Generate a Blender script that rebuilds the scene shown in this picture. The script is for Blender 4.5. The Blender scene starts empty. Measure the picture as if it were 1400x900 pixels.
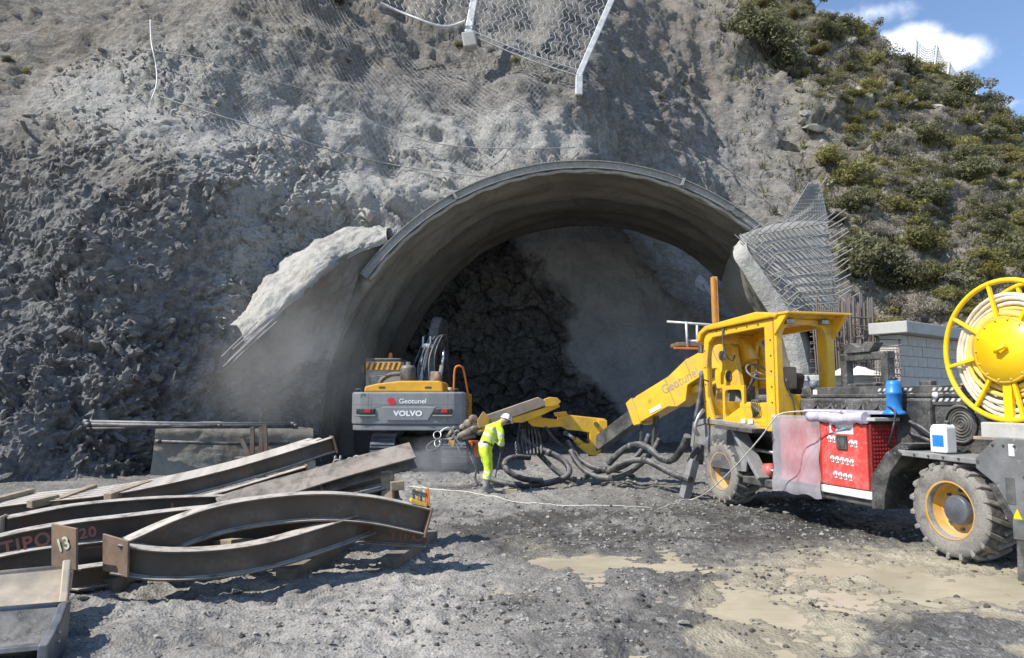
import bpy, bmesh, math, random
import numpy as np
from mathutils import Vector, Matrix, Quaternion, Euler
random.seed(7); rng = np.random.default_rng(11)
PI = math.pi
scene = bpy.context.scene
C = scene.collection

# ------------------------------------------------------------------ camera
PITCH = math.atan(95/1000); CAMZ = 1.8
cam_d = bpy.data.cameras.new('camera'); cam = bpy.data.objects.new('camera', cam_d); C.objects.link(cam)
cam.location = (0, 0, CAMZ); cam.rotation_euler = (PI/2+PITCH, 0, 0)
cam_d.sensor_width = 36; cam_d.lens = 36*1000/1400; cam_d.clip_start = 0.05; cam_d.clip_end = 3000
scene.camera = cam

# ------------------------------------------------------------------ light, sky, exposure
SUN = Vector((-0.60, -0.29, 0.745)).normalized()
sun_d = bpy.data.lights.new('sun', 'SUN'); sun = bpy.data.objects.new('sun', sun_d); C.objects.link(sun)
sun.location = (-30, 0, 60); sun.rotation_euler = SUN.to_track_quat('Z', 'Y').to_euler()
sun_d.energy = 4.0; sun_d.angle = math.radians(0.55); sun_d.color = (1.0, 0.945, 0.85)
scene.view_settings.view_transform = 'Standard'; scene.view_settings.look = 'None'
scene.view_settings.exposure = 0.72; scene.view_settings.gamma = 1.0
world = bpy.data.worlds.new('World'); scene.world = world; world.use_nodes = True
def pray(px, py):
    u = (px-700)/1000; v = (450-py)/1000; c, s = math.cos(PITCH), math.sin(PITCH)
    return Vector((u, c-v*s, s+v*c))
def build_world():
    nt = world.node_tree; nd = nt.nodes; nd.clear(); lk = nt.links.new
    out = nd.new('ShaderNodeOutputWorld'); bg = nd.new('ShaderNodeBackground'); bg.inputs[1].default_value = 0.13
    sky = nd.new('ShaderNodeTexSky'); sky.sky_type = 'NISHITA'; sky.sun_disc = False
    sky.sun_elevation = math.asin(SUN.z); sky.sun_rotation = math.atan2(SUN.x, SUN.y)
    sky.altitude = 900; sky.air_density = 1.0; sky.dust_density = 0.25; sky.ozone_density = 2.4
    tc = nd.new('ShaderNodeTexCoord')
    def math_(op, a, b=None, clamp=False):
        m = nd.new('ShaderNodeMath'); m.operation = op; m.use_clamp = clamp
        for i, x in enumerate((a, b)):
            if x is None: continue
            if isinstance(x, (int, float)): m.inputs[i].default_value = x
            else: lk(x, m.inputs[i])
        return m.outputs[0]
    nz = nd.new('ShaderNodeTexNoise'); nz.inputs['Scale'].default_value = 9; nz.inputs['Detail'].default_value = 9; nz.inputs['Roughness'].default_value = .58
    lk(tc.outputs['Generated'], nz.inputs['Vector'])
    acc = None
    def blob(px, py, kx, ky, gain):
        d = pray(px, py).normalized()
        right = Vector((0, 0, 1)).cross(d).normalized()*-1; up = right.cross(d)
        def dot(vec, k):
            n = nd.new('ShaderNodeVectorMath'); n.operation = 'DOT_PRODUCT'; lk(tc.outputs['Generated'], n.inputs[0]); n.inputs[1].default_value = vec
            return math_('MULTIPLY', n.outputs['Value'], k)
        a = dot(right, kx); b = dot(up, ky)
        r = math_('SQRT', math_('ADD', math_('MULTIPLY', a, a), math_('MULTIPLY', b, b)))
        fwd = nd.new('ShaderNodeVectorMath'); fwd.operation = 'DOT_PRODUCT'; lk(tc.outputs['Generated'], fwd.inputs[0]); fwd.inputs[1].default_value = d
        return math_('MULTIPLY', math_('MULTIPLY', math_('SUBTRACT', 1.0, r, True), gain), math_('GREATER_THAN', fwd.outputs['Value'], 0))
    for a in ((1300, 74, 10.5, 27, 1.12), (1228, 56, 14, 40, .95), (1190, 18, 10, 34, .6), (1390, 140, 14, 60, .45), (1500, 60, 7, 20, .8), (1000, -200, 4, 12, .9), (1900, 0, 3, 9, .9), (2600, -300, 2, 6, .9), (400, -600, 3, 6, .8)):
        b = blob(*a); acc = b if acc is None else math_('MAXIMUM', acc, b)
    dens = math_('ADD', acc, math_('MULTIPLY', math_('SUBTRACT', nz.outputs['Fac'], .5), 2.3))
    mr = nd.new('ShaderNodeMapRange'); mr.interpolation_type = 'SMOOTHSTEP'
    mr.inputs['From Min'].default_value = .30; mr.inputs['From Max'].default_value = .98; mr.inputs['To Max'].default_value = .92
    lk(dens, mr.inputs['Value'])
    gate = math_('MULTIPLY', mr.outputs['Result'], math_('MULTIPLY', acc, 4, True), True)
    mix = nd.new('ShaderNodeMix'); mix.data_type = 'RGBA'
    lk(gate, mix.inputs[0]); lk(sky.outputs[0], mix.inputs[6]); mix.inputs[7].default_value = (7.2, 7.35, 7.7, 1)
    lk(mix.outputs[2], bg.inputs[0]); lk(bg.outputs[0], out.inputs[0])
build_world()

# ------------------------------------------------------------------ placing helpers
def W(px, py, Y):
    r = pray(px, py); r = r/r.y*Y
    return Vector((r.x, Y, r.z+CAMZ))
def G(px, py, z=0.0):
    r = pray(px, py); t = (z-CAMZ)/r.z
    return Vector((r.x*t, r.y*t, z))
def proj(P):
    P = np.asarray(P, float); c, s = math.cos(PITCH), math.sin(PITCH)
    x, y, z = P[..., 0], P[..., 1], P[..., 2]-CAMZ
    d = np.maximum(c*y+s*z, .05)
    return 700+1000*x/d, 450-1000*(-s*y+c*z)/d

# ------------------------------------------------------------------ numpy noise
_perm = rng.permutation(512).astype(np.int64); _grad = rng.normal(size=(512, 3)); _grad /= np.linalg.norm(_grad, axis=1)[:, None]
_rnd = rng.random((512, 4))
def _hash(i, j, k): return _perm[(_perm[(_perm[i & 511]+j) & 511]+k) & 511]
def perlin(p):
    i = np.floor(p).astype(np.int64); f = p-i; u = f*f*f*(f*(f*6-15)+10)
    r = 0
    for dx in (0, 1):
        for dy in (0, 1):
            for dz in (0, 1):
                g = _grad[_hash(i[..., 0]+dx, i[..., 1]+dy, i[..., 2]+dz)]
                d = g[..., 0]*(f[..., 0]-dx)+g[..., 1]*(f[..., 1]-dy)+g[..., 2]*(f[..., 2]-dz)
                w = (u[..., 0] if dx else 1-u[..., 0])*(u[..., 1] if dy else 1-u[..., 1])*(u[..., 2] if dz else 1-u[..., 2])
                r = r+w*d
    return r*1.6
def fbm(p, octv=4, lac=2.03, gain=.5, ridged=False):
    a, s, r = 1.0, 1.0, 0
    for o in range(octv):
        n = perlin(p*s+o*17.3)
        r = r+a*((1-2*np.abs(n)) if ridged else n); a *= gain; s *= lac
    return r
def facets(p, tilt=.8):
    """blocky rock: every cell is a tilted plane of its own"""
    i = np.floor(p).astype(np.int64); best = np.full(p.shape[:-1], 9e9); val = np.zeros(p.shape[:-1])
    for dx in (-1, 0, 1):
        for dy in (-1, 0, 1):
            for dz in (-1, 0, 1):
                h = _hash(i[..., 0]+dx, i[..., 1]+dy, i[..., 2]+dz); q = _rnd[h]
                c = np.stack([i[..., 0]+dx+q[..., 0], i[..., 1]+dy+q[..., 1], i[..., 2]+dz+q[..., 2]], -1)
                d = p-c; dd = (d*d).sum(-1)
                v = (q[..., 3]-.5)+tilt*(d*_grad[(h*7+3) & 511]).sum(-1)
                m = dd < best; best = np.where(m, dd, best); val = np.where(m, v, val)
    return val
def sstep(a, b, x):
    t = np.clip((x-a)/(b-a), 0, 1); return t*t*(3-2*t)

# ------------------------------------------------------------------ mesh builder
class MB:
    def __init__(s): s.v = []; s.f = []; s.sm = []; s.mi = []; s.M = Matrix.Identity(4); s.m = 0
    def add(s, vs, fs, smooth=False):
        b = len(s.v); s.v += [tuple(s.M @ Vector(v)) for v in vs]
        s.f += [tuple(i+b for i in f) for f in fs]; s.sm += [smooth]*len(fs); s.mi += [s.m]*len(fs)
        return s
    def box(s, lo, hi, M=None):
        x0, y0, z0 = lo; x1, y1, z1 = hi
        vs = [(x0, y0, z0), (x1, y0, z0), (x1, y1, z0), (x0, y1, z0), (x0, y0, z1), (x1, y0, z1), (x1, y1, z1), (x0, y1, z1)]
        if M is not None: vs = [M @ Vector(v) for v in vs]
        return s.add(vs, [(0, 3, 2, 1), (4, 5, 6, 7), (0, 1, 5, 4), (1, 2, 6, 5), (2, 3, 7, 6), (3, 0, 4, 7)])
    def bar(s, p0, p1, w, h, up=(0, 0, 1), w1=None, h1=None):
        """box beam between two points"""
        p0, p1 = Vector(p0), Vector(p1); t = (p1-p0).normalized(); up = Vector(up)
        sd = t.cross(up).normalized(); u = sd.cross(t); w1 = w if w1 is None else w1; h1 = h if h1 is None else h1
        vs = [p+sd*a*ww/2+u*b*hh/2 for p, ww, hh in ((p0, w, h), (p1, w1, h1)) for a, b in ((-1, -1), (1, -1), (1, 1), (-1, 1))]
        return s.add(vs, [(0, 1, 2, 3), (7, 6, 5, 4), (0, 4, 5, 1), (1, 5, 6, 2), (2, 6, 7, 3), (3, 7, 4, 0)])
    def prism(s, poly, y0, y1, ax='xz'):
        n = len(poly)
        if ax == 'xz': vs = [(a, y0, b) for a, b in poly]+[(a, y1, b) for a, b in poly]
        elif ax == 'xy': vs = [(a, b, y0) for a, b in poly]+[(a, b, y1) for a, b in poly]
        else: vs = [(y0, a, b) for a, b in poly]+[(y1, a, b) for a, b in poly]
        return s.add(vs, [tuple(range(n)), tuple(range(2*n-1, n-1, -1))]+[(i, i+n, (i+1) % n+n, (i+1) % n) for i in range(n)])
    def tube(s, pts, r, n=8, closed=False, caps=True, smooth=True):
        pts = [Vector(p) for p in pts]; k = len(pts); rs = r if isinstance(r, (list, tuple)) else [r]*k
        T = [((pts[(i+1) % k] if closed or i < k-1 else pts[i])-(pts[i-1] if closed or i > 0 else pts[i])).normalized() for i in range(k)]
        a = Vector((0, 0, 1)) if abs(T[0].z) < .9 else Vector((1, 0, 0)); u = T[0].cross(a).normalized(); vs = []
        for i in range(k):
            u = (u-T[i]*u.dot(T[i])).normalized(); w = T[i].cross(u)
            vs += [pts[i]+(u*math.cos(2*PI*j/n)+w*math.sin(2*PI*j/n))*rs[i] for j in range(n)]
        fs = []
        for i in range(k if closed else k-1):
            for j in range(n):
                a0 = i*n+j; a1 = i*n+(j+1) % n; b0 = ((i+1) % k)*n+j; b1 = ((i+1) % k)*n+(j+1) % n
                fs.append((a0, a1, b1, b0))
        s.add(vs, fs, smooth)
        if caps and not closed:
            b = len(s.v)-k*n
            s.f += [tuple(b+j for j in range(n-1, -1, -1)), tuple(b+(k-1)*n+j for j in range(n))]; s.sm += [False]*2; s.mi += [s.m]*2
        return s
    def cyl(s, p0, p1, r0, r1=None, n=16): return s.tube([p0, p1], [r0, r0 if r1 is None else r1], n)
    def lathe(s, prof, axis0=(0, 0, 0), axis=(0, 0, 1), n=32, smooth=True, closed=False):
        """prof = [(radius, height)] turned about axis"""
        a = Vector(axis).normalized(); o = Vector(axis0); q = Vector((0, 0, 1)).rotation_difference(a)
        u = q @ Vector((1, 0, 0)); w = q @ Vector((0, 1, 0)); vs = []; k = len(prof)
        for r, h in prof: vs += [o+a*h+(u*math.cos(2*PI*j/n)+w*math.sin(2*PI*j/n))*r for j in range(n)]
        fs = []
        for i in range(k if closed else k-1):
            for j in range(n):
                b = ((i+1) % k)*n; fs.append((i*n+j, i*n+(j+1) % n, b+(j+1) % n, b+j))
        return s.add(vs, fs, smooth)
    def sweep(s, sec, pts, up=(0, 0, 1), smooth=False, ups=None):
        pts = [Vector(p) for p in pts]; k = len(pts); n = len(sec); vs = []
        for i in range(k):
            t = (pts[min(i+1, k-1)]-pts[max(i-1, 0)]).normalized(); U = Vector(ups[i] if ups else up)
            sd = t.cross(U).normalized(); u = sd.cross(t)
            vs += [pts[i]+sd*a+u*b for a, b in sec]
        fs = [(i*n+j, i*n+(j+1) % n, (i+1)*n+(j+1) % n, (i+1)*n+j) for i in range(k-1) for j in range(n)]
        fs += [tuple(range(n-1, -1, -1)), tuple((k-1)*n+j for j in range(n))]
        return s.add(vs, fs, smooth)
    def ball(s, c, r, seg=12, ring=8, sc=(1, 1, 1)):
        vs = [Vector((0, 0, 1))]
        for i in range(1, ring):
            th = PI*i/ring; vs += [Vector((math.sin(th)*math.cos(2*PI*j/seg), math.sin(th)*math.sin(2*PI*j/seg), math.cos(th))) for j in range(seg)]
        vs.append(Vector((0, 0, -1))); fs = [(0, 1+j, 1+(j+1) % seg) for j in range(seg)]
        for i in range(ring-2):
            for j in range(seg): fs.append((1+i*seg+j, 1+(i+1)*seg+j, 1+(i+1)*seg+(j+1) % seg, 1+i*seg+(j+1) % seg))
        l = len(vs)-1; b = 1+(ring-2)*seg; fs += [(b+j, l, b+(j+1) % seg) for j in range(seg)]
        c = Vector(c); return s.add([c+Vector((v.x*r*sc[0], v.y*r*sc[1], v.z*r*sc[2])) for v in vs], fs, True)
    def ring_plate(s, rect, hole, y0, y1, ax='xz', rad=.12, n=40, pw=5.0):
        """flat plate (a0,b0,a1,b1) with a rounded window cut through it"""
        a0, b0, a1, b1 = rect; h0, k0, h1, k1 = hole; cx, cy = (h0+h1)/2, (k0+k1)/2; hx, hy = (h1-h0)/2, (k1-k0)/2
        inn, outr = [], []
        angs = sorted([2*PI*i/n for i in range(n)]+[math.atan2(y-cy, x-cx) % (2*PI) for x in (a0, a1) for y in (b0, b1)])
        for t in angs:
            c, sn = math.cos(t), math.sin(t)
            r = (abs(c/hx)**pw+abs(sn/hy)**pw)**(-1/pw); inn.append((cx+c*r, cy+sn*r))
            d = min(((a1-cx)/c if c > 1e-9 else (a0-cx)/c if c < -1e-9 else 9e9), ((b1-cy)/sn if sn > 1e-9 else (b0-cy)/sn if sn < -1e-9 else 9e9))
            outr.append((cx+c*d, cy+sn*d))
        k = len(angs)
        def P(q, y): return (q[0], y, q[1]) if ax == 'xz' else (y, q[0], q[1]) if ax == 'yz' else (q[0], q[1], y)
        vs = [P(q, y) for y in (y0, y1) for L in (inn, outr) for q in L]; fs = []
        for i in range(k):
            j = (i+1) % k
            fs += [(i, j, k+j, k+i), (2*k+i, 3*k+i, 3*k+j, 2*k+j), (i, 2*k+i, 2*k+j, j), (k+i, k+j, 3*k+j, 3*k+i)]
        return s.add(vs, fs)
    def mesh(s, name):
        me = bpy.data.meshes.new(name); me.from_pydata(s.v, [], s.f); me.polygons.foreach_set('use_smooth', s.sm); me.polygons.foreach_set('material_index', s.mi)
        bm = bmesh.new(); bm.from_mesh(me); bmesh.ops.recalc_face_normals(bm, faces=bm.faces); bm.to_mesh(me); bm.free()
        return me
    def build(s, name, mat, parent=None, bevel=0, seg=2):
        me = s.mesh(name)
        for m in (mat if isinstance(mat, (list, tuple)) else [mat]): me.materials.append(m)
        return link(name, me, parent, bevel, seg)
def link(name, me, parent=None, bevel=0, seg=2):
    o = bpy.data.objects.new(name, me); C.objects.link(o)
    if parent is not None: o.parent = parent
    if bevel:
        b = o.modifiers.new('bevel', 'BEVEL'); b.width = bevel; b.segments = seg; b.limit_method = 'ANGLE'; b.angle_limit = .7
    return o
def tag(o, label=None, cat=None, group=None, kind='thing'):
    if label: o['label'] = label
    if cat: o['category'] = cat
    if group: o['group'] = group
    if kind: o['kind'] = kind
    return o
def thing(name, label, cat, loc=(0, 0, 0), rotz=0, group=None):
    o = bpy.data.objects.new(name, None); C.objects.link(o); o.location = loc; o.rotation_euler = (0, 0, rotz); o.empty_display_size = .2
    return tag(o, label, cat, group)
def copy_tree(o, parent=None):
    c = o.copy(); C.objects.link(c)
    if parent is not None: c.parent = parent
    for ch in list(o.children): copy_tree(ch, c)
    return c
def np_mesh(name, V, F, mat, smooth=True, attr=None):
    me = bpy.data.meshes.new(name); V = np.asarray(V, np.float32); F = np.asarray(F, np.int32); k = F.shape[1]
    me.vertices.add(len(V)); me.vertices.foreach_set('co', V.ravel())
    me.loops.add(F.size); me.loops.foreach_set('vertex_index', F.ravel())
    me.polygons.add(len(F)); me.polygons.foreach_set('loop_start', np.arange(0, F.size, k, dtype=np.int32)); me.polygons.foreach_set('loop_total', np.full(len(F), k, np.int32))
    me.polygons.foreach_set('use_smooth', np.full(len(F), smooth)); me.update(calc_edges=True)
    if attr is not None:
        a = me.color_attributes.new('mask', 'FLOAT_COLOR', 'POINT'); a.data.foreach_set('color', np.asarray(attr, np.float32).ravel())
    for m in (mat if isinstance(mat, (list, tuple)) else [mat]): me.materials.append(m)
    return me
def grid_faces(nr, nc, keep=None):
    i = np.arange(nr*nc).reshape(nr, nc); f = np.stack([i[:-1, :-1], i[:-1, 1:], i[1:, 1:], i[1:, :-1]], -1).reshape(-1, 4)
    if keep is not None: f = f[keep.reshape(-1)]
    return f
def catmull(pts, sub=8, closed=False):
    pts = [Vector(p) for p in pts]; out = []; k = len(pts)
    for i in range(k if closed else k-1):
        p1, p2 = pts[i], pts[(i+1) % k]
        p0 = pts[i-1] if (closed or i > 0) else p1*2-p2
        p3 = pts[(i+2) % k] if (closed or i < k-2) else p2*2-p1
        for j in range(sub):
            t = j/sub
            out.append(.5*((2*p1)+(p2-p0)*t+(2*p0-5*p1+4*p2-p3)*t*t+(3*p1-p0-3*p2+p3)*t**3))
    if not closed: out.append(pts[-1])
    return out
def unit_bar(name, mat, n=6):
    """bar of unit length along z; place with set_bar so that alike bars share the mesh"""
    me = MB().tube([(0, 0, 0), (0, 0, 1)], 1, n).mesh(name); me.materials.append(mat); return me
def set_bar(name, me, p0, p1, r, parent=None):
    p0, p1 = Vector(p0), Vector(p1); o = bpy.data.objects.new(name, me); C.objects.link(o)
    if parent is not None: o.parent = parent
    d = p1-p0; o.location = p0; o.rotation_mode = 'QUATERNION'; o.rotation_quaternion = Vector((0, 0, 1)).rotation_difference(d.normalized()); o.scale = (r, r, d.length)
    return o
def text(name, s, size, mat, parent, loc, xdir, updir, extrude=.003, bold=0.0, spacing=1.0, sx=1.0, align='CENTER'):
    cu = bpy.data.curves.new(name, 'FONT'); cu.body = s; cu.size = size; cu.extrude = extrude; cu.offset = bold; cu.space_character = spacing
    cu.align_x = align; cu.align_y = 'CENTER'; cu.materials.append(mat)
    o = bpy.data.objects.new(name, cu); C.objects.link(o)
    dg = bpy.context.evaluated_depsgraph_get(); dg.update(); me = bpy.data.meshes.new_from_object(o.evaluated_get(dg)); bpy.data.objects.remove(o)
    me.name = name; o = link(name, me, parent)
    if not me.materials: me.materials.append(mat)
    x = Vector(xdir).normalized(); u = Vector(updir); z = x.cross(u).normalized(); u = z.cross(x)
    o.matrix_local = Matrix.Translation(loc) @ Matrix((x, u, z)).transposed().to_4x4() @ Matrix.Diagonal((sx, 1, 1, 1))
    return o

# ------------------------------------------------------------------ materials
def nodes(name):
    m = bpy.data.materials.new(name); m.use_nodes = True; nt = m.node_tree; b = nt.nodes['Principled BSDF']
    return m, nt, b
class NT:
    """tiny node-graph helper"""
    def __init__(s, nt): s.nt = nt; s.lk = nt.links.new
    def n(s, t, **k):
        x = s.nt.nodes.new(t)
        for a, v in k.items(): setattr(x, a, v)
        return x
    def put(s, sock, v):
        if isinstance(v, (int, float)): sock.default_value = v
        elif isinstance(v, (tuple, list)): sock.default_value = tuple(v)+((1,) if len(v) == 3 and len(sock.default_value) == 4 else ())
        else: s.lk(v, sock)
    def noise(s, vec, scale, detail=5, rough=.55, dist=0):
        x = s.n('ShaderNodeTexNoise'); s.lk(vec, x.inputs['Vector']); x.inputs['Scale'].default_value = scale
        x.inputs['Detail'].default_value = detail; x.inputs['Roughness'].default_value = rough; x.inputs['Distortion'].default_value = dist; return x.outputs['Fac']
    def voro(s, vec, scale, feature='F1', out='Distance'):
        x = s.n('ShaderNodeTexVoronoi', feature=feature); s.lk(vec, x.inputs['Vector']); x.inputs['Scale'].default_value = scale; return x.outputs[out]
    def ramp(s, v, a, b, lo=0.0, hi=1.0):
        x = s.n('ShaderNodeMapRange', interpolation_type='SMOOTHSTEP'); s.lk(v, x.inputs['Value'])
        x.inputs['From Min'].default_value = a; x.inputs['From Max'].default_value = b; x.inputs['To Min'].default_value = lo; x.inputs['To Max'].default_value = hi; return x.outputs['Result']
    def math(s, op, a, b=0.0, clamp=False):
        x = s.n('ShaderNodeMath', operation=op, use_clamp=clamp); s.put(x.inputs[0], a); s.put(x.inputs[1], b); return x.outputs[0]
    def mix(s, f, a, b, mode='MIX'):
        x = s.n('ShaderNodeMix', data_type='RGBA', blend_type=mode); s.put(x.inputs[0], f); s.put(x.inputs[6], a); s.put(x.inputs[7], b); return x.outputs[2]
    def bump(s, h, strength, dist, prev=None):
        x = s.n('ShaderNodeBump'); x.inputs['Strength'].default_value = strength; x.inputs['Distance'].default_value = dist; s.lk(h, x.inputs['Height'])
        if prev is not None: s.lk(prev, x.inputs['Normal'])
        return x.outputs['Normal']
def mat(name, col, rough=.6, metal=0.0, var=.25, scale=5.0, dirt=None, amount=.45, dscale=3.0, bump=.15, bscale=60, bdist=.004, dust=0.0, dustcol=(.30, .29, .27), coat=0.0, spec=.5, rust=None, spl=0.0):
    m, nt, b = nodes(name); t = NT(nt); tc = t.n('ShaderNodeTexCoord').outputs['Object']
    n1 = t.noise(tc, scale, 6, .6); n2 = t.noise(tc, bscale, 4, .6)
    k = t.ramp(n1, .3, .7, 1-var, 1+var*.6)
    vm = t.n('ShaderNodeVectorMath', operation='SCALE'); vm.inputs[0].default_value = col; t.lk(k, vm.inputs['Scale']); c = vm.outputs[0]
    r = t.ramp(n1, .25, .75, rough*.85, min(1, rough*1.15))
    if rust is not None:
        g = t.math('MULTIPLY', t.ramp(t.noise(tc, dscale*1.7, 8, .7), .54, .62), .9); c = t.mix(g, c, rust)
    if dirt is not None:
        g = t.ramp(t.noise(tc, dscale, 9, .68, .4), 1-amount-.12, 1-amount+.16); fine = t.ramp(t.noise(tc, dscale*14, 4, .7), .35, .65, .45, 1)
        g = t.math('MULTIPLY', g, fine, True); c = t.mix(g, c, dirt); r = t.math('MAXIMUM', r, t.math('MULTIPLY', g, .85))
    if spl > 0:
        g = t.math('MULTIPLY', t.ramp(t.noise(tc, 26, 3, .55), .63, .68), t.ramp(t.noise(tc, 2.1, 4, .6), .42, .6)); g2_ = t.ramp(t.noise(tc, 75, 2, .5), .66, .7); g = t.math('MULTIPLY', t.math('MAXIMUM', g, t.math('MULTIPLY', g2_, .7)), spl, True)
        c = t.mix(g, c, (.36, .345, .32)); r = t.math('MAXIMUM', r, t.math('MULTIPLY', g, .9))
    if dust > 0:
        ge = t.n('ShaderNodeNewGeometry'); sp = t.n('ShaderNodeSeparateXYZ'); t.lk(ge.outputs['Normal'], sp.inputs[0])
        up = t.ramp(sp.outputs['Z'], .15, .9); g = t.math('MULTIPLY', t.math('MULTIPLY', up, t.ramp(t.noise(tc, 7, 6, .65), *((.3, .62) if dust < .9 else (.2, .56)))), dust, True)
        c = t.mix(g, c, dustcol); r = t.math('MAXIMUM', r, t.math('MULTIPLY', g, .9))
    t.lk(c, b.inputs['Base Color']); t.lk(r, b.inputs['Roughness']); b.inputs['Metallic'].default_value = metal
    b.inputs['Specular IOR Level'].default_value = spec
    if coat: b.inputs['Coat Weight'].default_value = coat; b.inputs['Coat Roughness'].default_value = .12
    if bump: t.lk(t.bump(n2, bump, bdist), b.inputs['Normal'])
    return m
GRIME = (.16, .15, .135); MUD = (.20, .18, .15)
M = {}
M['yellow'] = mat('yellow_paint', (.80, .455, .02), .36, var=.12, scale=3, dirt=(.36, .27, .13), amount=.42, dscale=3.4, bump=.1, dust=.5, coat=.1, spl=.8)
M['yellow_clean'] = mat('reel_yellow_paint', (.86, .54, .008), .38, var=.08, scale=3, dirt=(.45, .36, .16), amount=.32, dscale=6, bump=.05, coat=.1)
M['excav_yellow'] = mat('excavator_yellow_paint', (.70, .36, .02), .4, var=.12, dirt=GRIME, amount=.3, dscale=3, dust=.3)
M['excav_grey'] = mat('excavator_grey_paint', (.225, .232, .238), .5, var=.12, scale=2.5, dirt=(.25, .25, .25), amount=.38, dscale=2.2, dust=.55)
M['red'] = mat('red_paint', (.62, .06, .05), .42, var=.12, scale=3, dirt=(.46, .27, .24), amount=.42, dscale=2.6, bump=.05, dust=.3, coat=.1, spl=.7)
M['black'] = mat('black_paint', (.026, .026, .027), .55, var=.4, dirt=(.14, .135, .125), amount=.5, dscale=3, dust=.6, spl=.7)
M['dark'] = mat('dark_steel', (.05, .05, .052), .55, metal=.2, var=.4, dirt=(.17, .16, .145), amount=.5, dscale=3.2, dust=.6)
M['greypaint'] = mat('grey_paint', (.16, .163, .168), .5, var=.2, dirt=(.09, .085, .08), amount=.42, dscale=3, dust=.5, spl=.6)
M['steel'] = mat('bare_steel', (.42, .42, .42), .38, metal=.85, var=.3, dirt=(.2, .19, .17), amount=.45, dscale=4)
M['dustgrey'] = mat('dusty_grey_paint', (.24, .24, .238), .6, var=.25, dirt=(.11, .105, .10), amount=.42, dscale=3, dust=.5, spl=.6)
M['chrome'] = mat('piston_rod_chrome', (.7, .7, .7), .15, metal=1.0, var=.1, bump=0)
M['rubber'] = mat('hose_rubber', (.028, .028, .03), .55, var=.4, dirt=(.16, .155, .15), amount=.45, dscale=5, dust=.75, dustcol=(.24, .235, .23))
M['tyre'] = mat('tyre_rubber', (.11, .105, .1), .85, var=.3, scale=6, dirt=(.27, .25, .22), amount=.6, dscale=3.5, bump=.3, bscale=50, dust=.3)
M['tread'] = mat('tread_rubber', (.05, .048, .046), .85, var=.4, scale=6, dirt=(.27, .25, .22), amount=.47, dscale=4.5, bump=.3, bscale=50, dust=.4)
M['rimyellow'] = mat('rim_yellow_paint', (.62, .31, .03), .5, var=.2, dirt=(.33, .27, .2), amount=.48, dscale=4, dust=.4)
M['glass'] = mat('dusty_sky_tinted_glass', (.20, .225, .24), .12, var=.2, dirt=(.22, .22, .22), amount=.5, dscale=2, bump=0, spec=.8)  # pale bluish base colour stands in for sky reflected in the pane
M['white'] = mat('white_paint', (.74, .74, .73), .5, var=.1, dirt=(.42, .41, .39), amount=.35, dscale=4)
M['whitetext'] = mat('white_lettering', (.8, .8, .8), .5, var=.05, bump=0)
M['redtext'] = mat('red_marking', (.6, .03, .04), .5, var=.1, bump=0)
M['bluetext'] = mat('dark_blue_lettering', (.06, .06, .16), .5, var=.1, bump=0)
M['redlamp'] = mat('red_tail_lamp', (.45, .02, .02), .2, var=.1, bump=0, dirt=GRIME, amount=.25)
M['orange'] = mat('orange_paint', (.62, .17, .03), .45, var=.15, dirt=GRIME, amount=.3)
M['beam'] = mat('mill_scale_steel', (.105, .08, .062), .62, metal=.15, var=.35, scale=2.5, dirt=(.21, .185, .16), amount=.42, dscale=2.2, bump=.25, bscale=30, rust=(.15, .068, .036), dust=.95, dustcol=(.50, .46, .41))  # dust on up-facing flanges also paints in their sunlit whiteness
M['beamdull'] = mat('weathered_flange_steel', (.10, .08, .066), .65, metal=.1, var=.3, scale=2.5, dirt=(.26, .225, .19), amount=.5, dscale=2.2, bump=.25, bscale=30, rust=(.15, .085, .055), dust=.6, dustcol=(.34, .30, .255))
M['wood'] = mat('weathered_timber', (.34, .26, .17), .8, var=.35, scale=9, dirt=(.2, .165, .12), amount=.5, dscale=6, bump=.5, bscale=40, bdist=.006, dust=.3, dustcol=(.4, .36, .3))
M['wooddark'] = mat('dark_muddy_timber', (.14, .115, .09), .85, var=.35, scale=9, dirt=(.2, .185, .165), amount=.5, dscale=6, bump=.5, bscale=40, bdist=.006, dust=.3)
M['rebar'] = mat('rusty_rebar', (.19, .165, .15), .7, metal=.2, var=.4, scale=20, dirt=(.24, .12, .07), amount=.42, dscale=2)
M['rebargrey'] = mat('dusty_rebar', (.30, .295, .285), .75, var=.3, scale=20, dirt=(.15, .12, .1), amount=.4, dscale=3)
M['wire'] = mat('galvanised_wire', (.42, .42, .42), .5, metal=.4, var=.3, scale=3, bump=0)
M['post'] = mat('galvanised_post', (.62, .62, .61), .5, metal=.2, var=.2, dirt=(.4, .38, .35), amount=.4)
M['blue'] = mat('blue_plastic', (.02, .20, .56), .4, var=.15, dirt=(.2, .25, .32), amount=.4, dscale=6)
M['whiteplastic'] = mat('white_plastic', (.75, .75, .73), .4, var=.08, dirt=(.45, .44, .42), amount=.33, dscale=8)
M['cream'] = mat('cream_hose', (.70, .62, .46), .5, var=.2, scale=6, dirt=(.42, .37, .28), amount=.42, dscale=5)
M['creamyellow'] = mat('yellow_hose', (.76, .55, .12), .45, var=.15, scale=6, dirt=(.5, .42, .24), amount=.38, dscale=5)
M['hivis'] = mat('high_visibility_fabric', (.60, .80, .03), .85, var=.18, scale=7, dirt=(.30, .34, .10), amount=.45, dscale=9, bump=.5, bscale=22, bdist=.012)
M['reflective'] = mat('reflective_tape', (.55, .55, .54), .45, var=.15)
M['boot'] = mat('dusty_boot', (.16, .155, .15), .8, var=.4, dirt=(.33, .32, .3), amount=.5, dscale=10)
M['skin'] = mat('skin', (.55, .33, .24), .5, var=.1, bump=0)
M['glove'] = mat('work_glove', (.06, .06, .06), .8, var=.3)
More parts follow.
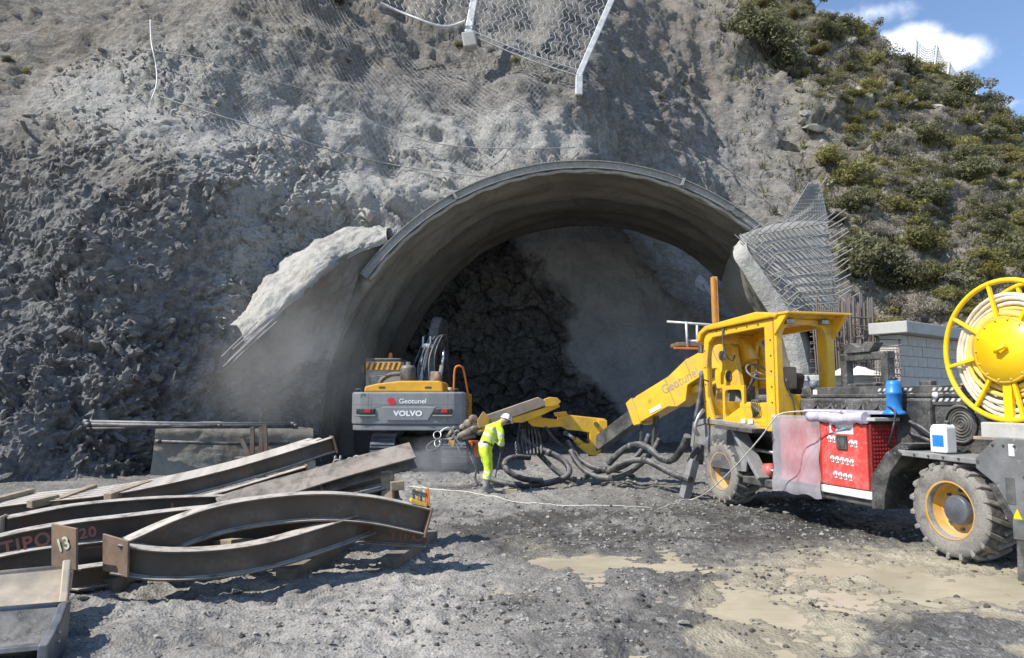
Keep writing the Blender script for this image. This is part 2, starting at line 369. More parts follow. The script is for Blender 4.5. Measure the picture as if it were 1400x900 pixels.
M['film'] = mat('plastic_film_roll', (.50, .47, .56), .35, var=.2, scale=9, dirt=(.36, .34, .38), amount=.4)
M['rope'] = mat('pale_rope', (.52, .5, .45), .7, var=.2, scale=20)
M['spraydirt'] = mat('caked_concrete', (.19, .15, .115), .85, var=.5, scale=9, dirt=(.36, .32, .27), amount=.5, dscale=9, bump=.9, bscale=35, bdist=.02)
M['lance'] = mat('dusty_lance_sheet', (.34, .265, .185), .7, var=.25, scale=3, dirt=(.34, .31, .28), amount=.45, dscale=5, dust=.4)
M['rust'] = mat('rusted_plate', (.17, .115, .085), .75, metal=.1, var=.3, scale=6, dirt=(.26, .16, .1), amount=.5, dscale=4, bump=.3, dust=.35, dustcol=(.4, .33, .26))
M['greysteel'] = mat('worn_grey_steel', (.12, .13, .15), .42, metal=.35, var=.3, dirt=(.3, .29, .28), amount=.4, dscale=3, dust=.35, dustcol=(.36, .355, .35))
M['tansteel'] = mat('worn_tan_steel', (.42, .35, .26), .6, var=.22, scale=6, dirt=(.17, .15, .135), amount=.44, dscale=4, dust=.3, bump=.3)
M['concrete'] = mat('pale_cast_concrete', (.44, .43, .40), .85, var=.15, scale=2, dirt=(.3, .29, .27), amount=.42, dscale=2, bump=.35, bscale=30, bdist=.006)
M['block'] = mat('concrete_block', (.47, .455, .42), .9, var=.15, scale=3, dirt=(.36, .35, .32), amount=.4, dscale=3, bump=.5, bscale=45, bdist=.006)
M['mortar'] = mat('mortar', (.24, .235, .22), .95, var=.2)
M['flower'] = mat('yellow_blossom', (.75, .52, .01), .7, var=.2, bump=0)

def hole_mat():
    return M['black']
def shotcrete(name, col, col2, sc=1.0, bump=.6):
    m, nt, b = nodes(name); t = NT(nt); tc = t.n('ShaderNodeTexCoord').outputs['Object']
    n1 = t.noise(tc, .55*sc, 8, .62, .6); n2 = t.noise(tc, 9*sc, 6, .65); n3 = t.noise(tc, 45*sc, 3, .6)
    c = t.mix(t.ramp(n1, .34, .66), col, col2); c = t.mix(t.ramp(n2, .35, .75, 0, .35), c, tuple(x*.62 for x in col))
    st = t.n('ShaderNodeMapping'); t.lk(tc, st.inputs[0]); st.inputs['Scale'].default_value = (1.6, 1.6, .16)
    s1 = t.ramp(t.noise(st.outputs[0], 1.4, 5, .6), .56, .72); c = t.mix(t.math('MULTIPLY', s1, .5), c, (col[0]*.5, col[1]*.44, col[2]*.36))
    t.lk(c, b.inputs['Base Color']); b.inputs['Roughness'].default_value = .92; b.inputs['Specular IOR Level'].default_value = .25
    t.lk(t.bump(n3, bump*.6, .012, t.bump(n2, bump, .05)), b.inputs['Normal']); return m
M['shot'] = shotcrete('shotcrete', (.215, .203, .172), (.30, .285, .25))
M['shotrear'] = shotcrete('darker_shotcrete', (.12, .112, .097), (.17, .162, .145))  # darker tone for the rear half of the canopy lining
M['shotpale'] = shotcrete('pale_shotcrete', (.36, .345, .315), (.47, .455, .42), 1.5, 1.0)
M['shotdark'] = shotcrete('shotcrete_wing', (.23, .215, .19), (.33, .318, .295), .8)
# ================================================================== THE SETTING
# ---- rock slope: profiles (depth, height) at stations along x
ST = [(-60, [(12, -1), (22, 16), (30, 24), (45, 36), (70, 48)]),
      (-16, [(15.0, -.6), (20.5, 8.5), (25.5, 16), (34, 27), (60, 46)]),
      (-10.5, [(15.4, -.6), (20.3, 8.6), (24.6, 15.5), (33, 26.5), (58, 46)]),
      (-9.3, [(16.3, -.6), (20.5, 8.6), (24.7, 15.5), (33, 26.5), (58, 46)]),
      (-8.0, [(18.8, -.6), (21.0, 8.4), (24.8, 15.3), (33.3, 26.6), (58, 46)]),
      (-6.2, [(20.6, -.6), (21.8, 7.6), (25.2, 14.6), (34, 26.6), (58, 46)]),
      (-4.0, [(21.2, -.6), (22.3, 6.8), (25.8, 14.3), (35, 26.6), (58, 45)]),
      (2.3, [(22.0, -.6), (23.4, 9.0), (27.4, 15.4), (36.5, 27), (58, 43)]),
      (6.0, [(27.6, -.6), (29.3, 7.6), (33, 15), (40, 26.5), (58, 42)]),
      (8.5, [(29.6, -.6), (31.4, 6.5), (35.2, 14), (41.5, 25.5), (57, 41)]),
      (11.0, [(27.4, -.6), (30.6, 5.2), (35.8, 12.4), (42.5, 26), (56, 42)]),
      (13.5, [(24.6, -.6), (29.6, 4.6), (36.2, 12.8), (43.5, 27.0), (55, 38)]),
      (18.0, [(23.0, -.6), (28.6, 4.0), (36.4, 13.2), (44.5, 27.9), (54, 30)]),
      (22.0, [(22.6, -.6), (28.6, 4.0), (36.6, 12.6), (45, 24.6), (56, 25.6)]),
      (26.0, [(22.4, -.6), (28.6, 4.0), (37.0, 12.2), (45.5, 22.6), (56, 23.4)]),
      (33.0, [(22.4, -.6), (28.8, 4.0), (37.6, 11.6), (46.5, 19.2), (58, 19.6)]),
      (46.0, [(23.0, -.6), (30.0, 3.6), (40.0, 9.4), (50.0, 14.2), (62, 13)]),
      (110., [(26.0, -.6), (34.0, 2.6), (46.0, 5.0), (60.0, 6.0), (80, 5)])]
SX = np.array([a for a, _ in ST]); SP = np.array([b for _, b in ST], float)
def slope_base(x, q):
    """x and q (0..4 along the profile) -> base point of the slope, smoothed"""
    x = np.asarray(x, float); q = np.asarray(q, float); acc = 0; wsum = 0
    for dx, wx in ((-.8, 1), (0, 2), (.8, 1)):
        for dq, wq in ((-.16, 1), (0, 2), (.16, 1)):
            qq = np.clip(q+dq, 0, 4); i = np.minimum(qq.astype(int), 3); f = qq-i
            Yv = 0; Zv = 0; xx = x+dx
            k = np.clip(np.searchsorted(SX, xx)-1, 0, len(SX)-2); g = np.clip((xx-SX[k])/(SX[k+1]-SX[k]), 0, 1)
            def at(kk, ii): return SP[kk, ii]
            a = at(k, i)*(1-g)[..., None]+at(k+1, i)*g[..., None]; b = at(k, i+1)*(1-g)[..., None]+at(k+1, i+1)*g[..., None]
            p = a*(1-f)[..., None]+b*f[..., None]; acc = acc+p*wx*wq; wsum += wx*wq
    p = acc/wsum
    return np.stack([x, p[..., 0], p[..., 1]], -1)
def axis(*segs):
    out = []
    for a, b, st in segs: out += list(np.arange(a, b, st))
    return np.array(out)
gx = axis((-60, -21, 2.2), (-21, -15, .14), (-15, -3, .066), (-3, 14, .088), (14, 36, .15), (36, 60, 1.0), (60, 112, 8))
gq = axis((0, 1, .0085), (1, 2, .0105), (2, 3, .0115), (3, 4.001, .05))
QX, XX = np.meshgrid(gq, gx, indexing='ij')
PB = slope_base(XX, QX)
def normals(P):
    du = np.gradient(P, axis=1); dv = np.gradient(P, axis=0); n = np.cross(du, dv)
    n /= np.maximum(np.linalg.norm(n, axis=-1, keepdims=True), 1e-9)
    n *= np.where((n[..., 1] > 0) & (n[..., 2] < .2), -1, 1)[..., None]
    return n
NB = normals(PB)
PXb, PYb = proj(PB)
def gpx(cx, cy, rx, ry): return np.exp(-((PXb-cx)/rx)**2-((PYb-cy)/ry)**2)
jit = fbm(PB*.35, 4)
veg = sstep(-40, 60, PXb-(985+PYb*.36+60*jit)) * sstep(-60, 200, 700-PYb+0*PXb)            # natural hillside
lef = 1-sstep(-60, 90, PXb-(330+150*sstep(140, 230, PYb)-PYb*.06+90*jit)); low = sstep(150, 330, PYb+60*jit)
net = np.clip(gpx(430, 130, 230, 120)+gpx(640, 150, 190, 110), 0, 1)
smooth_r = np.clip(gpx(880, 240, 130, 110)+gpx(700, 170, 200, 120), 0, 1)
dusty = np.clip(gpx(335, 430, 75, 95)+gpx(270, 560, 60, 70)*.8, 0, 1)
rough = np.clip(.32-.3*dusty+.75*lef*low+.35*lef+.18*veg-.12*smooth_r, .2, 1.1)
bigf = fbm(PB*np.array([.16, .16, .13]), 3)*.8 + fbm(PB*np.array([.45, .45, .3])+9, 3)*.38
patch = sstep(-.45, .45, fbm(PB*.33+77, 3)); rough = rough*(.5+.75*patch)
wv = PB+.35*np.stack([fbm(PB*.7+5, 2), fbm(PB*.7+15, 2), fbm(PB*.7+25, 2)], -1)
# fracture directions: blocks lie stretched along a rising diagonal at left, beds dip to the right above the portal
ch = np.stack([(wv[..., 0]+wv[..., 2])*.71*.62, wv[..., 1], (wv[..., 2]-wv[..., 0])*.71*1.25], -1)
bd_ = np.stack([(wv[..., 0]-.45*wv[..., 2])*.33, wv[..., 1]*.8, (wv[..., 2]+.45*wv[..., 0])*1.9], -1)
d1 = facets(ch*.62, 1.0)*.22; d2 = facets(ch*1.5+7, 1.1)*.17; d3 = facets(ch*3.4+3, 1.2)*.12+facets(ch*6.5+1, 1.2)*.075
beds = facets(bd_*.8+4, 1.1)*.16+fbm(bd_*1.6+2, 3, ridged=True)*.07+facets(bd_*2.6+9, 1.1)*.055
lm = np.clip(lef*(.35+.65*low)*(1-.7*dusty), 0, 1)
fine = fbm(PB*7.0, 3)*.03 + fbm(PB*2.2+31, 4, ridged=True)*.045
DISP = bigf*np.clip(1.0-.15*lef, .3, 1) + rough*(d1+d2+d3)*lm*1.05 + (1-lm)*(beds*(.55+.7*patch)+rough*d3*.35) + fine*(.5+rough*.7)
DISP += .35*gpx(450, 265, 190, 26)*1.0 - .2*gpx(330, 430, 120, 90) + .28*fbm(PB*np.array([.9, .6, .35])+3, 2)*smooth_r
DISP += veg*(facets(wv*.33+2, 1.0)*.4+facets(wv*.9+6, 1.0)*.14)
edgeq = sstep(0, .08, QX)
PR = PB+NB*(DISP*edgeq)[..., None]
# the portal cut: the slope stops at the arch
AX, AZ, AR = 2.62, .9, 8.12
def in_arch(x, z, R=AR): return (np.hypot(x-AX, z-AZ) < R) | ((np.abs(x-AX) < R) & (z < AZ))
arch_m = (QX < 1.9) & np.where(PB[..., 1] < 28.3, in_arch(PB[..., 0], PB[..., 2]), (((PB[..., 0]-2.3)/6.3)**2+((PB[..., 2]-1)/7.4)**2 < 1) | ((PB[..., 2] < 1) & (np.abs(PB[..., 0]-2.3) < 6.3)))
wing_keep = (PB[..., 0] > 8.9) & (PB[..., 2] < 5.2)
vkeep = ~(arch_m & ~wing_keep)
keep = vkeep[:-1, :-1] & vkeep[1:, :-1] & vkeep[:-1, 1:] & vkeep[1:, 1:]
# colour masks: r pale dust, g brown earth, b dark slate, a hillside soil
pale = np.clip(.62*dusty+1.25*gpx(430, 280, 130, 110)+.9*gpx(540, 230, 120, 60)+.75*gpx(560, 300, 70, 50)+.55*gpx(250, 190, 200, 60)+.45*gpx(640, 190, 120, 60)+.4*gpx(330, 90, 200, 70)+.55*gpx(760, 190, 90, 40)+.42*gpx(960, 230, 110, 80)+.5*gpx(120, 120, 150, 60), 0, 1)
brown = np.clip(.75*gpx(70, 90, 160, 130)+.55*gpx(150, 250, 170, 90)+.55*gpx(430, 10, 140, 50)+.45*gpx(480, 100, 140, 70)+.95*gpx(930, 70, 90, 110)+.15*gpx(720, 120, 130, 70)+.25*gpx(430, 500, 60, 120), 0, 1)
slate = np.clip(.95*lef*low+.45*gpx(870, 170, 130, 80)+.35*gpx(560, 150, 160, 40), 0, 1)
att = np.stack([pale, brown, slate, veg], -1)

def rock_material():
    m, nt, b = nodes('rock_face'); t = NT(nt); tc = t.n('ShaderNodeTexCoord').outputs['Object']
    a = t.n('ShaderNodeVertexColor', layer_name='mask'); sp = t.n('ShaderNodeSeparateColor'); t.lk(a.outputs['Color'], sp.inputs[0])
    big = t.noise(tc, .5, 8, .65, .5); med = t.noise(tc, 2.6, 8, .68); fin = t.noise(tc, 14, 6, .7); cel = t.voro(tc, 3.4, out='Color')
    cs = t.n('ShaderNodeSeparateColor'); t.lk(cel, cs.inputs[0])
    c = t.mix(t.ramp(med, .3, .7), (.185, .175, .16), (.315, .30, .275))
    c = t.mix(t.math('MULTIPLY', t.ramp(big, .40, .62), sp.outputs[1], True), c, (.26, .215, .165))
    c = t.mix(t.math('MULTIPLY', sp.outputs[1], .55), c, (.245, .21, .17))
    sl = t.mix(t.ramp(med, .35, .72), (.175, .174, .178), (.32, .317, .313)); c = t.mix(t.math('MULTIPLY', sp.outputs[2], t.ramp(big, .2, .45, .6, 1)), c, sl)
    c = t.mix(t.math('MULTIPLY', t.ramp(cs.outputs[0], .1, .9, 0, .3), 1.0), c, t.mix(.5, c, (.05, .05, .055)))
    pm = t.math('MULTIPLY', sp.outputs[0], t.ramp(fin, .3, .58, .45, 1)); pm2 = t.ramp(t.math('ADD', pm, t.math('MULTIPLY', t.math('SUBTRACT', med, .5), .9)), .18, .75)
    c = t.mix(pm2, c, t.mix(t.ramp(fin, .3, .7), (.36, .352, .335), (.52, .51, .48)))
    so = t.mix(t.ramp(med, .35, .65), (.17, .15, .12), (.31, .28, .235)); so = t.mix(t.ramp(fin, .55, .7, 0, .6), so, (.36, .325, .27)); so = t.mix(t.ramp(t.noise(tc, .9, 7, .7), .5, .66, 0, .8), so, (.13, .13, .07))
    c = t.mix(t.math('MULTIPLY', a.outputs['Alpha'], .92), c, so)
    c = t.mix(t.ramp(fin, .3, .75, 0, .4), c, t.mix(.5, c, (.06, .06, .06)))
    t.lk(c, b.inputs['Base Color']); b.inputs['Roughness'].default_value = .93; b.inputs['Specular IOR Level'].default_value = .2
    mp = t.n('ShaderNodeMapping'); t.lk(tc, mp.inputs[0]); mp.inputs['Rotation'].default_value = (0, .75, 0); mp.inputs['Scale'].default_value = (.6, 1, 1.6)
    st = t.noise(mp.outputs[0], 5.5, 7, .7, .3); c2_ = t.voro(mp.outputs[0], 7.5, out='Color'); cs2 = t.n('ShaderNodeSeparateColor'); t.lk(c2_, cs2.inputs[0])
    c = t.mix(t.ramp(cs2.outputs[0], .55, 1.0, 0, .35), c, (.40, .385, .36)); c = t.mix(t.ramp(st, .52, .72, 0, .45), c, (.09, .087, .085)); t.lk(c, b.inputs['Base Color'])
    h = t.math('ADD', t.math('ADD', t.noise(tc, 24, 6, .7), t.math('MULTIPLY', t.voro(tc, 9), .8)), t.math('MULTIPLY', cs2.outputs[1], .7))
    t.lk(t.bump(h, .8, .045, t.bump(t.noise(tc, 6, 6, .65), .6, .12)), b.inputs['Normal']); return m
M['rock'] = rock_material()
nr, nc = XX.shape
me = np_mesh('rock_slope', PR.reshape(-1, 3), grid_faces(nr, nc, keep), M['rock'], False, att.reshape(-1, 4))
me.polygons.foreach_set('use_smooth', ((lm < .45)[:-1, :-1][keep]).ravel())
rock = link('rock_slope', me); rock['kind'] = 'structure'
def on_slope(x, q, off=0.0):
    """bilinear point on the built slope"""
    ix = np.clip(np.searchsorted(gx, x)-1, 0, nc-2); iq = np.clip(np.searchsorted(gq, q)-1, 0, nr-2)
    fx = (x-gx[ix])/(gx[ix+1]-gx[ix]); fq = (q-gq[iq])/(gq[iq+1]-gq[iq])
    def L(A): return (A[iq, ix].T*(1-fx)*(1-fq)+A[iq, ix+1].T*fx*(1-fq)+A[iq+1, ix].T*(1-fx)*fq+A[iq+1, ix+1].T*fx*fq).T
    return L(PR)+off*L(NB)
_flat = PR.reshape(-1, 3); _fpx = None
def slope_hit(px, py, off=0.0):
    """nearest point of the slope that the photograph shows at this pixel"""
    global _fpx
    if _fpx is None: _fpx = np.stack(proj(_flat), -1)
    d = np.hypot(_fpx[:, 0]-px, _fpx[:, 1]-py); c = np.argsort(d)[:30]
    c = c[d[c] < d[c[0]]+5]; i = c[np.argmin(_flat[c, 1])]
    return Vector(_flat[i]+NB.reshape(-1, 3)[i]*off)

# ---- tunnel heading: dark broken rock on the left, sprayed concrete on the right
hx = np.arange(-6.4, 10.6, .075); hz = np.arange(-.6, 10.4, .075); HX, HZ = np.meshgrid(hx, hz)
HP = np.stack([HX, 30.6+.10*HZ+.0*HX, HZ], -1)
hpx, hpy = proj(HP)
spray_m = sstep(-16, 16, hpx-(722+(hpy-330)*.44+16*np.sin(hpy*.035))+30*fbm(HP*.6, 3))
hd = (facets(HP*np.array([.6, .8, .9])+2, .9)*.35+facets(HP*1.9+4, 1.2)*.30+facets(HP*4.2+4, 1.2)*.13+fbm(HP*6, 3)*.05)*(1-.93*spray_m)+fbm(HP*1.1, 4)*.13+fbm(HP*5+8, 2)*.02
HP[..., 1] -= hd+.5*(1-spray_m)*0+spray_m*.35
hr = np.sqrt(((HX-2.3)/7.9)**2+((HZ-1.0)/9.3)**2); hin = (hr < 1) | ((HZ < 1) & (np.abs(HX-2.3) < 7.6)) | (HX < 1)
HP[..., 1] += .2*sstep(.965, 1.0, hr)*(HZ > 1)*(HX > 1)
hk = hin[:-1, :-1] & hin[1:, 1:] & hin[1:, :-1] & hin[:-1, 1:]
def heading_material():
    m, nt, b = nodes('tunnel_heading'); t = NT(nt); tc = t.n('ShaderNodeTexCoord').outputs['Object']
    a = t.n('ShaderNodeVertexColor', layer_name='mask'); sp = t.n('ShaderNodeSeparateColor'); t.lk(a.outputs['Color'], sp.inputs[0])
    n = t.noise(tc, 2.0, 8, .68); f = t.noise(tc, 11, 6, .7)
    rk = t.mix(t.ramp(n, .35, .7), (.075, .075, .076), (.14, .138, .136)); rk = t.mix(t.ramp(t.noise(tc, .7, 5), .52, .66, 0, .4), rk, (.14, .115, .09))
    sh = t.mix(t.ramp(t.noise(tc, .8, 8, .6), .35, .68), (.26, .265, .28), (.35, .355, .365)); sh = t.mix(t.ramp(f, .4, .75, 0, .35), sh, (.13, .13, .135))
    t.lk(t.mix(sp.outputs[0], rk, sh), b.inputs['Base Color']); b.inputs['Roughness'].default_value = .9
    t.lk(t.bump(t.noise(tc, 16, 6, .7), .7, .05), b.inputs['Normal']); return m
M['heading'] = heading_material()
me = np_mesh('tunnel_face', HP.reshape(-1, 3), grid_faces(*HX.shape, hk), M['heading'], False, np.stack([spray_m]*3+[spray_m*0+1], -1).reshape(-1, 4))
link('tunnel_face', me)['kind'] = 'structure'

# ---- yard: one sheet, dense near the camera, wet hollows with silty water
PUD = []   # (centre x, y, radius x, radius y, depth)
for cx, cy, rx, ry, d in ((798, 768, 56, 13, .10), (905, 771, 60, 5, .05), (1010, 776, 52, 5, .045), (1065, 850, 90, 58, .085), (1180, 778, 120, 16, .085), (1310, 800, 130, 26, .085),
                          (1140, 815, 90, 32, .07), (1230, 815, 80, 28, .06), (1000, 892, 70, 24, .06), (1380, 840, 70, 12, .05), (1120, 890, 90, 10, .04), (1370, 888, 60, 12, .05)):
    c = G(cx, cy); a = G(cx, cy-ry); b = G(cx, min(cy+ry, 1200)); PUD.append((c.x, (a.y+b.y)/2, rx/1000*c.y, max((a.y-b.y)/2, .1), d))
WATER = -.035
def ground_h(x, y):
    p = np.stack([x, y, 0*x], -1)
    w = p+.25*np.stack([fbm(p*1.3, 3), fbm(p*1.3+40, 3), 0*x], -1)*np.array([1, 1, 0])
    pud = 0*x
    for cx, cy, rx, ry, d in PUD:
        r = np.hypot((w[..., 0]-cx)/rx, (w[..., 1]-cy)/ry); pud = np.maximum(pud, .82*d*(1-sstep(.25, 1.3, r)))
    h = fbm(p*.22+3, 2)*.04+fbm(p*np.array([.9, .9, 1])+11, 4)*.035
    ruts = fbm(p*np.array([.8, 3.2, 1])+23, 3)*.02
    lump = np.clip(fbm(p*5.5+7, 3), -.2, 1.2)*.028*(.4+sstep(-.2, .5, fbm(p*.7+5, 3)))
    fin = (facets(p*np.array([9, 9, 1.])+.3, 1.2)*.014+facets(p*np.array([21, 21, 1.])+.3, 1.2)*.006)*(.4+sstep(-.3, .4, fbm(p*.8+50, 3)))
    # wheel ruts: pairs of shallow grooves with cleat marks
    for (ax_, ay, bx_, by, wd) in ((3.2, 12.5, 1.4, 4.5, 1.7), (-1.2, 15, 0.2, 4.5, 1.7), (.5, 16, 3.4, 5.5, 1.6)):
        dx, dy = bx_-ax_, by-ay; ln = math.hypot(dx, dy); nx, ny = -dy/ln, dx/ln; bend = .35*np.sin((y-ay)*.35)
        for sd in (-.5, .5):
            d = (x-ax_)*nx+(y-ay)*ny+sd*wd+bend; al = (x-ax_)*dx/ln+(y-ay)*dy/ln
            g_ = np.exp(-(d/.17)**4); h = h-g_*(.022+.014*np.sin(al*34+np.abs(d)*14))+.016*np.exp(-((np.abs(d)-.24)/.07)**2)*(1+fbm(p*6, 2))
    right = sstep(1.2, 2.6, x)*(1-sstep(9, 11, y))
    h = (h+ruts)*(1-.45*right)+lump*(1+.25*right)+fin - pud
    h += .075*sstep(-.2, -2.2, x)*sstep(9.5, 6.5, y)*(facets(p*np.array([2.0, 2.0, 1])+5, 1.1)*.6+fbm(p*1.7+60, 3)*.6)
    # tracked mud bank in the right foreground, spoil under the beams
    h += .07*np.exp(-((x-3.3)/.7)**2-((y-5.9)/.35)**2)*(1+.8*fbm(p*4, 3))
    h += .06*np.exp(-((x-1.0)/1.0)**2-((y-5.8)/.5)**2)
    h += .10*sstep(-1.5, -4.5, x)*sstep(10, 6, y)*(.6+.5*fbm(p*.9+2, 3))
    return h, pud
yx = np.concatenate([axis((-60, -13, 3), (-13, -6.5, .09)), axis((-6.5, 7.0, .027)), axis((7.0, 16, .12), (16, 130, 6))])
yy = np.concatenate([axis((-60, 3, 4), (3, 4.6, .2)), np.exp(np.arange(math.log(4.6), math.log(15), .0047)), axis((15, 31.5, .085), (31.5, 60, 3), (60, 1200, 120))])
YX, YY = np.meshgrid(yx, yy)
H, PU = ground_h(YX, YY); near = (1-sstep(40, 60, np.abs(YX)))*(1-sstep(34, 50, YY))*sstep(-6, 2, YY); H = H*near
gp = np.stack([YX, YY, 0*YX], -1); gpx_, gpy_ = proj(np.stack([YX, YY, H], -1))
def g2(cx, cy, rx, ry): return np.exp(-((gpx_-cx)/rx)**2-((gpy_-cy)/ry)**2)*(YY > 3)
silt = np.clip(sstep(.0, .04, PU)*.8+.75*g2(1120, 800, 170, 60)+.6*g2(1300, 785, 190, 45)+.5*g2(1020, 870, 110, 60)+.3*g2(760, 760, 110, 26)+.3*g2(720, 745, 60, 16), 0, 1)
palg = np.clip(1.0*g2(420, 830, 330, 100)+.8*g2(640, 860, 140, 60)+.7*g2(640, 690, 150, 40)+.5*g2(840, 810, 120, 30)+.45*g2(800, 720, 170, 30)+.3*g2(600, 640, 300, 22), 0, 1)
wet_shade = np.clip(.9*g2(720, 745, 50, 30)+.9*g2(820, 735, 160, 26)+.8*g2(900, 800, 150, 30)+.7*g2(560, 700, 90, 14)+.6*g2(700, 830, 70, 40)+.6*g2(300, 870, 120, 24)+.8*g2(820, 875, 150, 40)+.9*g2(1230, 860, 190, 30)+1.0*g2(960, 715, 260, 34)+1.1*g2(1180, 715, 150, 30)+.9*g2(700, 720, 120, 18)+.6*g2(1000, 850, 120, 60)+.5*g2(420, 815, 60, 22), 0, 1)  # wet mud, plus the machine's shadow painted in as extra darkening beneath it
def ground_material():
    m, nt, b = nodes('yard_mud_and_gravel'); t = NT(nt); tc = t.n('ShaderNodeTexCoord').outputs['Object']
    a = t.n('ShaderNodeVertexColor', layer_name='mask'); sp = t.n('ShaderNodeSeparateColor'); t.lk(a.outputs['Color'], sp.inputs[0])
    big = t.noise(tc, .7, 8, .65, .4); med = t.noise(tc, 4.5, 8, .68); fin = t.noise(tc, 40, 5, .7)
    v = t.voro(tc, 26, out='Color'); vs = t.n('ShaderNodeSeparateColor'); t.lk(v, vs.inputs[0]); v2 = t.voro(tc, 70, out='Color'); vs2 = t.n('ShaderNodeSeparateColor'); t.lk(v2, vs2.inputs[0])
    c = t.mix(t.ramp(med, .3, .7), (.09, .086, .08), (.175, .167, .153))
    c = t.mix(t.ramp(big, .46, .64, 0, .75), c, (.25, .237, .215))
    pm = t.math('MULTIPLY', sp.outputs[1], t.ramp(med, .34, .58, .3, 1)); c = t.mix(pm, c, t.mix(t.ramp(fin, .3, .7), (.285, .27, .245), (.44, .415, .375)))
    c = t.mix(t.ramp(vs.outputs[0], .7, .95, 0, .4), c, (.36, .355, .345)); c = t.mix(t.ramp(vs2.outputs[1], .75, .95, 0, .35), c, (.42, .41, .40)); c = t.mix(t.ramp(vs2.outputs[0], .75, .95, 0, .4), c, (.05, .05, .05))
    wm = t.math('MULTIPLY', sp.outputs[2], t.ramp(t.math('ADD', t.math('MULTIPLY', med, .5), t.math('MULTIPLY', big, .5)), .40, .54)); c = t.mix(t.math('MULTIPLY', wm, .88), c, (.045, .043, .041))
    sm = t.ramp(t.math('ADD', sp.outputs[0], t.math('MULTIPLY', t.math('SUBTRACT', med, .5), 1.3)), .30, .78); c = t.mix(t.math('MULTIPLY', sm, .85), c, t.mix(t.ramp(fin, .35, .65), (.32, .285, .205), (.42, .375, .28)))
    geo = t.n('ShaderNodeNewGeometry'); sz = t.n('ShaderNodeSeparateXYZ'); t.lk(geo.outputs['Position'], sz.inputs[0]); mg = t.math('MULTIPLY', t.ramp(sz.outputs['Z'], -.028, -.004, 1, 0), t.ramp(sp.outputs[0], .15, .5)); c = t.mix(t.math('MULTIPLY', mg, .3), c, (.10, .088, .066))
    t.lk(c, b.inputs['Base Color']); r = t.math('SUBTRACT', .95, t.math('MULTIPLY', t.math('MAXIMUM', wm, t.math('MULTIPLY', sm, .6)), .5)); t.lk(r, b.inputs['Roughness'])
    b.inputs['Specular IOR Level'].default_value = .35
    h = t.math('ADD', fin, t.math('MULTIPLY', t.voro(tc, 38), .9)); t.lk(t.bump(h, .75, .016, t.bump(med, .5, .05)), b.inputs['Normal']); return m
M['ground'] = ground_material()
me = np_mesh('ground', np.stack([YX, YY, H], -1).reshape(-1, 3), grid_faces(*YX.shape), M['ground'], True, np.stack([silt, palg, wet_shade, 0*wet_shade+1], -1).reshape(-1, 4))
link('ground', me)['kind'] = 'structure'
def gz(x, y): return float(ground_h(np.array([float(x)]), np.array([float(y)]))[0][0])
def water_material():
    m, nt, b = nodes('silty_water'); t = NT(nt); tc = t.n('ShaderNodeTexCoord').outputs['Object']
    n = t.noise(tc, 1.1, 6, .6, .8); st = t.n('ShaderNodeMapping'); t.lk(tc, st.inputs[0]); st.inputs['Scale'].default_value = (1.2, 5, 1)
    s = t.noise(st.outputs[0], 1.6, 6, .65, 1.0)
    c = t.mix(t.ramp(n, .35, .65), (.36, .32, .23), (.45, .40, .30)); c = t.mix(t.ramp(s, .5, .7, 0, .5), c, (.29, .262, .195)); c = t.mix(t.ramp(t.noise(tc, .8, 4), .55, .68, 0, .5), c, (.40, .31, .22))
    t.lk(c, b.inputs['Base Color']); b.inputs['Roughness'].default_value = .3; b.inputs['IOR'].default_value = 1.33; b.inputs['Specular IOR Level'].default_value = .4
    t.lk(t.bump(t.noise(tc, 9, 3), .08, .02), b.inputs['Normal']); return m
M['water'] = water_material()
x0, x1, y0, y1 = -.2, 7.6, 4.0, 9.6
V = [(x0, y0, WATER), (x1, y0, WATER), (x1, y1, WATER), (x0, y1, WATER)]
me = np_mesh('water', V, [(0, 1, 2, 3)], M['water'], False); link('water', me)['kind'] = 'structure'

# ---- loose stones
def stone_mesh(i):
    bm = bmesh.new(); bmesh.ops.create_icosphere(bm, subdivisions=2 if i < 6 else 1, radius=1)
    r = np.random.default_rng(100+i); sc = r.uniform(.55, 1.0, 3); sc[2] *= .62
    pl = [(Vector(r.normal(size=3)).normalized(), r.uniform(.45, .8)) for _ in range(8)]
    for v in bm.verts:
        for n, d in pl:
            k = v.co.dot(n)
            if k > d: v.co -= n*(k-d)
        v.co = Vector((v.co.x*sc[0], v.co.y*sc[1], v.co.z*sc[2]))
    me = bpy.data.meshes.new('stone'); bm.to_mesh(me); bm.free(); return me
M['stone'] = mat('yard_stone', (.27, .258, .235), .9, var=.5, scale=2.0, dirt=(.34, .33, .31), amount=.45, dscale=4, bump=.6, bscale=18, bdist=.02)
STN = [stone_mesh(i) for i in range(10)]
for s_ in STN: s_.materials.append(M['stone'])
big_px = [(110, 838), (65, 905), (205, 812), (330, 800), (322, 812), (400, 812), (470, 770), (520, 800), (560, 778), (450, 885), (600, 760), (560, 860), (655, 700), (690, 760), (725, 870), (790, 706), (905, 862), (935, 868), (1075, 705), (880, 698), (140, 850), (260, 880)]
for i, (px, py) in enumerate(big_px):
    g = G(px, py); o = bpy.data.objects.new('stone', STN[i % 6]); C.objects.link(o); s = random.uniform(.035, .085)*(1.25 if i < 6 else 1)
    o.location = (g.x, g.y, gz(g.x, g.y)+s*.25); o.scale = (s, s, s); o.rotation_euler = (random.uniform(-.3, .3), random.uniform(-.3, .3), random.uniform(0, 6))
    tag(o, 'fist-sized grey angular stone lying loose on the gravel yard', 'stone', 'loose stones on the yard')
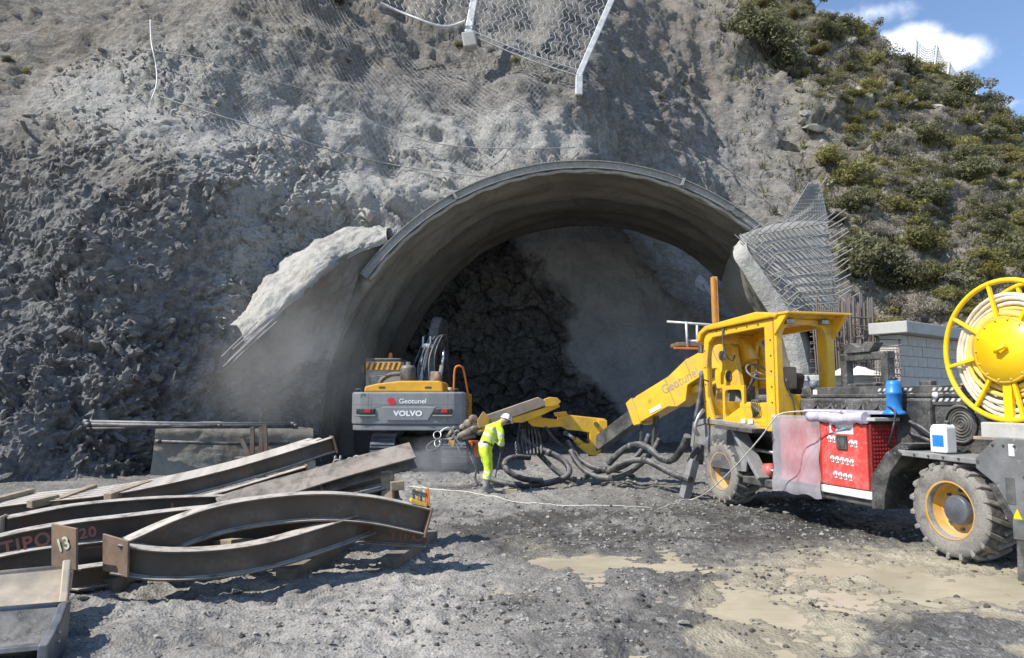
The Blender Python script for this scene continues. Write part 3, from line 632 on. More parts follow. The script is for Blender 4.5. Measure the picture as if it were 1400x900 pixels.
def scatter_stuff(name, n, protos, area, size, density, m, kind='stuff', zfun=None):
    V, F, b = [], [], 0; k = 0; data = []
    for p in protos:
        co = np.array([v.co[:] for v in p.vertices]); fa = np.array([f.vertices[:] for f in p.polygons]); data.append((co, fa))
    while k < n:
        x = rng.uniform(area[0], area[1]); y = math.exp(rng.uniform(math.log(area[2]), math.log(area[3])))
        if rng.random() > density(x, y): continue
        k += 1; co, fa = data[rng.integers(len(data))]; s = size()*(.7+y*.045); a = rng.uniform(0, 6.28); ca, sa = math.cos(a), math.sin(a)
        q = co*s; q = np.stack([q[:, 0]*ca-q[:, 1]*sa, q[:, 0]*sa+q[:, 1]*ca, q[:, 2]], -1); V.append((q, x, y, s)); F.append(fa+b); b += len(co)
    xs = np.array([v[1] for v in V]); ys = np.array([v[2] for v in V]); z = ground_h(xs, ys)[0]
    VV = np.concatenate([v[0]+np.array([v[1], v[2], zz+v[3]*.12]) for v, zz in zip(V, z)])
    o = link(name, np_mesh(name, VV, np.concatenate(F), m, False)); o['kind'] = kind; return o
def dens(x, y):
    v = .25+.75*float(sstep(-.25, .35, fbm(np.array([[x*.9, y*.9, 7.7]]), 3))[0])
    return v*(.22 if (x > 1.6 and y < 9.5) else 1)*(.3 if x > 0.9 and y < 7 else 1)
scatter_stuff('gravel', 9500, STN[6:], (-7.5, 6.5, 5.0, 19), lambda: rng.choice([.011, .015, .02, .03, .042], p=[.3, .3, .22, .13, .05]), dens, M['stone'])

M['clod'] = mat('wet_mud_clod', (.055, .052, .048), .75, var=.4, scale=3, dirt=(.12, .112, .1), amount=.45, dscale=4, bump=.6, bscale=18, bdist=.02)
def dens2(x, y):
    px, py = 700+1000*x/y, 545+1800/y
    w = math.exp(-((px-760)/230)**2-((py-850)/45)**2)+.8*math.exp(-((px-900)/260)**2-((py-715)/30)**2)+math.exp(-((px-1220)/170)**2-((py-862)/28)**2)+.5*math.exp(-((px-1050)/250)**2-((py-780)/50)**2)
    return min(1, w)*(.2+.8*float(sstep(-.2, .35, fbm(np.array([[x*2.1, y*2.1, 3.3]]), 3))[0]))
scatter_stuff('mud_clods', 1900, STN[6:], (-2.5, 6.0, 5.0, 14), lambda: rng.choice([.012, .018, .026, .04], p=[.35, .35, .2, .1]), dens2, M['clod'])
# broken fragments sticking to the left rock face
def fragments(name, n, m):
    V, F, b, AT = [], [], 0, []; pro = []; Af = att.reshape(-1, 4)
    for p in STN[6:]: pro.append((np.array([v.co[:] for v in p.vertices]), np.array([f.vertices[:] for f in p.polygons])))
    cu = np.cumsum(lm*(PB[..., 0] > -15)*(PB[..., 0] < 0)*vkeep*(QX < 1.7)*(.25+patch)); tot = cu[-1]
    pick = np.searchsorted(cu, rng.random(n)*tot); Pf = PR.reshape(-1, 3); Nf = NB.reshape(-1, 3)
    for i in pick:
        co, fa = pro[rng.integers(len(pro))]; s = rng.choice([.035, .055, .085, .13, .2], p=[.34, .34, .2, .09, .03]); q = Quaternion(rng.normal(size=4)).normalized()
        R = np.array(q.to_matrix()); vv = (co*s*np.array([1.7, .75, 1.1]))@R.T+Pf[i]+Nf[i]*s*.15; V.append(vv); F.append(fa+b); b += len(co); AT.append(np.repeat(Af[i][None]*np.array([1.1, 1, .85, 1]), len(co), 0))
    o = link(name, np_mesh(name, np.concatenate(V), np.concatenate(F), m, False, np.concatenate(AT))); o['kind'] = 'stuff'
fragments('rock_fragments', 5600, M['rock'])
# ================================================================== TUNNEL PORTAL
def arc_pt(th, s, dR=0.0):
    """inner face of the sprayed canopy; th from the right springing (0) to the left (pi), s = 0 front .. 1 back"""
    R = 8.02-.40*s+dR; cx = 2.45+.6*s; cz = .72+.33*s
    x = cx+R*math.cos(th); return Vector((x, 22+6.1*s+.1*(x-cx), cz+R*math.sin(th)))
portal = thing('tunnel_portal', 'huge grey sprayed concrete arch canopy in front of the tunnel mouth', 'tunnel portal', (2.45, 22, 0))
OFF = Vector((2.45, 22, 0))
def canopy():
    ths = np.linspace(-.16, PI+.16, 210); ss = np.linspace(0, 1, 56)
    T, S = np.meshgrid(ths, ss); base = np.array([[arc_pt(a, b)[:] for a in ths] for b in ss])
    out = np.array([[arc_pt(a, b, .34)[:] for a in ths] for b in ss])
    n = (out-base)/.34
    q = np.stack([T*8, S*6, 0*T], -1)
    rings = .05*np.cos(2*PI*S*6.0/1.22)*(.5+.5*fbm(q*.3+4, 2)) + .14*fbm(q*np.array([.16, .55, 1])+2, 3) + .045*fbm(q*np.array([.5, 1.6, 1])+12, 3)+.012*fbm(q*4+2, 3)
    edge = .05*np.exp(-S*18)*fbm(q*np.array([2.5, 1, 1])+1, 3)
    rings += .26*sstep(.42, .62, S+.05*fbm(q*.4+8, 2))*.5
    inn = base-n*(rings-.03)[..., None]*1.0
    inn[..., 1] += edge*2.2
    k = len(ths); r = len(ss); V = np.concatenate([inn.reshape(-1, 3), out.reshape(-1, 3)])-np.array(OFF)
    F = [grid_faces(r, k), grid_faces(r, k)[:, ::-1]+r*k]; e = np.arange(k-1); b = (r-1)*k
    F += [np.stack([e, e+r*k, e+1+r*k, e+1], -1), np.stack([b+e, b+e+1, b+e+1+r*k, b+e+r*k], -1)]
    for c in (0, k-1):
        i = np.arange(r-1)*k+c; F.append(np.stack([i, i+k, i+k+r*k, i+r*k], -1))
    me = np_mesh('canopy_lining', V, np.concatenate(F), [M['shot'], M['shotrear']], True)
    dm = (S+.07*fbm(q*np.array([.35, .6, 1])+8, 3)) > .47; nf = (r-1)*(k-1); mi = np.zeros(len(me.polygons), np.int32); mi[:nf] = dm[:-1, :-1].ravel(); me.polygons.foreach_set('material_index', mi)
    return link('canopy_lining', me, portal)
canopy()
# steel rib round the front rim: an I section seen as a groove between two flanges
ths = [PI-.02-i*(PI-1.02+.25)/90 for i in range(91)]
def rim(th, dR, dy): return arc_pt(th, 0, dR)-OFF+Vector((0, dy, 0))
ths = list(np.linspace(PI-.60, .72, 90)); ups = [Vector((math.cos(t), 0, math.sin(t))) for t in ths]
I_SEC = [(-.09, -.12), (.09, -.12), (.09, -.10), (.012, -.10), (.012, .10), (.09, .10), (.09, .12), (-.09, .12), (-.09, .10), (-.012, .10), (-.012, -.10), (-.09, -.10)]
mb = MB(); mb.sweep([(a, b) for a, b in I_SEC], [rim(t, .21, -.10) for t in ths], ups=ups); mb.build('steel_rib', M['rebargrey'], portal)
mb = MB(); pts = [rim(t, .03+.02*math.sin(t*57), -.06) for t in ths]; mb.tube(pts, [.055+.02*random.random() for _ in pts], 6); mb.build('spray_lip', M['shotpale'], portal)
for th in (2.10, 1.22):
    a = rim(th, .10, -.2); b = rim(th, .34, -.2); MB().bar(a, b, .07, .16, (0, 1, 0)).build('rib_stiffener', M['rebargrey'], portal)
for th in (1.03, .985):
    a = rim(th, .12, -.22); b = rim(th-.03, .20, -.22); MB().bar(a, b, .16, .05, (0, 1, 0)).build('blue_strap', M['greypaint'], portal)

# ---- left wing: flared sprayed wall joining the canopy to the rock
def ruled_sheet(name, rows, m, parent, off, amp=.06, thick=None, fq=1.4, nu=70, smooth=True):
    """rows: polylines of equal count; interpolated surface with a sprayed, uneven skin"""
    R = [catmull([p-off for p in r], 14) for r in rows]; k = len(R[0])
    G_ = [catmull([R[j][i] for j in range(len(R))], nu//max(1, len(R)-1)) for i in range(k)]
    A = np.array([[p[:] for p in g] for g in G_]).transpose(1, 0, 2); n = np.cross(np.gradient(A, axis=0), np.gradient(A, axis=1)); n /= np.linalg.norm(n, axis=-1, keepdims=True)+1e-9
    q = A+np.array(off); d = amp*(fbm(q*fq*.5, 3)+.45*fbm(q*fq*2, 3)+.15*fbm(q*fq*7, 2)); A = A+n*d[..., None]
    r, c = A.shape[:2]
    return link(name, np_mesh(name, A.reshape(-1, 3), grid_faces(r, c), m, smooth), parent)
# face edge, seen from the yard, and the sunlit sloping shoulder above it
E1 = [W(333, 464, 18.35), W(352, 446, 18.45), W(398, 402, 19.0), W(448, 362, 19.8), W(492, 336, 20.9), W(528, 325, 21.4)]
E2 = [W(322, 448, 19.0), W(334, 426, 19.2), W(362, 384, 19.9), W(418, 342, 20.8), W(474, 318, 21.8), W(530, 312, 22.4)]
B1 = [arc_pt(PI+.10, .03), arc_pt(PI-.02, .03), arc_pt(PI-.16, .03), arc_pt(PI-.32, .03), arc_pt(PI-.46, .02), arc_pt(PI-.60, .02)]
# face: from the foot in front of the rock to the canopy edge
def lerp(a, b, t): return a+(b-a)*t
F0 = [Vector((-10.2, 18.6, -.3)), Vector((-9.9, 18.8, .8)), Vector((-9.3, 18.9, 2.0)), W(304, 506, 18.9), W(342, 453, 18.5), W(398, 403, 19.02), W(448, 363, 19.82), W(492, 337, 20.92), W(528, 326, 21.42)]
Fm = []; F2 = [arc_pt(PI+.13, .04), arc_pt(PI+.03, .04), arc_pt(PI-.06, .04), arc_pt(PI-.15, .04), arc_pt(PI-.24, .04), arc_pt(PI-.33, .04), arc_pt(PI-.42, .04), arc_pt(PI-.51, .04), arc_pt(PI-.60, .04)]
for a, b, bulge in zip(F0, F2, (.2, .3, .45, .55, .6, .55, .4, .2, .05)):
    Fm.append(lerp(a, b, .5)+Vector((0, bulge, 0)))
wing = thing('wing_wall', 'flared left wing of sprayed concrete with a bright sunlit sloping shoulder', 'wing wall', (-7, 19, 0)); WO = Vector((-7, 19, 0))
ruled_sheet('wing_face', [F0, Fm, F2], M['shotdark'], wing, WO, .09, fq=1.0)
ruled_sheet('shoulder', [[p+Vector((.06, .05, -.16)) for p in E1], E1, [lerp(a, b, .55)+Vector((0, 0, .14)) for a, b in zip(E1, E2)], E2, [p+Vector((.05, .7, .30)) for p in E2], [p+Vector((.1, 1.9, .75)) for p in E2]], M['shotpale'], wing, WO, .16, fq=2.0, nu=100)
ubar = unit_bar('rebar', M['rebargrey'])
for i, (a, b) in enumerate((((305, 502), (368, 442)), ((310, 505), (365, 450)), ((322, 492), (362, 452)), ((303, 488), (352, 440)), ((318, 478), (372, 430)), ((352, 464), (378, 440)), ((312, 494), (360, 446)), ((336, 470), (374, 436)))):
    set_bar('rebar', ubar, W(*a, 17.5+.05*i)-WO, W(*b, 18.2+.04*i)-WO, .017, wing)

# ---- right wing: stub wall with a sunlit front edge and a mat of starter bars
rw = thing('wing_wall', 'right wing of pale concrete with a steel bar mat on its front', 'wing wall', (7.8, 21, 0)); RO = Vector((7.8, 21, 0))
YF = 20.9
A_ = [W(1003, 338, 21.4), W(1003, 352, YF+.1), W(1016, 372, YF), W(1034, 402, YF), W(1052, 430, YF), W(1068, 458, YF), W(1082, 510, YF), W(1090, 570, YF), W(1094, 630, YF)]
B_ = [W(1020, 318, 21.6), W(1022, 340, YF+.05), W(1035, 360, YF-.05), W(1054, 388, YF-.1), W(1073, 416, YF-.1), W(1090, 444, YF-.1), W(1106, 508, YF-.1), W(1114, 570, YF-.1), W(1118, 630, YF-.1)]
S_ = [W(1002, 336, 22.6), W(996, 352, 24.0), W(990, 372, 25.0), W(987, 402, 25.6), W(1004, 428, 25.6), W(1020, 458, 25.6), W(1034, 510, 25.6), W(1040, 570, 25.6), W(1043, 620, 25.6)]
ruled_sheet('inner_face', [S_, [lerp(a, b, .5)+Vector((.25, 0, 0)) for a, b in zip(S_, A_)], A_], M['shot'], rw, RO, .04, nu=40)
ruled_sheet('front_edge', [A_, [lerp(a, b, .5)+Vector((0, -.07, 0)) for a, b in zip(A_, B_)], B_], M['shotpale'], rw, RO, .025, fq=3, nu=20)
Bk = [p+Vector((.9, 1.6, 0)) for p in B_]
ruled_sheet('back_fill', [B_, Bk, [p+Vector((1.6, 4, 0)) for p in B_]], M['shot'], rw, RO, .05, nu=20)
# formed end face behind the bars
PT = [W(1010, 322, 21.25), W(1060, 306, 21.25), W(1100, 302, 21.3), W(1131, 303, 21.35)]
PBm = [W(1080, 452, 20.9), W(1118, 452, 20.95), W(1136, 452, 21.05), W(1150, 452, 21.15)]
mid1 = [W(1045, 387, 21.05), W(1078, 381, 21.1), W(1109, 378, 21.15), W(1140, 377, 21.22)]
ruled_sheet('end_face', [PT, mid1, PBm], M['concrete'], rw, RO, .015, nu=30)
mb = MB()
PTb = [p+Vector((0, .9, 0)) for p in PT]; ruled_sheet('top_face', [PT, PTb], M['shotpale'], rw, RO, .03, nu=12)
side = [PT[-1], mid1[-1], PBm[-1], PBm[-1]+Vector((.1, 0, -3.0))]; ruled_sheet('side_face', [side, [p+Vector((.5, 2.5, 0)) for p in side]], M['shot'], rw, RO, .03, nu=12)
ubar2 = unit_bar('rebar', M['rebargrey'])
def panel(u, v, off=.0):
    """point on the bar mat: u across 0..1, v down 0..1"""
    top = lerp(PT[0], PT[-1], u); bot = lerp(PBm[0], PBm[-1], u); m_ = lerp(mid1[0], mid1[-1], u)
    p = lerp(top, m_, v*2) if v < .5 else lerp(m_, bot, v*2-1)
    return p+Vector((-.02, -.10-off, .02))-RO
for i in range(22):       # diagonal bars, upper left to lower right
    u0 = -.05+(i-4)*.055+random.uniform(-.006, .006); v0 = .0
    if i < 4: u0, v0 = -.04, .34-.085*i
    L_ = min((1.03-u0)/.95, (1.0-v0)/.92); L_ = max(L_, .2)
    set_bar('rebar', ubar2, panel(u0, v0, .02), panel(u0+.95*L_, min(v0+.92*L_, 1.0), .02), .016, rw)
for i in range(7):
    u0 = -.02; v0 = .2+i*.115; set_bar('rebar', ubar2, panel(u0, v0, .02), panel(u0+.5+.06*i, min(v0+.5, 1), .02), .015, rw)
for v in (.04, .14, .25, .40, .48, .56, .64, .70, .77, .84, .93):   # cross bars
    set_bar('rebar', ubar2, panel(.10 if v < .1 else .25, v, .05), panel(1.04, v-.015, .05), .016, rw)
for i in range(20):       # starters sticking out on the free side
    v = .02+i*.05; p = panel(1.0, v, .05); d = Vector((.32+.25*random.random(), -.55, .22+.12*random.random())); set_bar('rebar', ubar2, p-d*.35, p+d*random.uniform(.45, .9), .017, rw)
for i in range(9):        # starters along the top and the inner edge
    p = panel(.05+i*.105, .03, .04); set_bar('rebar', ubar2, p, p+Vector((.22+.1*random.random(), -.5, .24)), .016, rw)
for i in range(18):
    p = panel(.10+.008*i, .05+i*.054, .04); set_bar('rebar', ubar2, p-Vector((.1, .0, .08)), p+Vector((random.uniform(.0, .32), -.4*random.random()-.1, random.uniform(.02, .26))), .016, rw)
# upright mesh fin above
f0, f1, f2, f3 = W(1070, 304, 22.0), W(1104, 256, 22.2), W(1120, 254, 22.5), W(1131, 304, 22.3)
fin = thing('mesh_fin', 'tall pointed steel mesh formwork standing above the right wing', 'mesh', (8.6, 22.2, 6.9)); FO = Vector((8.6, 22.2, 6.9))
fv = [p-FO for p in (f0, f1, f2, f3)]; fb = [p+Vector((.1, .10, 0)) for p in fv]
MB().add(fv+fb, [(0, 1, 2, 3), (7, 6, 5, 4), (0, 4, 5, 1), (1, 5, 6, 2), (2, 6, 7, 3), (3, 7, 4, 0)]).build('expanded_sheet', M['concrete'], fin)
for i in range(15):
    t_ = i/14; a = lerp(fv[0], fv[3], t_); b = lerp(fv[1], fv[2], t_); set_bar('rebar', ubar2, a+Vector((0, -.05, -.1)), b+Vector((0, -.05, .05+.1*random.random())), .012, fin)
for i in range(9):
    t_ = .1+i*.1; set_bar('rebar', ubar2, lerp(fv[0], fv[1], t_)+Vector((0, -.07, 0)), lerp(fv[3], fv[2], t_)+Vector((0, -.07, 0)), .009, fin)
set_bar('rebar', ubar2, fv[2]+Vector((-.1, -.05, -.2)), fv[2]+Vector((.22, -.1, .25)), .018, fin)

# ---- lattice girder along the top edge of the heading
lg = thing('lattice_girder', 'dusty lattice girder of welded bars arching along the heading top edge', 'lattice girder', (2.3, 30.2, 1)); LO = Vector((2.3, 30.2, 1))
tl = np.linspace(1.46, .30, 60)
def hp(t, dr, dy): return Vector(((7.6+dr)*math.cos(t), .45+dy+.09*(8.8+dr)*math.sin(t), (8.8+dr)*math.sin(t)))
for dr, dy in ((0, 0), (.34, .1), (.17, -.28)): MB().tube([hp(t, dr-.15, dy) for t in tl], .028, 6).build('chord', M['wire'], lg)
mb = MB()
for i in range(len(tl)-1):
    q = ((0, 0), (.17, -.28), (.34, .1), (.17, -.28)); a = q[i % 4]; b = q[(i+1) % 4]; mb.cyl(hp(tl[i], a[0]-.15, a[1]), hp(tl[i+1], b[0]-.15, b[1]), .014, n=5)
mb.build('lacing', M['wire'], lg)['kind'] = 'stuff'

# ---- pipes resting on brackets along the foot of the left wall, and the low wall behind
rwall = thing('retaining_wall', 'low smooth grey concrete wall at the foot of the rock behind beams', 'wall', (-7.2, 17.2, 0)); ro = Vector((-7.2, 17.2, 0))
low_ = [[W(px, 650, y) for px, y in ((205, 16.1), (280, 16.7), (350, 17.3), (432, 18.0))], [W(px, py, y+.05) for px, py, y in ((210, 612, 16.2), (280, 608, 16.8), (350, 610, 17.4), (430, 612, 18.1))], [W(px, py, y+.12) for px, py, y in ((213, 586, 16.3), (280, 583, 16.9), (350, 587, 17.5), (428, 590, 18.2))], [W(px, py, y+1.2) for px, py, y in ((216, 580, 16.3), (280, 577, 16.9), (350, 581, 17.5), (428, 586, 18.2))]]
ruled_sheet('wall', low_, M['shot'], rwall, ro, .05, fq=2.0, nu=60)
for i, (p, q, y0, y1, r, lab) in enumerate((((118, 577), (400, 580), 15.6, 17.5, .045, 'topmost long grey pipe lying along the foot of the rock wall'), ((120, 581), (404, 583), 15.55, 17.45, .05, 'thick long dark pipe lying under the topmost pipe at the wall'), ((122, 586), (300, 582), 15.8, 16.5, .025, 'thin long bar lying under the pipes against the rock wall'), ((216, 604), (392, 607), 16.0, 17.4, .04, 'shorter lower pipe lying across the low grey wall'))):
    mb = MB(); A0, B0 = W(*p, y0), W(*q, y1); mid = (A0+B0)/2; mb.tube([A0-mid, Vector((0, 0, -.02)), B0-mid], r, 10)
    for e in (A0-mid, B0-mid): mb.cyl(e-Vector((.05, 0, 0)), e+Vector((.05, 0, 0)), r*1.25, n=10)
    o = mb.build('steel_pipe', M['dark'] if i else M['greypaint']); o.location = mid; tag(o, lab, 'pipe', 'pipes along the rock wall')
br = thing('pipe_bracket', 'dark steel bracket holding the pipes near the wing wall', 'bracket', G(352, 640)); bo = br.location.copy(); bo = W(352, 640, 16.75); bo.z = 0; br.location = bo
for (p, q) in (((345, 622), (345, 584)), ((357, 622), (357, 584)), ((330, 600), (342, 625)), ((364, 625), (362, 580))):
    MB().bar(W(*p, 16.72)-bo, W(*q, 16.72)-bo, .09, .06, (0, 1, 0)).build('upright', M['beam'], br)
MB().bar(W(322, 628, 16.7)-bo, W(378, 628, 16.7)-bo, .2, .1).build('foot', M['beam'], br)
for px in (345, 357): MB().bar(W(px, 622, 16.72)-bo, Vector((W(px, 622, 16.72).x-bo.x, 0, 0)), .08, .06, (0, 1, 0)).build('leg', M['beam'], br)

# ================================================================== NETS
def wire_mesh(polys, r, sides=3):
    V, F, b = [], [], 0
    for pts in polys:
        P = np.asarray(pts, float); k = len(P)
        if k < 2: continue
        T = np.gradient(P, axis=0); T /= np.linalg.norm(T, axis=1, keepdims=True)+1e-9
        u = np.cross(T, [.3, .9, .1]); u /= np.linalg.norm(u, axis=1, keepdims=True)+1e-9; w = np.cross(T, u)
        ring = np.stack([P+(u*math.cos(2*PI*j/sides)+w*math.sin(2*PI*j/sides))*r for j in range(sides)], 1)
        V.append(ring.reshape(-1, 3)); i = np.arange(k-1)[:, None]*sides; j = np.arange(sides)[None]; j2 = (j+1) % sides
        F.append(np.stack([i+j, i+j2, i+sides+j2, i+sides+j], -1).reshape(-1, 4)+b); b += k*sides
    return np.concatenate(V), np.concatenate(F)
# drape mesh lying on the upper left slope (x range, profile range)
PL = slope_base(XX, QX)+NB*(bigf*np.clip(.9-.2*lef, .3, 1)+.55*(d1+d2)*rough+.17)[..., None]
def on_low(x, q):
    ix = np.clip(np.searchsorted(gx, x)-1, 0, nc-2); iq = np.clip(np.searchsorted(gq, q)-1, 0, nr-2)
    fx = ((x-gx[ix])/(gx[ix+1]-gx[ix]))[:, None]; fq = ((q-gq[iq])/(gq[iq+1]-gq[iq]))[:, None]
    return PL[iq, ix]*(1-fx)*(1-fq)+PL[iq, ix+1]*fx*(1-fq)+PL[iq+1, ix]*(1-fx)*fq+PL[iq+1, ix+1]*fx*fq
def drape(name, label, x0, x1, qlo, qhi, cell, r, m):
    """diamond mesh: two families of diagonals; qlo / qhi are functions of x"""
    polys = []; span = 14.0
    for sgn in (1, -1):
        for c in np.arange(x0-span, x1+span, cell):
            q = np.linspace(.2, 2.6, 260); z = slope_base(np.full_like(q, 0), q)[:, 2]
            x = c+sgn*(z-8)*.72; ok = (x > x0) & (x < x1) & (np.hypot(x-2.62, z-.9) > 8.6); ok &= (q > qlo(x)) & (q < qhi(x))
            if ok.sum() > 3:
                idx = np.where(ok)[0]; idx = idx[:np.argmax(np.diff(np.append(idx, 9999)) > 1)+1]
                if len(idx) > 3: polys.append(on_low(x[idx], q[idx]))
    V, F = wire_mesh(polys, r); c0 = V.mean(0); o = link(name, np_mesh(name, V-c0, F, m)); o.location = c0; return tag(o, label, 'net')
drape('rockfall_net', 'fine grey wire netting draped over the upper left rock slope', -10.2, 1.2, lambda x: 1.28-.047*(x+10.2)+.03*np.sin(x*2), lambda x: 2.35-.05*(x+10), .19, .0055, M['wire'])
# cables along net edges
def slope_cable(name, label, pix, r, off, m, group=None):
    pts = catmull([slope_hit(*p, off) for p in pix], 6); mid = sum(pts, Vector())/len(pts); o = MB().tube([p-mid for p in pts], r, 6).build(name, m); o.location = mid; tag(o, label, 'cable', group)
slope_cable('net_cable', 'long steel cable crossing the slope below the wire netting', [(212, 140), (290, 160), (380, 185), (470, 215), (535, 228), (620, 246), (690, 250)], .022, .22, M['rebargrey'], 'cables on the slope')
slope_cable('net_cable', 'upper steel cable across the netted slope', [(200, 78), (280, 90), (360, 112), (440, 135), (520, 175), (600, 200), (710, 206), (780, 204)], .018, .25, M['rebargrey'], 'cables on the slope')
slope_cable('net_cable', 'short upright cable at the left edge of the netting', [(212, 35), (213, 65), (216, 100), (218, 130), (212, 145)], .02, .28, M['post'], 'cables on the slope')
slope_cable('net_cable', 'sagging steel cable low on the slope right of the canopy crown', [(930, 200), (985, 232), (1030, 262), (1062, 285)], .02, .2, M['rebar'], 'cables on the slope')
# anchor heads
for (px, py, s, lab) in ((505, 300, .26, 'largest pale concrete anchor head just above the left shoulder'), (536, 222, .20, 'pale anchor head under the net on the bare rock'), (614, 243, .18, 'pale anchor head close to the canopy rim left of crown'), (148, 215, .1, 'tiny anchor head far left on the rock slope')):
    p = slope_hit(px, py, -.02); n = Vector((-.25, -.85, .25)).normalized(); u = n.cross(Vector((0, 0, 1))).normalized(); v = u.cross(n)
    a = thing('rock_anchor', lab, 'anchor', p, 0, 'rock anchors'); mb = MB(); mb.M = Matrix((u, v, n)).transposed().to_4x4() @ Matrix.Rotation(.5, 4, 'Z')
    mb.box((-s*.6, -s*.6, -.1), (s*.6, s*.6, s*.9)); mb.build('head', M['shotpale'], a, .04, 2)
    mb = MB(); mb.M = Matrix((u, v, n)).transposed().to_4x4(); mb.cyl((0, 0, s*.8), (s*.35, s*.1, s*1.6), s*.2, s*.14, 8); mb.build('bolt', M['shotpale'], a)
# rockfall catch panel at the top: two posts, hexagonal wire
cp = thing('catch_fence', 'rockfall catch fence panel of twisted wire between two leaning posts', 'fence'); YP = 26.0
p00, p10 = W(640, 46, YP), W(791, 104, YP-.5); p01, p11 = W(672, -130, YP+1.2), W(884, -110, YP+.6); cp.location = p10
for a, b, r in ((p00, p01, .17), (p10, p11, .14)):
    MB().bar(a-p10, b-p10, r*1.5, r*1.2, (0, 1, 0)).build('post', M['post'], cp, .02)
MB().bar(p10+Vector((0, .02, -.75))-p10, p10-p10+Vector((.02, 0, -.02)), .26, .3, (0, 1, 0)).build('footing', M['post'], cp, .03)
MB().bar(p00+Vector((.1, .05, -.55))-p10, p00-p10, .5, .5, (0, 1, 0)).build('footing', M['concrete'], cp, .05)
polys = []; nu, nv = 20, 30
def cpt(u, v):
    sag = .35*math.sin(PI*u)*(1-v); return lerp(lerp(p00, p10, u), lerp(p01, p11, u), v)+Vector((0, -.25*math.sin(PI*u)*math.sin(PI*min(v*1.2, 1)), -sag*.3))-p10
for i in range(nu+1):
    polys.append([cpt((i+(.32 if (j % 4) in (1, 2) else -.32)*.6)/nu, j/(nv*2.0)) for j in range(nv*2+1)] if i % 1 == 0 else [])
for j in range(0, nv*2, 4):
    for i in range(nu):
        for jj, off in ((j+1, .0), (j+3, .0)):
            if (jj//2) % 2 == 0: polys.append([cpt((i+.25)/nu, (jj+.2)/(nv*2.)), cpt((i+.75)/nu, (jj+.9)/(nv*2.))])
            else: polys.append([cpt((i+.25)/nu, (jj+.9)/(nv*2.)), cpt((i+.75)/nu, (jj+.2)/(nv*2.))])
V, F = wire_mesh(polys, .0125, 4); o = link('wire_net', np_mesh('wire_net', V, F, M['wire']), cp); o['kind'] = 'stuff'
V, F = wire_mesh([[cpt(u, v) for u in np.linspace(0, 1, 20)] for v in (.0, .03)], .03, 5); link('edge_cable', np_mesh('edge_cable', V, F, M['wire']), cp)
# second panel left of it, slack mesh hanging on the slope
cp2 = thing('catch_fence', 'slack torn catch netting hanging left of the fence panel', 'fence'); q00, q10 = W(520, 4, 25.6), W(636, 30, 25.8); q01, q11 = W(540, -90, 26.6), W(660, -100, 26.8); cp2.location = q10
def cpt2(u, v): return lerp(lerp(q00, q10, u), lerp(q01, q11, u), v)+Vector((0, .12*math.sin(9*u+5*v), -.35*math.sin(PI*u)+.1*math.sin(7*u+3*v)))-q10
polys = [[cpt2((i+(.25 if j % 2 else -.25))/12, j/22) for j in range(23)] for i in range(13)]; V, F = wire_mesh(polys, .012, 4); o = link('wire_net', np_mesh('wire_net', V, F, M['wire']), cp2); o['kind'] = 'stuff'
V, F = wire_mesh([[cpt2(u, 0) for u in np.linspace(0, 1, 16)]], .05, 5); link('edge_cable', np_mesh('edge_cable', V, F, M['post']), cp2)
# net fence on the crest
cf = thing('crest_fence', 'pale net fence on slim posts standing on the hill crest', 'fence'); YC = 47.5
tops = [W(1252, 54, YC), W(1281, 60, YC), W(1298, 84, YC), W(1319, 97, YC)]; bots = [W(1251, 110, YC), W(1275, 118, YC), W(1293, 124, YC), W(1316, 134, YC)]; cf.location = bots[0]; c0 = bots[0].copy()
for a, b in zip(bots, tops): MB().tube([a-c0, b-c0], .085, 8).build('post', M['post'], cf)
polys = []
for i in range(3):
    for u in np.linspace(0, 1, 12):
        sg = lambda v: Vector((0, 0, -.55*math.sin(PI*u)*v)); polys.append([lerp(bots[i], bots[i+1], u)-c0, lerp(tops[i], tops[i+1], u)+sg(1)-c0])
    for v in np.linspace(0, 1, 16):
        polys.append([lerp(lerp(bots[i], bots[i+1], u), lerp(tops[i], tops[i+1], u)+Vector((0, 0, -.55*math.sin(PI*u))), v)-c0 for u in np.linspace(0, 1, 9)])
V, F = wire_mesh(polys, .026, 3); o = link('net', np_mesh('net', V, F, M['post']), cf); o['kind'] = 'stuff'
for i, (px, py) in enumerate(((1336, 120),)):
    a = W(px, py+30, YC); o = MB().tube([Vector((0, 0, 0)), Vector((.05, 0, 2.0))], .07, 8).build('fence_post', M['post']); o.location = a; tag(o, 'lone slim fence post sticking up on the hill crest', 'post')
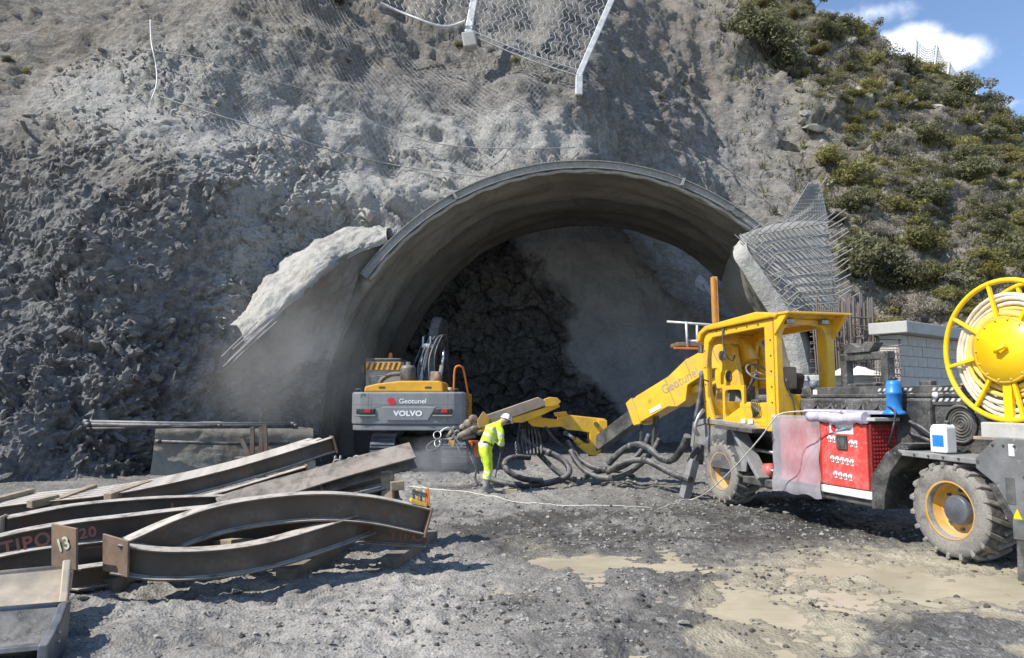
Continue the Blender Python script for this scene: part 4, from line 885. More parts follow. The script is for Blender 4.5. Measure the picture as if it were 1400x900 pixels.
# ================================================================== STEEL RIB PILE
BK = .88
def WB(px, py, Y): return W(px, py, Y*BK)
def i_section(w, h, tf=.02, tw=.014):
    a, b = w/2, h/2
    return [(-a, -b), (a, -b), (a, -b+tf), (tw, -b+tf), (tw, b-tf), (a, b-tf), (a, b), (-a, b), (-a, b-tf), (-tw, b-tf), (-tw, -b+tf), (-a, -b+tf)]
def beam(label, pix, w=.22, h=.28, up=(0, 0, 1), off=Vector((0, 0, 0)), sub=7, m=None, plates=(0, 0), ups=None, group='curved steel ribs in the pile'):
    w *= BK; h *= BK; pts = [WB(*p)+off*BK for p in pix]; pts = catmull(pts, sub); mid = pts[len(pts)//2]
    o = MB().sweep(i_section(w, h), [p-mid for p in pts], up=up).build('steel_beam', m or M['beam'], None, .004, 1); o.location = mid
    tag(o, label, 'steel beam', group)
    for e, (i, j) in enumerate(((0, 1), (-1, -2))):
        if plates[e]:
            p = pts[i]-mid; t = (pts[i]-pts[j]).normalized(); mb = MB(); U = Vector(up); sd = t.cross(U).normalized(); u = sd.cross(t)
            mb.M = Matrix((sd, u, t)).transposed().to_4x4(); mb.M.translation = p
            mb.box((-w*.58, -h*.56, .002), (w*.58, h*.56, .024)); mb.build('end_plate', M['rust'], o, .003, 1)
    return o, mid
def face_plate(o, mid, corners, m, nm='end_plate', th=.022):
    cs = [WB(*c)-mid for c in corners]; n = (cs[1]-cs[0]).cross(cs[3]-cs[0]).normalized()*th
    if n.y < 0: n = -n
    b = [c+n for c in cs]; mb = MB(); mb.add(cs+b, [(0, 1, 2, 3), (7, 6, 5, 4), (0, 4, 5, 1), (1, 5, 6, 2), (2, 6, 7, 3), (3, 7, 4, 0)])
    return mb.build(nm, m, o, .003, 1), cs
def web_text(o, mid, s, p, size, m, xdir, tilt, sx=1.0):
    """hand lettering sprayed on a web: flat print just proud of the steel"""
    x = Vector(xdir).normalized(); return text('lettering', s, size*BK, m, o, WB(*p)-mid, x, tilt, .0006, .004, 1.15, sx)
M['chalkred'] = mat('faded_red_spray_paint', (.30, .055, .045), .8, var=.4, scale=20, bump=0, dirt=(.1, .075, .06), amount=.62, dscale=9)
M['chalkgreen'] = mat('pale_green_spray_paint', (.50, .62, .42), .8, var=.3, scale=20, bump=0, dirt=(.2, .22, .16), amount=.42, dscale=18)
M['chalkwhite'] = mat('white_chalk', (.6, .6, .58), .8, var=.2, bump=0)
o, mid = beam('front sagging steel rib whose rusty end plate faces the camera', [(160, 762, 7.36), (222, 771, 7.46), (300, 768, 7.7), (370, 756, 8.0), (440, 735, 8.4), (505, 712, 8.9)], .24, .29)
face_plate(o, mid, [(140, 730, 7.36), (175, 740, 7.24), (174, 790, 7.24), (140, 780, 7.36)], M['rust'])
o, mid = beam('humped steel rib arching over the others with its end clamped at the right', [(178, 757, 7.52), (240, 729, 7.78), (300, 709, 8.02), (370, 697, 8.3), (440, 692, 8.5), (510, 697, 8.7), (581, 712, 8.9)], .26, .31, plates=(0, 1))
o, mid = beam('lowest steel rib at the right end of the pile with red letters', [(330, 716, 8.75), (420, 718, 8.9), (500, 727, 9.0), (584, 733, 9.02)], .22, .26)
web_text(o, mid, 'TIPO', (556, 733, 8.9), .17, M['chalkred'], (1, .12, -.07), (0, 0, 1))
o, mid = beam('long steel rib with large red letters along its web at left', [(-60, 770, 7.5), (20, 747, 7.75), (100, 732, 8.05), (170, 723, 8.35), (250, 713, 8.7), (340, 704, 9.1)], .24, .30)
web_text(o, mid, 'TIPO', (36, 744, 7.66), .19, M['chalkred'], (1, .42, .22), (-.1, 0, 1), .95)
web_text(o, mid, '20', (120, 729, 7.98), .15, M['chalkred'], (1, .42, .16), (-.1, 0, 1))
pl, cs = face_plate(o, mid, [(70, 716, 7.22), (104, 723, 7.12), (104, 780, 7.12), (70, 773, 7.22)], M['rust'])
text('lettering', '13', .15, M['chalkgreen'], pl, (sum(cs, Vector())/4)+Vector((0, -.012, .02)), (cs[1]-cs[0]).normalized()*.8+Vector((0, 0, .35)), (-.3, 0, 1), .0006, .003)
o, mid = beam('upper plain steel rib behind the lettered rib with pale top edge', [(8, 722, 8.3), (100, 704, 8.8), (200, 694, 9.2), (300, 690, 9.7), (360, 690, 10.0)], .22, .24)
web_text(o, mid, 'L', (237, 693, 9.2), .1, M['chalkred'], (1, .3, .05), (0, 0, 1))
face_plate(o, mid, [(-2, 707, 8.1), (7, 703, 8.35), (4, 728, 8.35), (-4, 732, 8.1)], M['tansteel'])
for i in range(5):
    of = Vector((-.07*i, .215*i, .006*i)); lab = ('nearest', 'second', 'middle', 'fourth', 'farthest')[i]+' of five ribs laid side by side with pale sunlit tops'
    o, mid = beam(lab, [(-90, 719, 9.4), (30, 700, 9.75), (130, 690, 10.05), (210, 676, 10.3), (300, 655, 10.7), (380, 632, 11.05), (455-14*(i % 2)-6*i, 608+4*(i % 2)+2*i, 11.4)], .205, .235, off=of, sub=6, plates=(0, 1 if i == 0 else 0), group='ribs laid side by side on the stack')
o, mid = beam('rib tipped over to show a broad tan flange ending in mid-air', [(300, 700, 9.4), (380, 676, 9.75), (470, 648, 10.05), (565, 622, 10.35)], .34, .20, up=(-.05, -.62, .78), m=M['beamdull'], plates=(0, 0))
o, mid = beam('flat lying rib with sunlit flange between the stack and tipped rib', [(250, 702, 10.2), (350, 676, 10.55), (430, 655, 10.8), (505, 636, 11.0)], .30, .2, up=(-.05, -.3, .95), m=M['beamdull'])
o, mid = beam('short rib stub jutting out behind the humped rib at right', [(440, 700, 9.9), (500, 684, 10.1), (545, 672, 10.3)], .24, .22)
o, mid = beam('dark bottom rib in the shade under the left plates', [(98, 792, 7.5), (150, 784, 7.9), (230, 772, 8.5)], .22, .22)
o, mid = beam('dark rib across the bottom of the pile carrying the others', [(240, 790, 8.2), (330, 745, 9.4), (400, 712, 10.6)], .2, .2)
o, mid = beam('rib behind the sagging rib filling the gap below the hump', [(200, 748, 7.9), (280, 742, 8.3), (360, 730, 8.7), (440, 715, 9.1)], .22, .26)
o, mid = beam('dark rib crossing behind the humped rib towards the right end', [(260, 735, 8.9), (360, 712, 9.2), (460, 703, 9.4), (560, 706, 9.5)], .22, .26)
o, mid = beam('rib under the stack whose dark web shows below the pale tops', [(-60, 742, 9.0), (60, 722, 9.4), (160, 708, 9.9), (260, 694, 10.3), (340, 672, 10.7), (420, 648, 11.0)], .22, .24, plates=(0, 1))
o, mid = beam('lower left rib partly hidden behind the lettered rib', [(-60, 790, 7.3), (40, 768, 7.7), (130, 756, 8.1), (220, 745, 8.6)], .22, .26)
o, mid = beam('short rib lying on the ground behind the tipped rib', [(380, 690, 10.6), (450, 668, 11.0), (520, 652, 11.4)], .24, .24)
def timber(label, p, q, w=.11, h=.10, m=None, up=(0, 0, 1), name='timber_block', cat='timber', group='timber blocks on the ribs'):
    w *= BK; h *= BK; a, b = WB(*p), WB(*q); mid = (a+b)/2; o = MB().bar(a-mid, b-mid, w, h, up).build(name, m or M['wood'], None, .008); o.location = mid; return tag(o, label, cat, group)
timber('leftmost timber block lying across the pale rib tops at the frame edge', (-30, 692, 9.7), (43, 673, 10.6))
timber('short end timber butted against the second block on the ribs', (40, 690, 9.6), (78, 681, 9.95))
timber('second timber block from the left on the pale rib tops', (76, 687, 9.85), (128, 667, 10.9))
timber('yellowish timber block farthest right on the pale rib tops', (147, 680, 9.9), (204, 661, 10.9))
timber('timber wedged under the humped rib with a bright sawn end', (258, 742, 8.6), (342, 744, 8.15), .12, .10)
timber('thin upright stake leaning on the tan flange', (432, 652, 10.0), (441, 671, 9.85), .035, .03, up=(0, 1, 0))
timber('squared grey timber prop standing under the tipped rib end', (530, 690, 10.1), (530, 645, 10.25), .16, .14, up=(0, 1, 0))
timber('grey offcut block beside the prop at the rib pile', (534, 665, 10.05), (552, 663, 10.1), .12, .12)
def sleeper(label, p, q, h):
    a, b = Vector(p), Vector(q); mid = (a+b)/2; o = MB().bar(a-mid, b-mid, .2, h).build('timber_sleeper', M['wooddark'], None, .01); o.location = mid; tag(o, label, 'timber', 'timber sleepers under the rib pile')
sleeper('long timber sleeper on the ground under the left plates of the ribs', (-3.72, 6.85, .06), (-3.3, 8.8, .06), .2)
sleeper('long timber sleeper on the ground under the middle of the rib pile', (-2.22, 7.35, .05), (-2.05, 9.2, .05), .18)
sleeper('long timber sleeper on the ground under the right end of the rib pile', (-1.3, 7.98, .04), (-1.05, 9.6, .04), .16)
# blocks that carry the stack
for (px, py, Y, hz_) in ((392, 640, 11.4, .62), (300, 672, 11.0, .34)):
    a = WB(px, py, Y); o = MB().box((-.35, -.5, 0), (.35, .5, max(.1, a.z-.14))).build('timber_stack', M['wood'], None, .01); o.location = (a.x, a.y+.4, 0); tag(o, 'squared timber stack carrying the %s of the side by side ribs' % ('raised end' if px > 350 else 'middle'), 'timber')
# tangle of cut steel bars and clamps lying behind the ribs
cl = thing('steel_clamp', 'yellow and black screw clamp gripping the humped rib end', 'clamp', WB(572, 678, 8.95)); co = cl.location.copy()
MB().bar(WB(561, 683, 8.85)-co, WB(582, 690, 8.9)-co, .12, .035).build('jaw', M['yellow'], cl, .005)
MB().bar(WB(563, 672, 8.9)-co, WB(583, 677, 8.9)-co, .06, .05).build('back_bar', M['black'], cl, .005)
for i in range(4): MB().cyl(WB(565+i*5, 668+i*1.2, 8.9)-co, WB(566+i*5, 685+i, 8.87)-co, .012, n=8).build('screw', M['yellow'] if i % 2 else M['black'], cl)
MB().bar(WB(584, 668, 8.9)-co, WB(586, 690, 8.9)-co, .03, .04, (0, 1, 0)).build('side_bar', M['orange'], cl)
ch = thing('chain_heap', 'tangle of grey shackles and chain on the flat rib', 'chain', WB(472, 636, 10.9)); co = ch.location.copy()
for i in range(9):
    c = Vector((random.uniform(-.18, .22), random.uniform(-.1, .1), random.uniform(.0, .07))); a = random.uniform(0, 6); b = random.uniform(-.6, .6)
    MB().tube([c+Vector((math.cos(t)*.05*math.cos(a), math.cos(t)*.05*math.sin(a), math.sin(t)*.035*math.cos(b)+.03)) for t in np.linspace(0, 2*PI, 10, False)], .012, 6, closed=True).build('link', M['rebargrey'], ch)

# ================================================================== BUCKETS AT THE LEFT EDGE
def trough(name, label, xr, prof, side, m, m2, th=.03, rot=0.0):
    t = thing(name, label, 'bucket', (xr, prof[2][0], 0)); o = Vector((xr, prof[2][0], 0)); x0 = xr-2.2
    pr = [(p.y, p.z) for p in catmull([Vector((0, a, b)) for a, b in prof], 5)]; n = len(pr)
    inner = pr; outer = []
    for i in range(n):
        d = Vector((0, pr[min(i+1, n-1)][0]-pr[max(i-1, 0)][0], pr[min(i+1, n-1)][1]-pr[max(i-1, 0)][1])).normalized(); outer.append((pr[i][0]+d.z*th, pr[i][1]-d.y*th) if d.y < 0 else (pr[i][0]-d.z*th, pr[i][1]+d.y*th))
    poly = [(a-o.y, b) for a, b in inner+outer[::-1]]
    MB().prism(poly, x0-xr, -.02, 'yz').build('shell', m, t, .006)
    MB().prism([(a-o.y, b) for a, b in side], -.02, .04, 'yz').build('side_plate', m2, t, .012)
    a, b = prof[0]; MB().tube([(x0-xr, a-o.y, b), (-.01, a-o.y, b)], .035, 10).build('lip', m2, t)
    a, b = prof[-1]; MB().bar((x0-xr, a-o.y, b), (-.01, a-o.y, b), .05, .035).build('cutting_edge', M['steel'], t, .005)
    t.rotation_euler = (0, 0, rot)
    return t
t1 = trough('excavator_bucket', 'tan worn open steel bucket at the lower left corner, rear one', -3.52, [(6.14, .42), (6.05, .31), (5.90, .22), (5.72, .17), (5.58, .16), (5.48, .22)], [(6.2, .45), (6.1, .50), (6.0, .44), (5.86, .30), (5.66, .23), (5.5, .25), (5.42, .22), (5.36, .08), (5.45, -.02), (5.95, .0), (6.15, .2)], M['tansteel'], M['tansteel'], rot=.5)
MB().cyl((.03, -.42, .12), (.055, -.42, .12), .035, n=12).build('pin', M['black'], t1)
t2 = trough('excavator_bucket', 'dark grey steel bucket in the lower left corner, front one', -3.16, [(5.44, .31), (5.34, .19), (5.24, .12), (5.12, .09), (5.0, .13), (4.9, .2)], [(5.48, .34), (5.36, .35), (5.2, .28), (5.0, .24), (4.86, .22), (4.84, .0), (5.1, -.05), (5.42, .0)], M['black'], M['greysteel'], rot=.34)  # black shell colour stands in for the shade inside this trough
for z in (.16, .22): MB().cyl((.03, -.12, z), (.055, -.12, z), .012, n=8).build('bolt', M['steel'], t2)

# ================================================================== EXCAVATOR
ex = thing('excavator', 'yellow and grey crawler excavator seen from behind at the tunnel mouth', 'excavator', (-2.57, 18.0, 0))
mb = MB(); pl_ = [(-1.40, .95), (-1.40, .26), (-1.33, .14), (-1.15, .06), (-.5, .0), (.5, .0), (1.15, .06), (1.33, .14), (1.40, .26), (1.40, .95)]
mb.prism(pl_, 1.16, 1.96, 'xy'); mb.build('counterweight', M['excav_grey'], ex, .05, 3)
mb = MB(); mb.prism([(a*.985, b+.03) for a, b in pl_], 1.02, 1.15, 'xy'); cwl = mb.build('counterweight_skirt', M['excav_grey'], ex, .02)
cw = [o for o in ex.children if o.name.startswith('counterweight') and 'skirt' not in o.name][0]
MB().prism([(-.62, 1.60), (.72, 1.60), (.52, 1.26), (-.48, 1.26)], -.035, .01).build('badge_panel', M['excav_grey'], ex, .02)
text('lettering', 'VOLVO', .175, M['whitetext'], ex, (.03, -.040, 1.43), (1, 0, 0), (0, 0, 1), .003, .008, 1.05, 1.15)
text('lettering', 'Geotunel', .165, M['whitetext'], ex, (.14, -.006, 1.73), (1, 0, 0), (0, 0, 1), .003, .002, 1.0, 1.08)
MB().prism([(-.38+.10*math.cos(t)-.02*math.sin(3*t), 1.73+.09*math.sin(t)) for t in np.linspace(0, 2*PI, 14, False)], -.008, .01).build('emblem', M['redtext'], ex)
for sx, lx in ((-1, -1.0), (1, .88)):
    mb = MB(); mb.box((lx-.24, -.028, 1.42), (lx+.22, .05, 1.56)); mb.build('lamp_recess', M['black'], ex, .02)
    MB().box((lx-.03, -.045, 1.45), (lx+.12, -.02, 1.54)).build('tail_lamp', M['redlamp'], ex, .01)
    MB().box((lx-.25, -.035, 1.36), (lx+.24, .0, 1.40)).build('moulding', M['excav_grey'], ex, .015)
mb = MB(); mb.prism([(-1.12, 1.96), (-1.10, 2.10), (-.8, 2.17), (-.2, 2.24), (.75, 2.24), (.84, 2.18), (.86, 1.96)], .28, 2.0); mb.build('engine_hood', M['excav_yellow'], ex, .04, 3)
for lx in (-.75, .4): MB().box((lx, .27, 2.05), (lx+.16, .285, 2.10)).build('hood_catch', M['black'], ex, .005)
MB().box((.86, .6, 1.12), (1.39, 3.7, 1.93)).build('side_panel', M['excav_yellow'], ex, .04)
MB().box((-1.36, .95, 1.12), (.86, 3.9, 1.9)).build('body', M['excav_grey'], ex, .03)
# cab
MB().box((-1.42, 2.05, 1.2), (-.48, 3.75, 2.1)).build('cab_base', M['excav_grey'], ex, .04)
cb = MB().ring_plate((-1.42, 2.08, -.48, 2.84), (-1.34, 2.12, -.56, 2.56), 2.02, 2.09).build('cab', M['excav_grey'], ex)
for x in (-1.42, -.53): MB().ring_plate((2.09, 2.08, 3.75, 2.84), (2.2, 2.14, 3.65, 2.74), x, x+.05, 'yz').build('cab_side', M['excav_grey'], ex)
MB().box((-1.335, 2.04, 2.1), (-.555, 2.06, 2.58)).build('rear_window', M['glass'], ex)
MB().box((-1.44, 2.0, 2.82), (-.46, 3.8, 2.90)).build('cab_roof', M['black'], ex, .03)
MB().box((-1.42, 1.985, 2.58), (-.40, 2.018, 2.78)).build('warning_band', M['excav_yellow'], ex)
for i in range(7):
    x = -1.40+i*.145; MB().prism([(x, 2.585), (x+.06, 2.585), (x+.13, 2.775), (x+.07, 2.775)], 1.975, 1.99).build('stripe', M['black'], ex)
MB().lathe([(0, .0), (.07, 0), (.07, .03), (.055, .04), (.055, .13), (.03, .17), (0, .175)], (-.82, 2.4, 2.9), n=14).build('beacon', M['orange'], ex)
MB().tube(catmull([(-.92, 1.2, 2.1), (-.85, 1.25, 2.28), (-.62, 1.3, 2.42), (-.3, 1.3, 2.45)], 6), .06, 10).build('intake_hose', M['black'], ex)
MB().lathe([(0, 0), (.20, 0), (.21, .1), (.21, .38), (.17, .46), (.06, .48), (.06, .56), (0, .56)], (-.17, 1.3, 2.2), n=20).build('air_cleaner', M['dark'], ex)
MB().lathe([(0, 0), (.10, 0), (.10, .2), (.06, .22), (.06, .3), (0, .3)], (.62, 1.2, 2.2), n=14).build('exhaust', M['rust'], ex)
# boom, stick and rams
bp_ = catmull([(.12, 3.6, 1.75), (.14, 4.0, 3.0), (.2, 4.9, 4.1), (.26, 6.2, 4.0)], 8)
MB().sweep([(-.15, -.22), (.15, -.22), (.15, .22), (-.15, .22)], bp_, up=(0, -1, .3)).build('boom', M['dark'], ex, .03)
MB().bar((.26, 6.1, 4.3), (.3, 7.4, 2.0), .3, .45, (0, 1, 0)).build('stick', M['dark'], ex, .03)
for x in (-.22, .40):
    MB().cyl((x, 3.2, 1.9), (x+.08, 3.72, 2.75), .075, n=12).build('lift_ram', M['greypaint'], ex); MB().cyl((x+.08, 3.72, 2.75), (x+.15, 4.2, 3.55), .045, n=12).build('ram_rod', M['chrome'], ex)
MB().bar((-.1, 3.3, 2.25), (.06, 3.9, 3.4), .10, .16, (0, 1, 0)).build('link_arm', M['post'], ex, .02)
MB().bar((-.09, 3.55, 3.35), (.22, 3.6, 3.35), .1, .12).build('pin_block', M['post'], ex, .02)
for x in (-.06, .16): MB().bar((x, 3.55, 3.35), (x, 3.6, 3.62), .05, .08, (0, 1, 0)).build('lug', M['steel'], ex, .01)
for i in range(5):
    x = -.25+i*.16; MB().tube(catmull([(x, 3.0, 2.1), (x-.05, 3.1, 2.6+.1*i), (x+.1, 3.5, 3.2+.1*i), (x+.2, 4.0, 3.7)], 6), .022, 8).build('hydraulic_hose', M['greypaint'] if i % 2 else M['rubber'], ex)
MB().box((.3, 2.4, 2.2), (.56, 2.7, 2.55)).build('valve_box', M['tansteel'], ex, .02)
MB().tube(catmull([(1.08, .75, 1.96), (1.10, .75, 2.5), (1.16, .75, 2.62), (1.26, .78, 2.62), (1.33, .85, 2.5), (1.46, .95, 1.75), (1.46, .95, 1.55)], 6), .026, 10).build('handrail', M['orange'], ex)
MB().lathe([(0, 0), (.06, 0), (.06, .12), (0, .12)], (1.0, .6, 1.96), n=12).build('filler_cap', M['tansteel'], ex)
# undercarriage
MB().lathe([(0, .78), (.62, .78), (.62, 1.1), (0, 1.1)], (.1, 2.4, 0), n=32).build('turntable', M['dark'], ex)
MB().box((-.6, 1.6, .45), (.9, 3.2, .8)).build('car_body', M['dark'], ex, .04)
shoe = MB().box((-.3, -.085, -.02), (.3, .085, .02)).box((-.3, -.01, .02), (.3, .02, .06)).box((-.3, -.075, .02), (.3, -.055, .045)).mesh('track_shoe'); shoe.materials.append(M['greysteel'])
for tx in (-.62, 1.15):
    yA, yB, zc, r = .55, 4.0, .47, .40; n_ = 46; per = 2*(yB-yA)+2*PI*r
    MB().box((tx-.2, .6, .25), (tx+.2, 4.0, .72)).build('track_frame', M['dark'], ex, .04)
    for yc in (yA, yB): MB().cyl((tx-.14, yc, zc), (tx+.14, yc, zc), .36, n=24).build('sprocket', M['dark'], ex, .02)
    for i in range(n_):
        s_ = per*i/n_
        if s_ < yB-yA: y, z, a = yA+s_, zc-r, PI
        elif s_ < yB-yA+PI*r: t = (s_-(yB-yA))/r; y, z, a = yB+r*math.sin(t), zc-r*math.cos(t), PI-t
        elif s_ < 2*(yB-yA)+PI*r: y, z, a = yB-(s_-(yB-yA)-PI*r), zc+r, 0
        else: t = (s_-2*(yB-yA)-PI*r)/r; y, z, a = yA-r*math.sin(t), zc+r*math.cos(t), -t
        o = link('track_shoe', shoe, ex); o.location = (tx, y, z); o.rotation_euler = (-a, 0, 0)

# seams, catches and steps on the excavator
sm_ = MB()
for x in (-.95, 1.0): sm_.box((x-.004, -.003, 1.2), (x+.004, .0, 1.93))
sm_.box((-1.3, -.004, 1.645), (1.3, .0, 1.651)); sm_.build('casting_seam', M['dark'], ex)
for x in (-1.2, 1.2): MB().tube([(x-.06, .0, 1.97), (x-.06, .0, 2.03), (x+.06, .0, 2.03), (x+.06, .0, 1.97)], .012, 6).build('lifting_eye', M['dark'], ex)
vs_ = MB()
for i in range(7): vs_.box((1.392, .9+.0, 1.25+.08*i), (1.398, 1.7, 1.29+.08*i))
vs_.build('side_louvres', M['dark'], ex)['kind'] = 'stuff'
MB().tube([(-1.0, .45, 2.15), (-1.0, .45, 2.34), (-.2, .45, 2.42), (-.2, .45, 2.24)], .014, 6).build('hood_rail', M['dark'], ex)
MB().box((-1.45, 1.9, 2.45), (-1.55, 2.05, 2.7)).build('mirror', M['black'], ex, .01)
# ================================================================== SPRAYING MACHINE (wheeled, boom in front)
TO = Vector((4.84, 8.28, 0)); TF = Vector((3.55-4.84, 12.70-8.28, 0)).normalized(); TLft = Vector((-TF.y, TF.x, 0))
tk = thing('spraying_machine', 'yellow, red and black wheeled concrete spraying machine with long folded boom', 'machine', TO, math.atan2(TF.y, TF.x))
def L(p):
    d = Vector(p)-TO; return Vector((d.dot(TF), d.dot(TLft), d.z))
def WL(px, py, Y): return L(W(px, py, Y))
def TP(px, py, yl):
    """point of the machine's long plane y = yl that shows at this pixel"""
    r = pray(px, py); t = ((TO-Vector((0, 0, CAMZ))).dot(TLft)+yl)/r.dot(TLft)
    return L(r*t+Vector((0, 0, CAMZ)))
# ---- wheels
def lug_pts(a, side):
    return a
def make_wheel(cx, side, first=None):
    """side 1: outer face towards local +y"""
    R, Wd = .56, .44
    prof = [(.30, .20), (.33, .215), (.42, .225), (.49, .215), (.515, .17), (.52, .0), (.515, -.17), (.49, -.215), (.42, -.225), (.33, -.215), (.30, -.20), (.29, -.12), (.29, .12)]
    w = bpy.data.objects.new('wheel', None); C.objects.link(w); w.parent = tk; w.location = (cx, -.23 if side > 0 else -2.07, R); w.rotation_euler = (0, 0, 0 if side > 0 else PI)
    if first is not None:
        for ch in first.children: copy_tree(ch, w)
        return w
    mb = MB(); mb.lathe(prof, (0, 0, 0), (0, 1, 0), 56, True, True)
    mb.build('tyre', M['tyre'], w)
    mb = MB(); mb.lathe([(.512, .19), (.526, .10), (.528, .0), (.526, -.10), (.512, -.19)], (0, 0, 0), (0, 1, 0), 56); mb.build('tread', M['tread'], w)
    mb = MB(); NL = 19
    for i in range(NL*2):
        s = 1 if i % 2 else -1; a0 = 2*PI*(i/2)/NL
        # chevron lug: wraps from the shoulder to past the middle
        P = []
        for y, da, r in ((.232*s, -.02, .470), (.228*s, .0, .535), (.12*s, .075, .555), (-.03*s, .17, .562)):
            for k in (-1, 1):
                wd = .042 if abs(y) > .1 else .036
                a = a0+da+k*wd; P.append(((r)*math.cos(a), y, r*math.sin(a)))
        for y, da, r in ((.205*s, -.02, .46), (.18*s, .0, .48), (.11*s, .075, .48), (-.03*s, .17, .48)):
            for k in (-1, 1):
                a = a0+da+k*.055; P.append((r*math.cos(a), y, r*math.sin(a)))
        F = [(0, 1, 3, 2), (2, 3, 5, 4), (4, 5, 7, 6), (0, 2, 10, 8), (2, 4, 12, 10), (4, 6, 14, 12), (1, 9, 11, 3), (3, 11, 13, 5), (5, 13, 15, 7), (6, 7, 15, 14), (0, 8, 9, 1)]
        mb.add(P, F)
    mb.build('tread_lugs', M['tyre'], w, .006, 1)['kind'] = 'stuff'
    mb = MB(); mb.lathe([(.305, .205), (.325, .215), (.325, .195), (.30, .17), (.27, .04), (.25, .02), (.17, .02), (.16, .03), (0.0, .03), (0, .0), (.28, -.02), (.29, -.18)], (0, 0, 0), (0, 1, 0), 48); mb.build('rim', M['rimyellow'], w)
    mb = MB(); mb.lathe([(.165, .02), (.165, .10), (.15, .125), (.06, .14), (0, .142)], (0, 0, 0), (0, 1, 0), 32); mb.build('hub', M['greysteel'], w, .004)
    for i in range(8):
        a = 2*PI*i/8; mb = MB(); mb.cyl((.215*math.cos(a), .02, .215*math.sin(a)), (.215*math.cos(a), .05, .215*math.sin(a)), .02, n=6); mb.build('wheel_nut', M['dark'], w)
    return w
w1 = make_wheel(0, 1); make_wheel(4.6, 1, w1); make_wheel(0, -1, w1); make_wheel(4.6, -1, w1)
for o in [c for c in tk.children if c.name.startswith('wheel')][1:2]: pass
# ---- chassis
MB().box((-.9, -1.75, .55), (5.3, -.55, 1.15)).build('chassis', M['black'], tk, .03)
for x in (0, 4.6): MB().cyl((x, -2.0, .56), (x, -.3, .56), .13, n=16).build('axle', M['dark'], tk)
MB().box((1.05, -.34, .44), (3.95, -.02, .55)).build('side_sill', M['dark'], tk, .012)
MB().box((1.1, -.03, .53), (2.02, .03, .63)).build('sill_guard', M['white'], tk, .012)
# front mudguard with its slanting struts
def arch_poly(cx, cz, r, a0, a1, outer, n=14):
    return [(cx+r*math.cos(a), cz+r*math.sin(a)) for a in np.linspace(a0, a1, n)]+outer
fg = MB(); fg.prism(arch_poly(4.62, .52, .68, math.radians(8), math.radians(172), [(3.93, .95), (4.02, 1.20), (4.12, 1.34), (5.05, 1.42), (5.42, 1.32), (5.52, .86)][::-1] if False else [(3.86, .62), (3.80, .9), (4.0, 1.22), (4.15, 1.36), (5.1, 1.44), (5.45, 1.36), (5.56, .92), (5.42, .62)][::-1]), -.06, -.02)
fg.build('front_mudguard', M['dustgrey'], tk, .008)
MB().prism([(5.56, .92), (5.45, 1.37), (5.05, 1.45), (3.55, 1.38), (3.45, 1.30), (5.02, 1.36), (5.36, 1.3), (5.46, .92)], -.62, -.0).build('mudguard_top', M['dustgrey'], tk, .008)
MB().bar((4.02, .0, 1.30), (3.36, .0, .56), .06, .26, (0, 1, 0), None, .20).build('strut', M['dustgrey'], tk, .008)
MB().bar((4.35, -.02, 1.34), (3.3, -.02, 1.30), .5, .07).build('step', M['dark'], tk, .01)
for z in (.70, .98): MB().tube([(3.72, -.12, z), (3.1, -.12, z-.02)], .028, 8).build('tube_rail', M['steel'], tk)
MB().box((3.0, -.5, .55), (3.85, -.18, .72)).build('red_tool', M['dark'], tk, .01)
mb = MB(); mb.lathe([(0, 0), (.11, 0), (.11, .25), (.05, .30), (0, .3)], (3.62, -.16, .66), (-1, 0, .1), 16); mb.build('red_pump', M['red'], tk)
for i in range(7): MB().cyl((3.02, .015, .62+i*.115), (3.02, .045, .62+i*.115), .028, n=10).build('step_bolt', M['steel'], tk)
MB().box((2.96, -.4, .5), (3.10, .012, 1.52)).build('step_panel', M['black'], tk, .008)
# ---- cab
cy0, cy1 = -1.02, -.06
MB().box((2.98, cy0, 1.28), (5.0, cy1, 1.36)).build('cab_floor', M['yellow'], tk, .015)
def cab_side(y0, y1, nm):
    # frame outline with a big opening whose front edge bows forward
    out = [(2.98, 1.30), (5.02, 1.30), (5.10, 1.8), (5.10, 2.35), (5.03, 2.86), (4.95, 2.98), (2.98, 3.02)]
    inn = [(3.26, 1.36), (4.76, 1.36), (4.96, 1.82), (4.97, 2.35), (4.89, 2.78), (4.74, 2.87), (3.26, 2.91)]
    k = len(out); vs = [(a, y, b) for y in (y0, y1) for Lp in (inn, out) for a, b in Lp]; fs = []
    for i in range(k):
        j = (i+1) % k; fs += [(i, j, k+j, k+i), (2*k+i, 3*k+i, 3*k+j, 2*k+j), (i, 2*k+i, 2*k+j, j), (k+i, k+j, 3*k+j, 3*k+i)]
    return MB().add(vs, fs).build(nm, M['yellow'], tk, .02)
cab_side(-.10, -.02, 'cab_frame'); cab_side(-1.08, -1.0, 'cab_frame')
MB().ring_plate((-1.08, 1.32, -.02, 3.02), (-.94, 1.86, -.13, 2.94), 2.96, 3.05, 'yz', pw=5).build('cab_rear_frame', M['yellow'], tk, .012)
MB().ring_plate((-1.04, 1.5, -.06, 2.95), (-.95, 1.75, -.14, 2.78), 4.98, 5.04, 'yz', pw=6).build('cab_front_frame', M['yellow'], tk, .01)
MB().prism([(2.90, 3.02), (2.82, 3.09), (3.4, 3.17), (4.9, 3.09), (5.16, 2.98), (5.20, 2.80), (5.10, 2.82), (5.04, 2.94), (4.85, 3.0), (3.0, 3.04)], -1.16, .04).build('cab_roof', M['yellow'], tk, .025)
MB().prism([(2.98, 3.03), (2.66, 3.09), (2.66, 3.06), (2.98, 2.76)], -.05, .0).build('roof_gusset', M['yellow'], tk, .008)
MB().prism([(2.98, 3.03), (2.66, 3.09), (2.66, 3.06), (2.98, 2.70)], -1.1, -1.04).build('roof_gusset', M['yellow'], tk, .008)
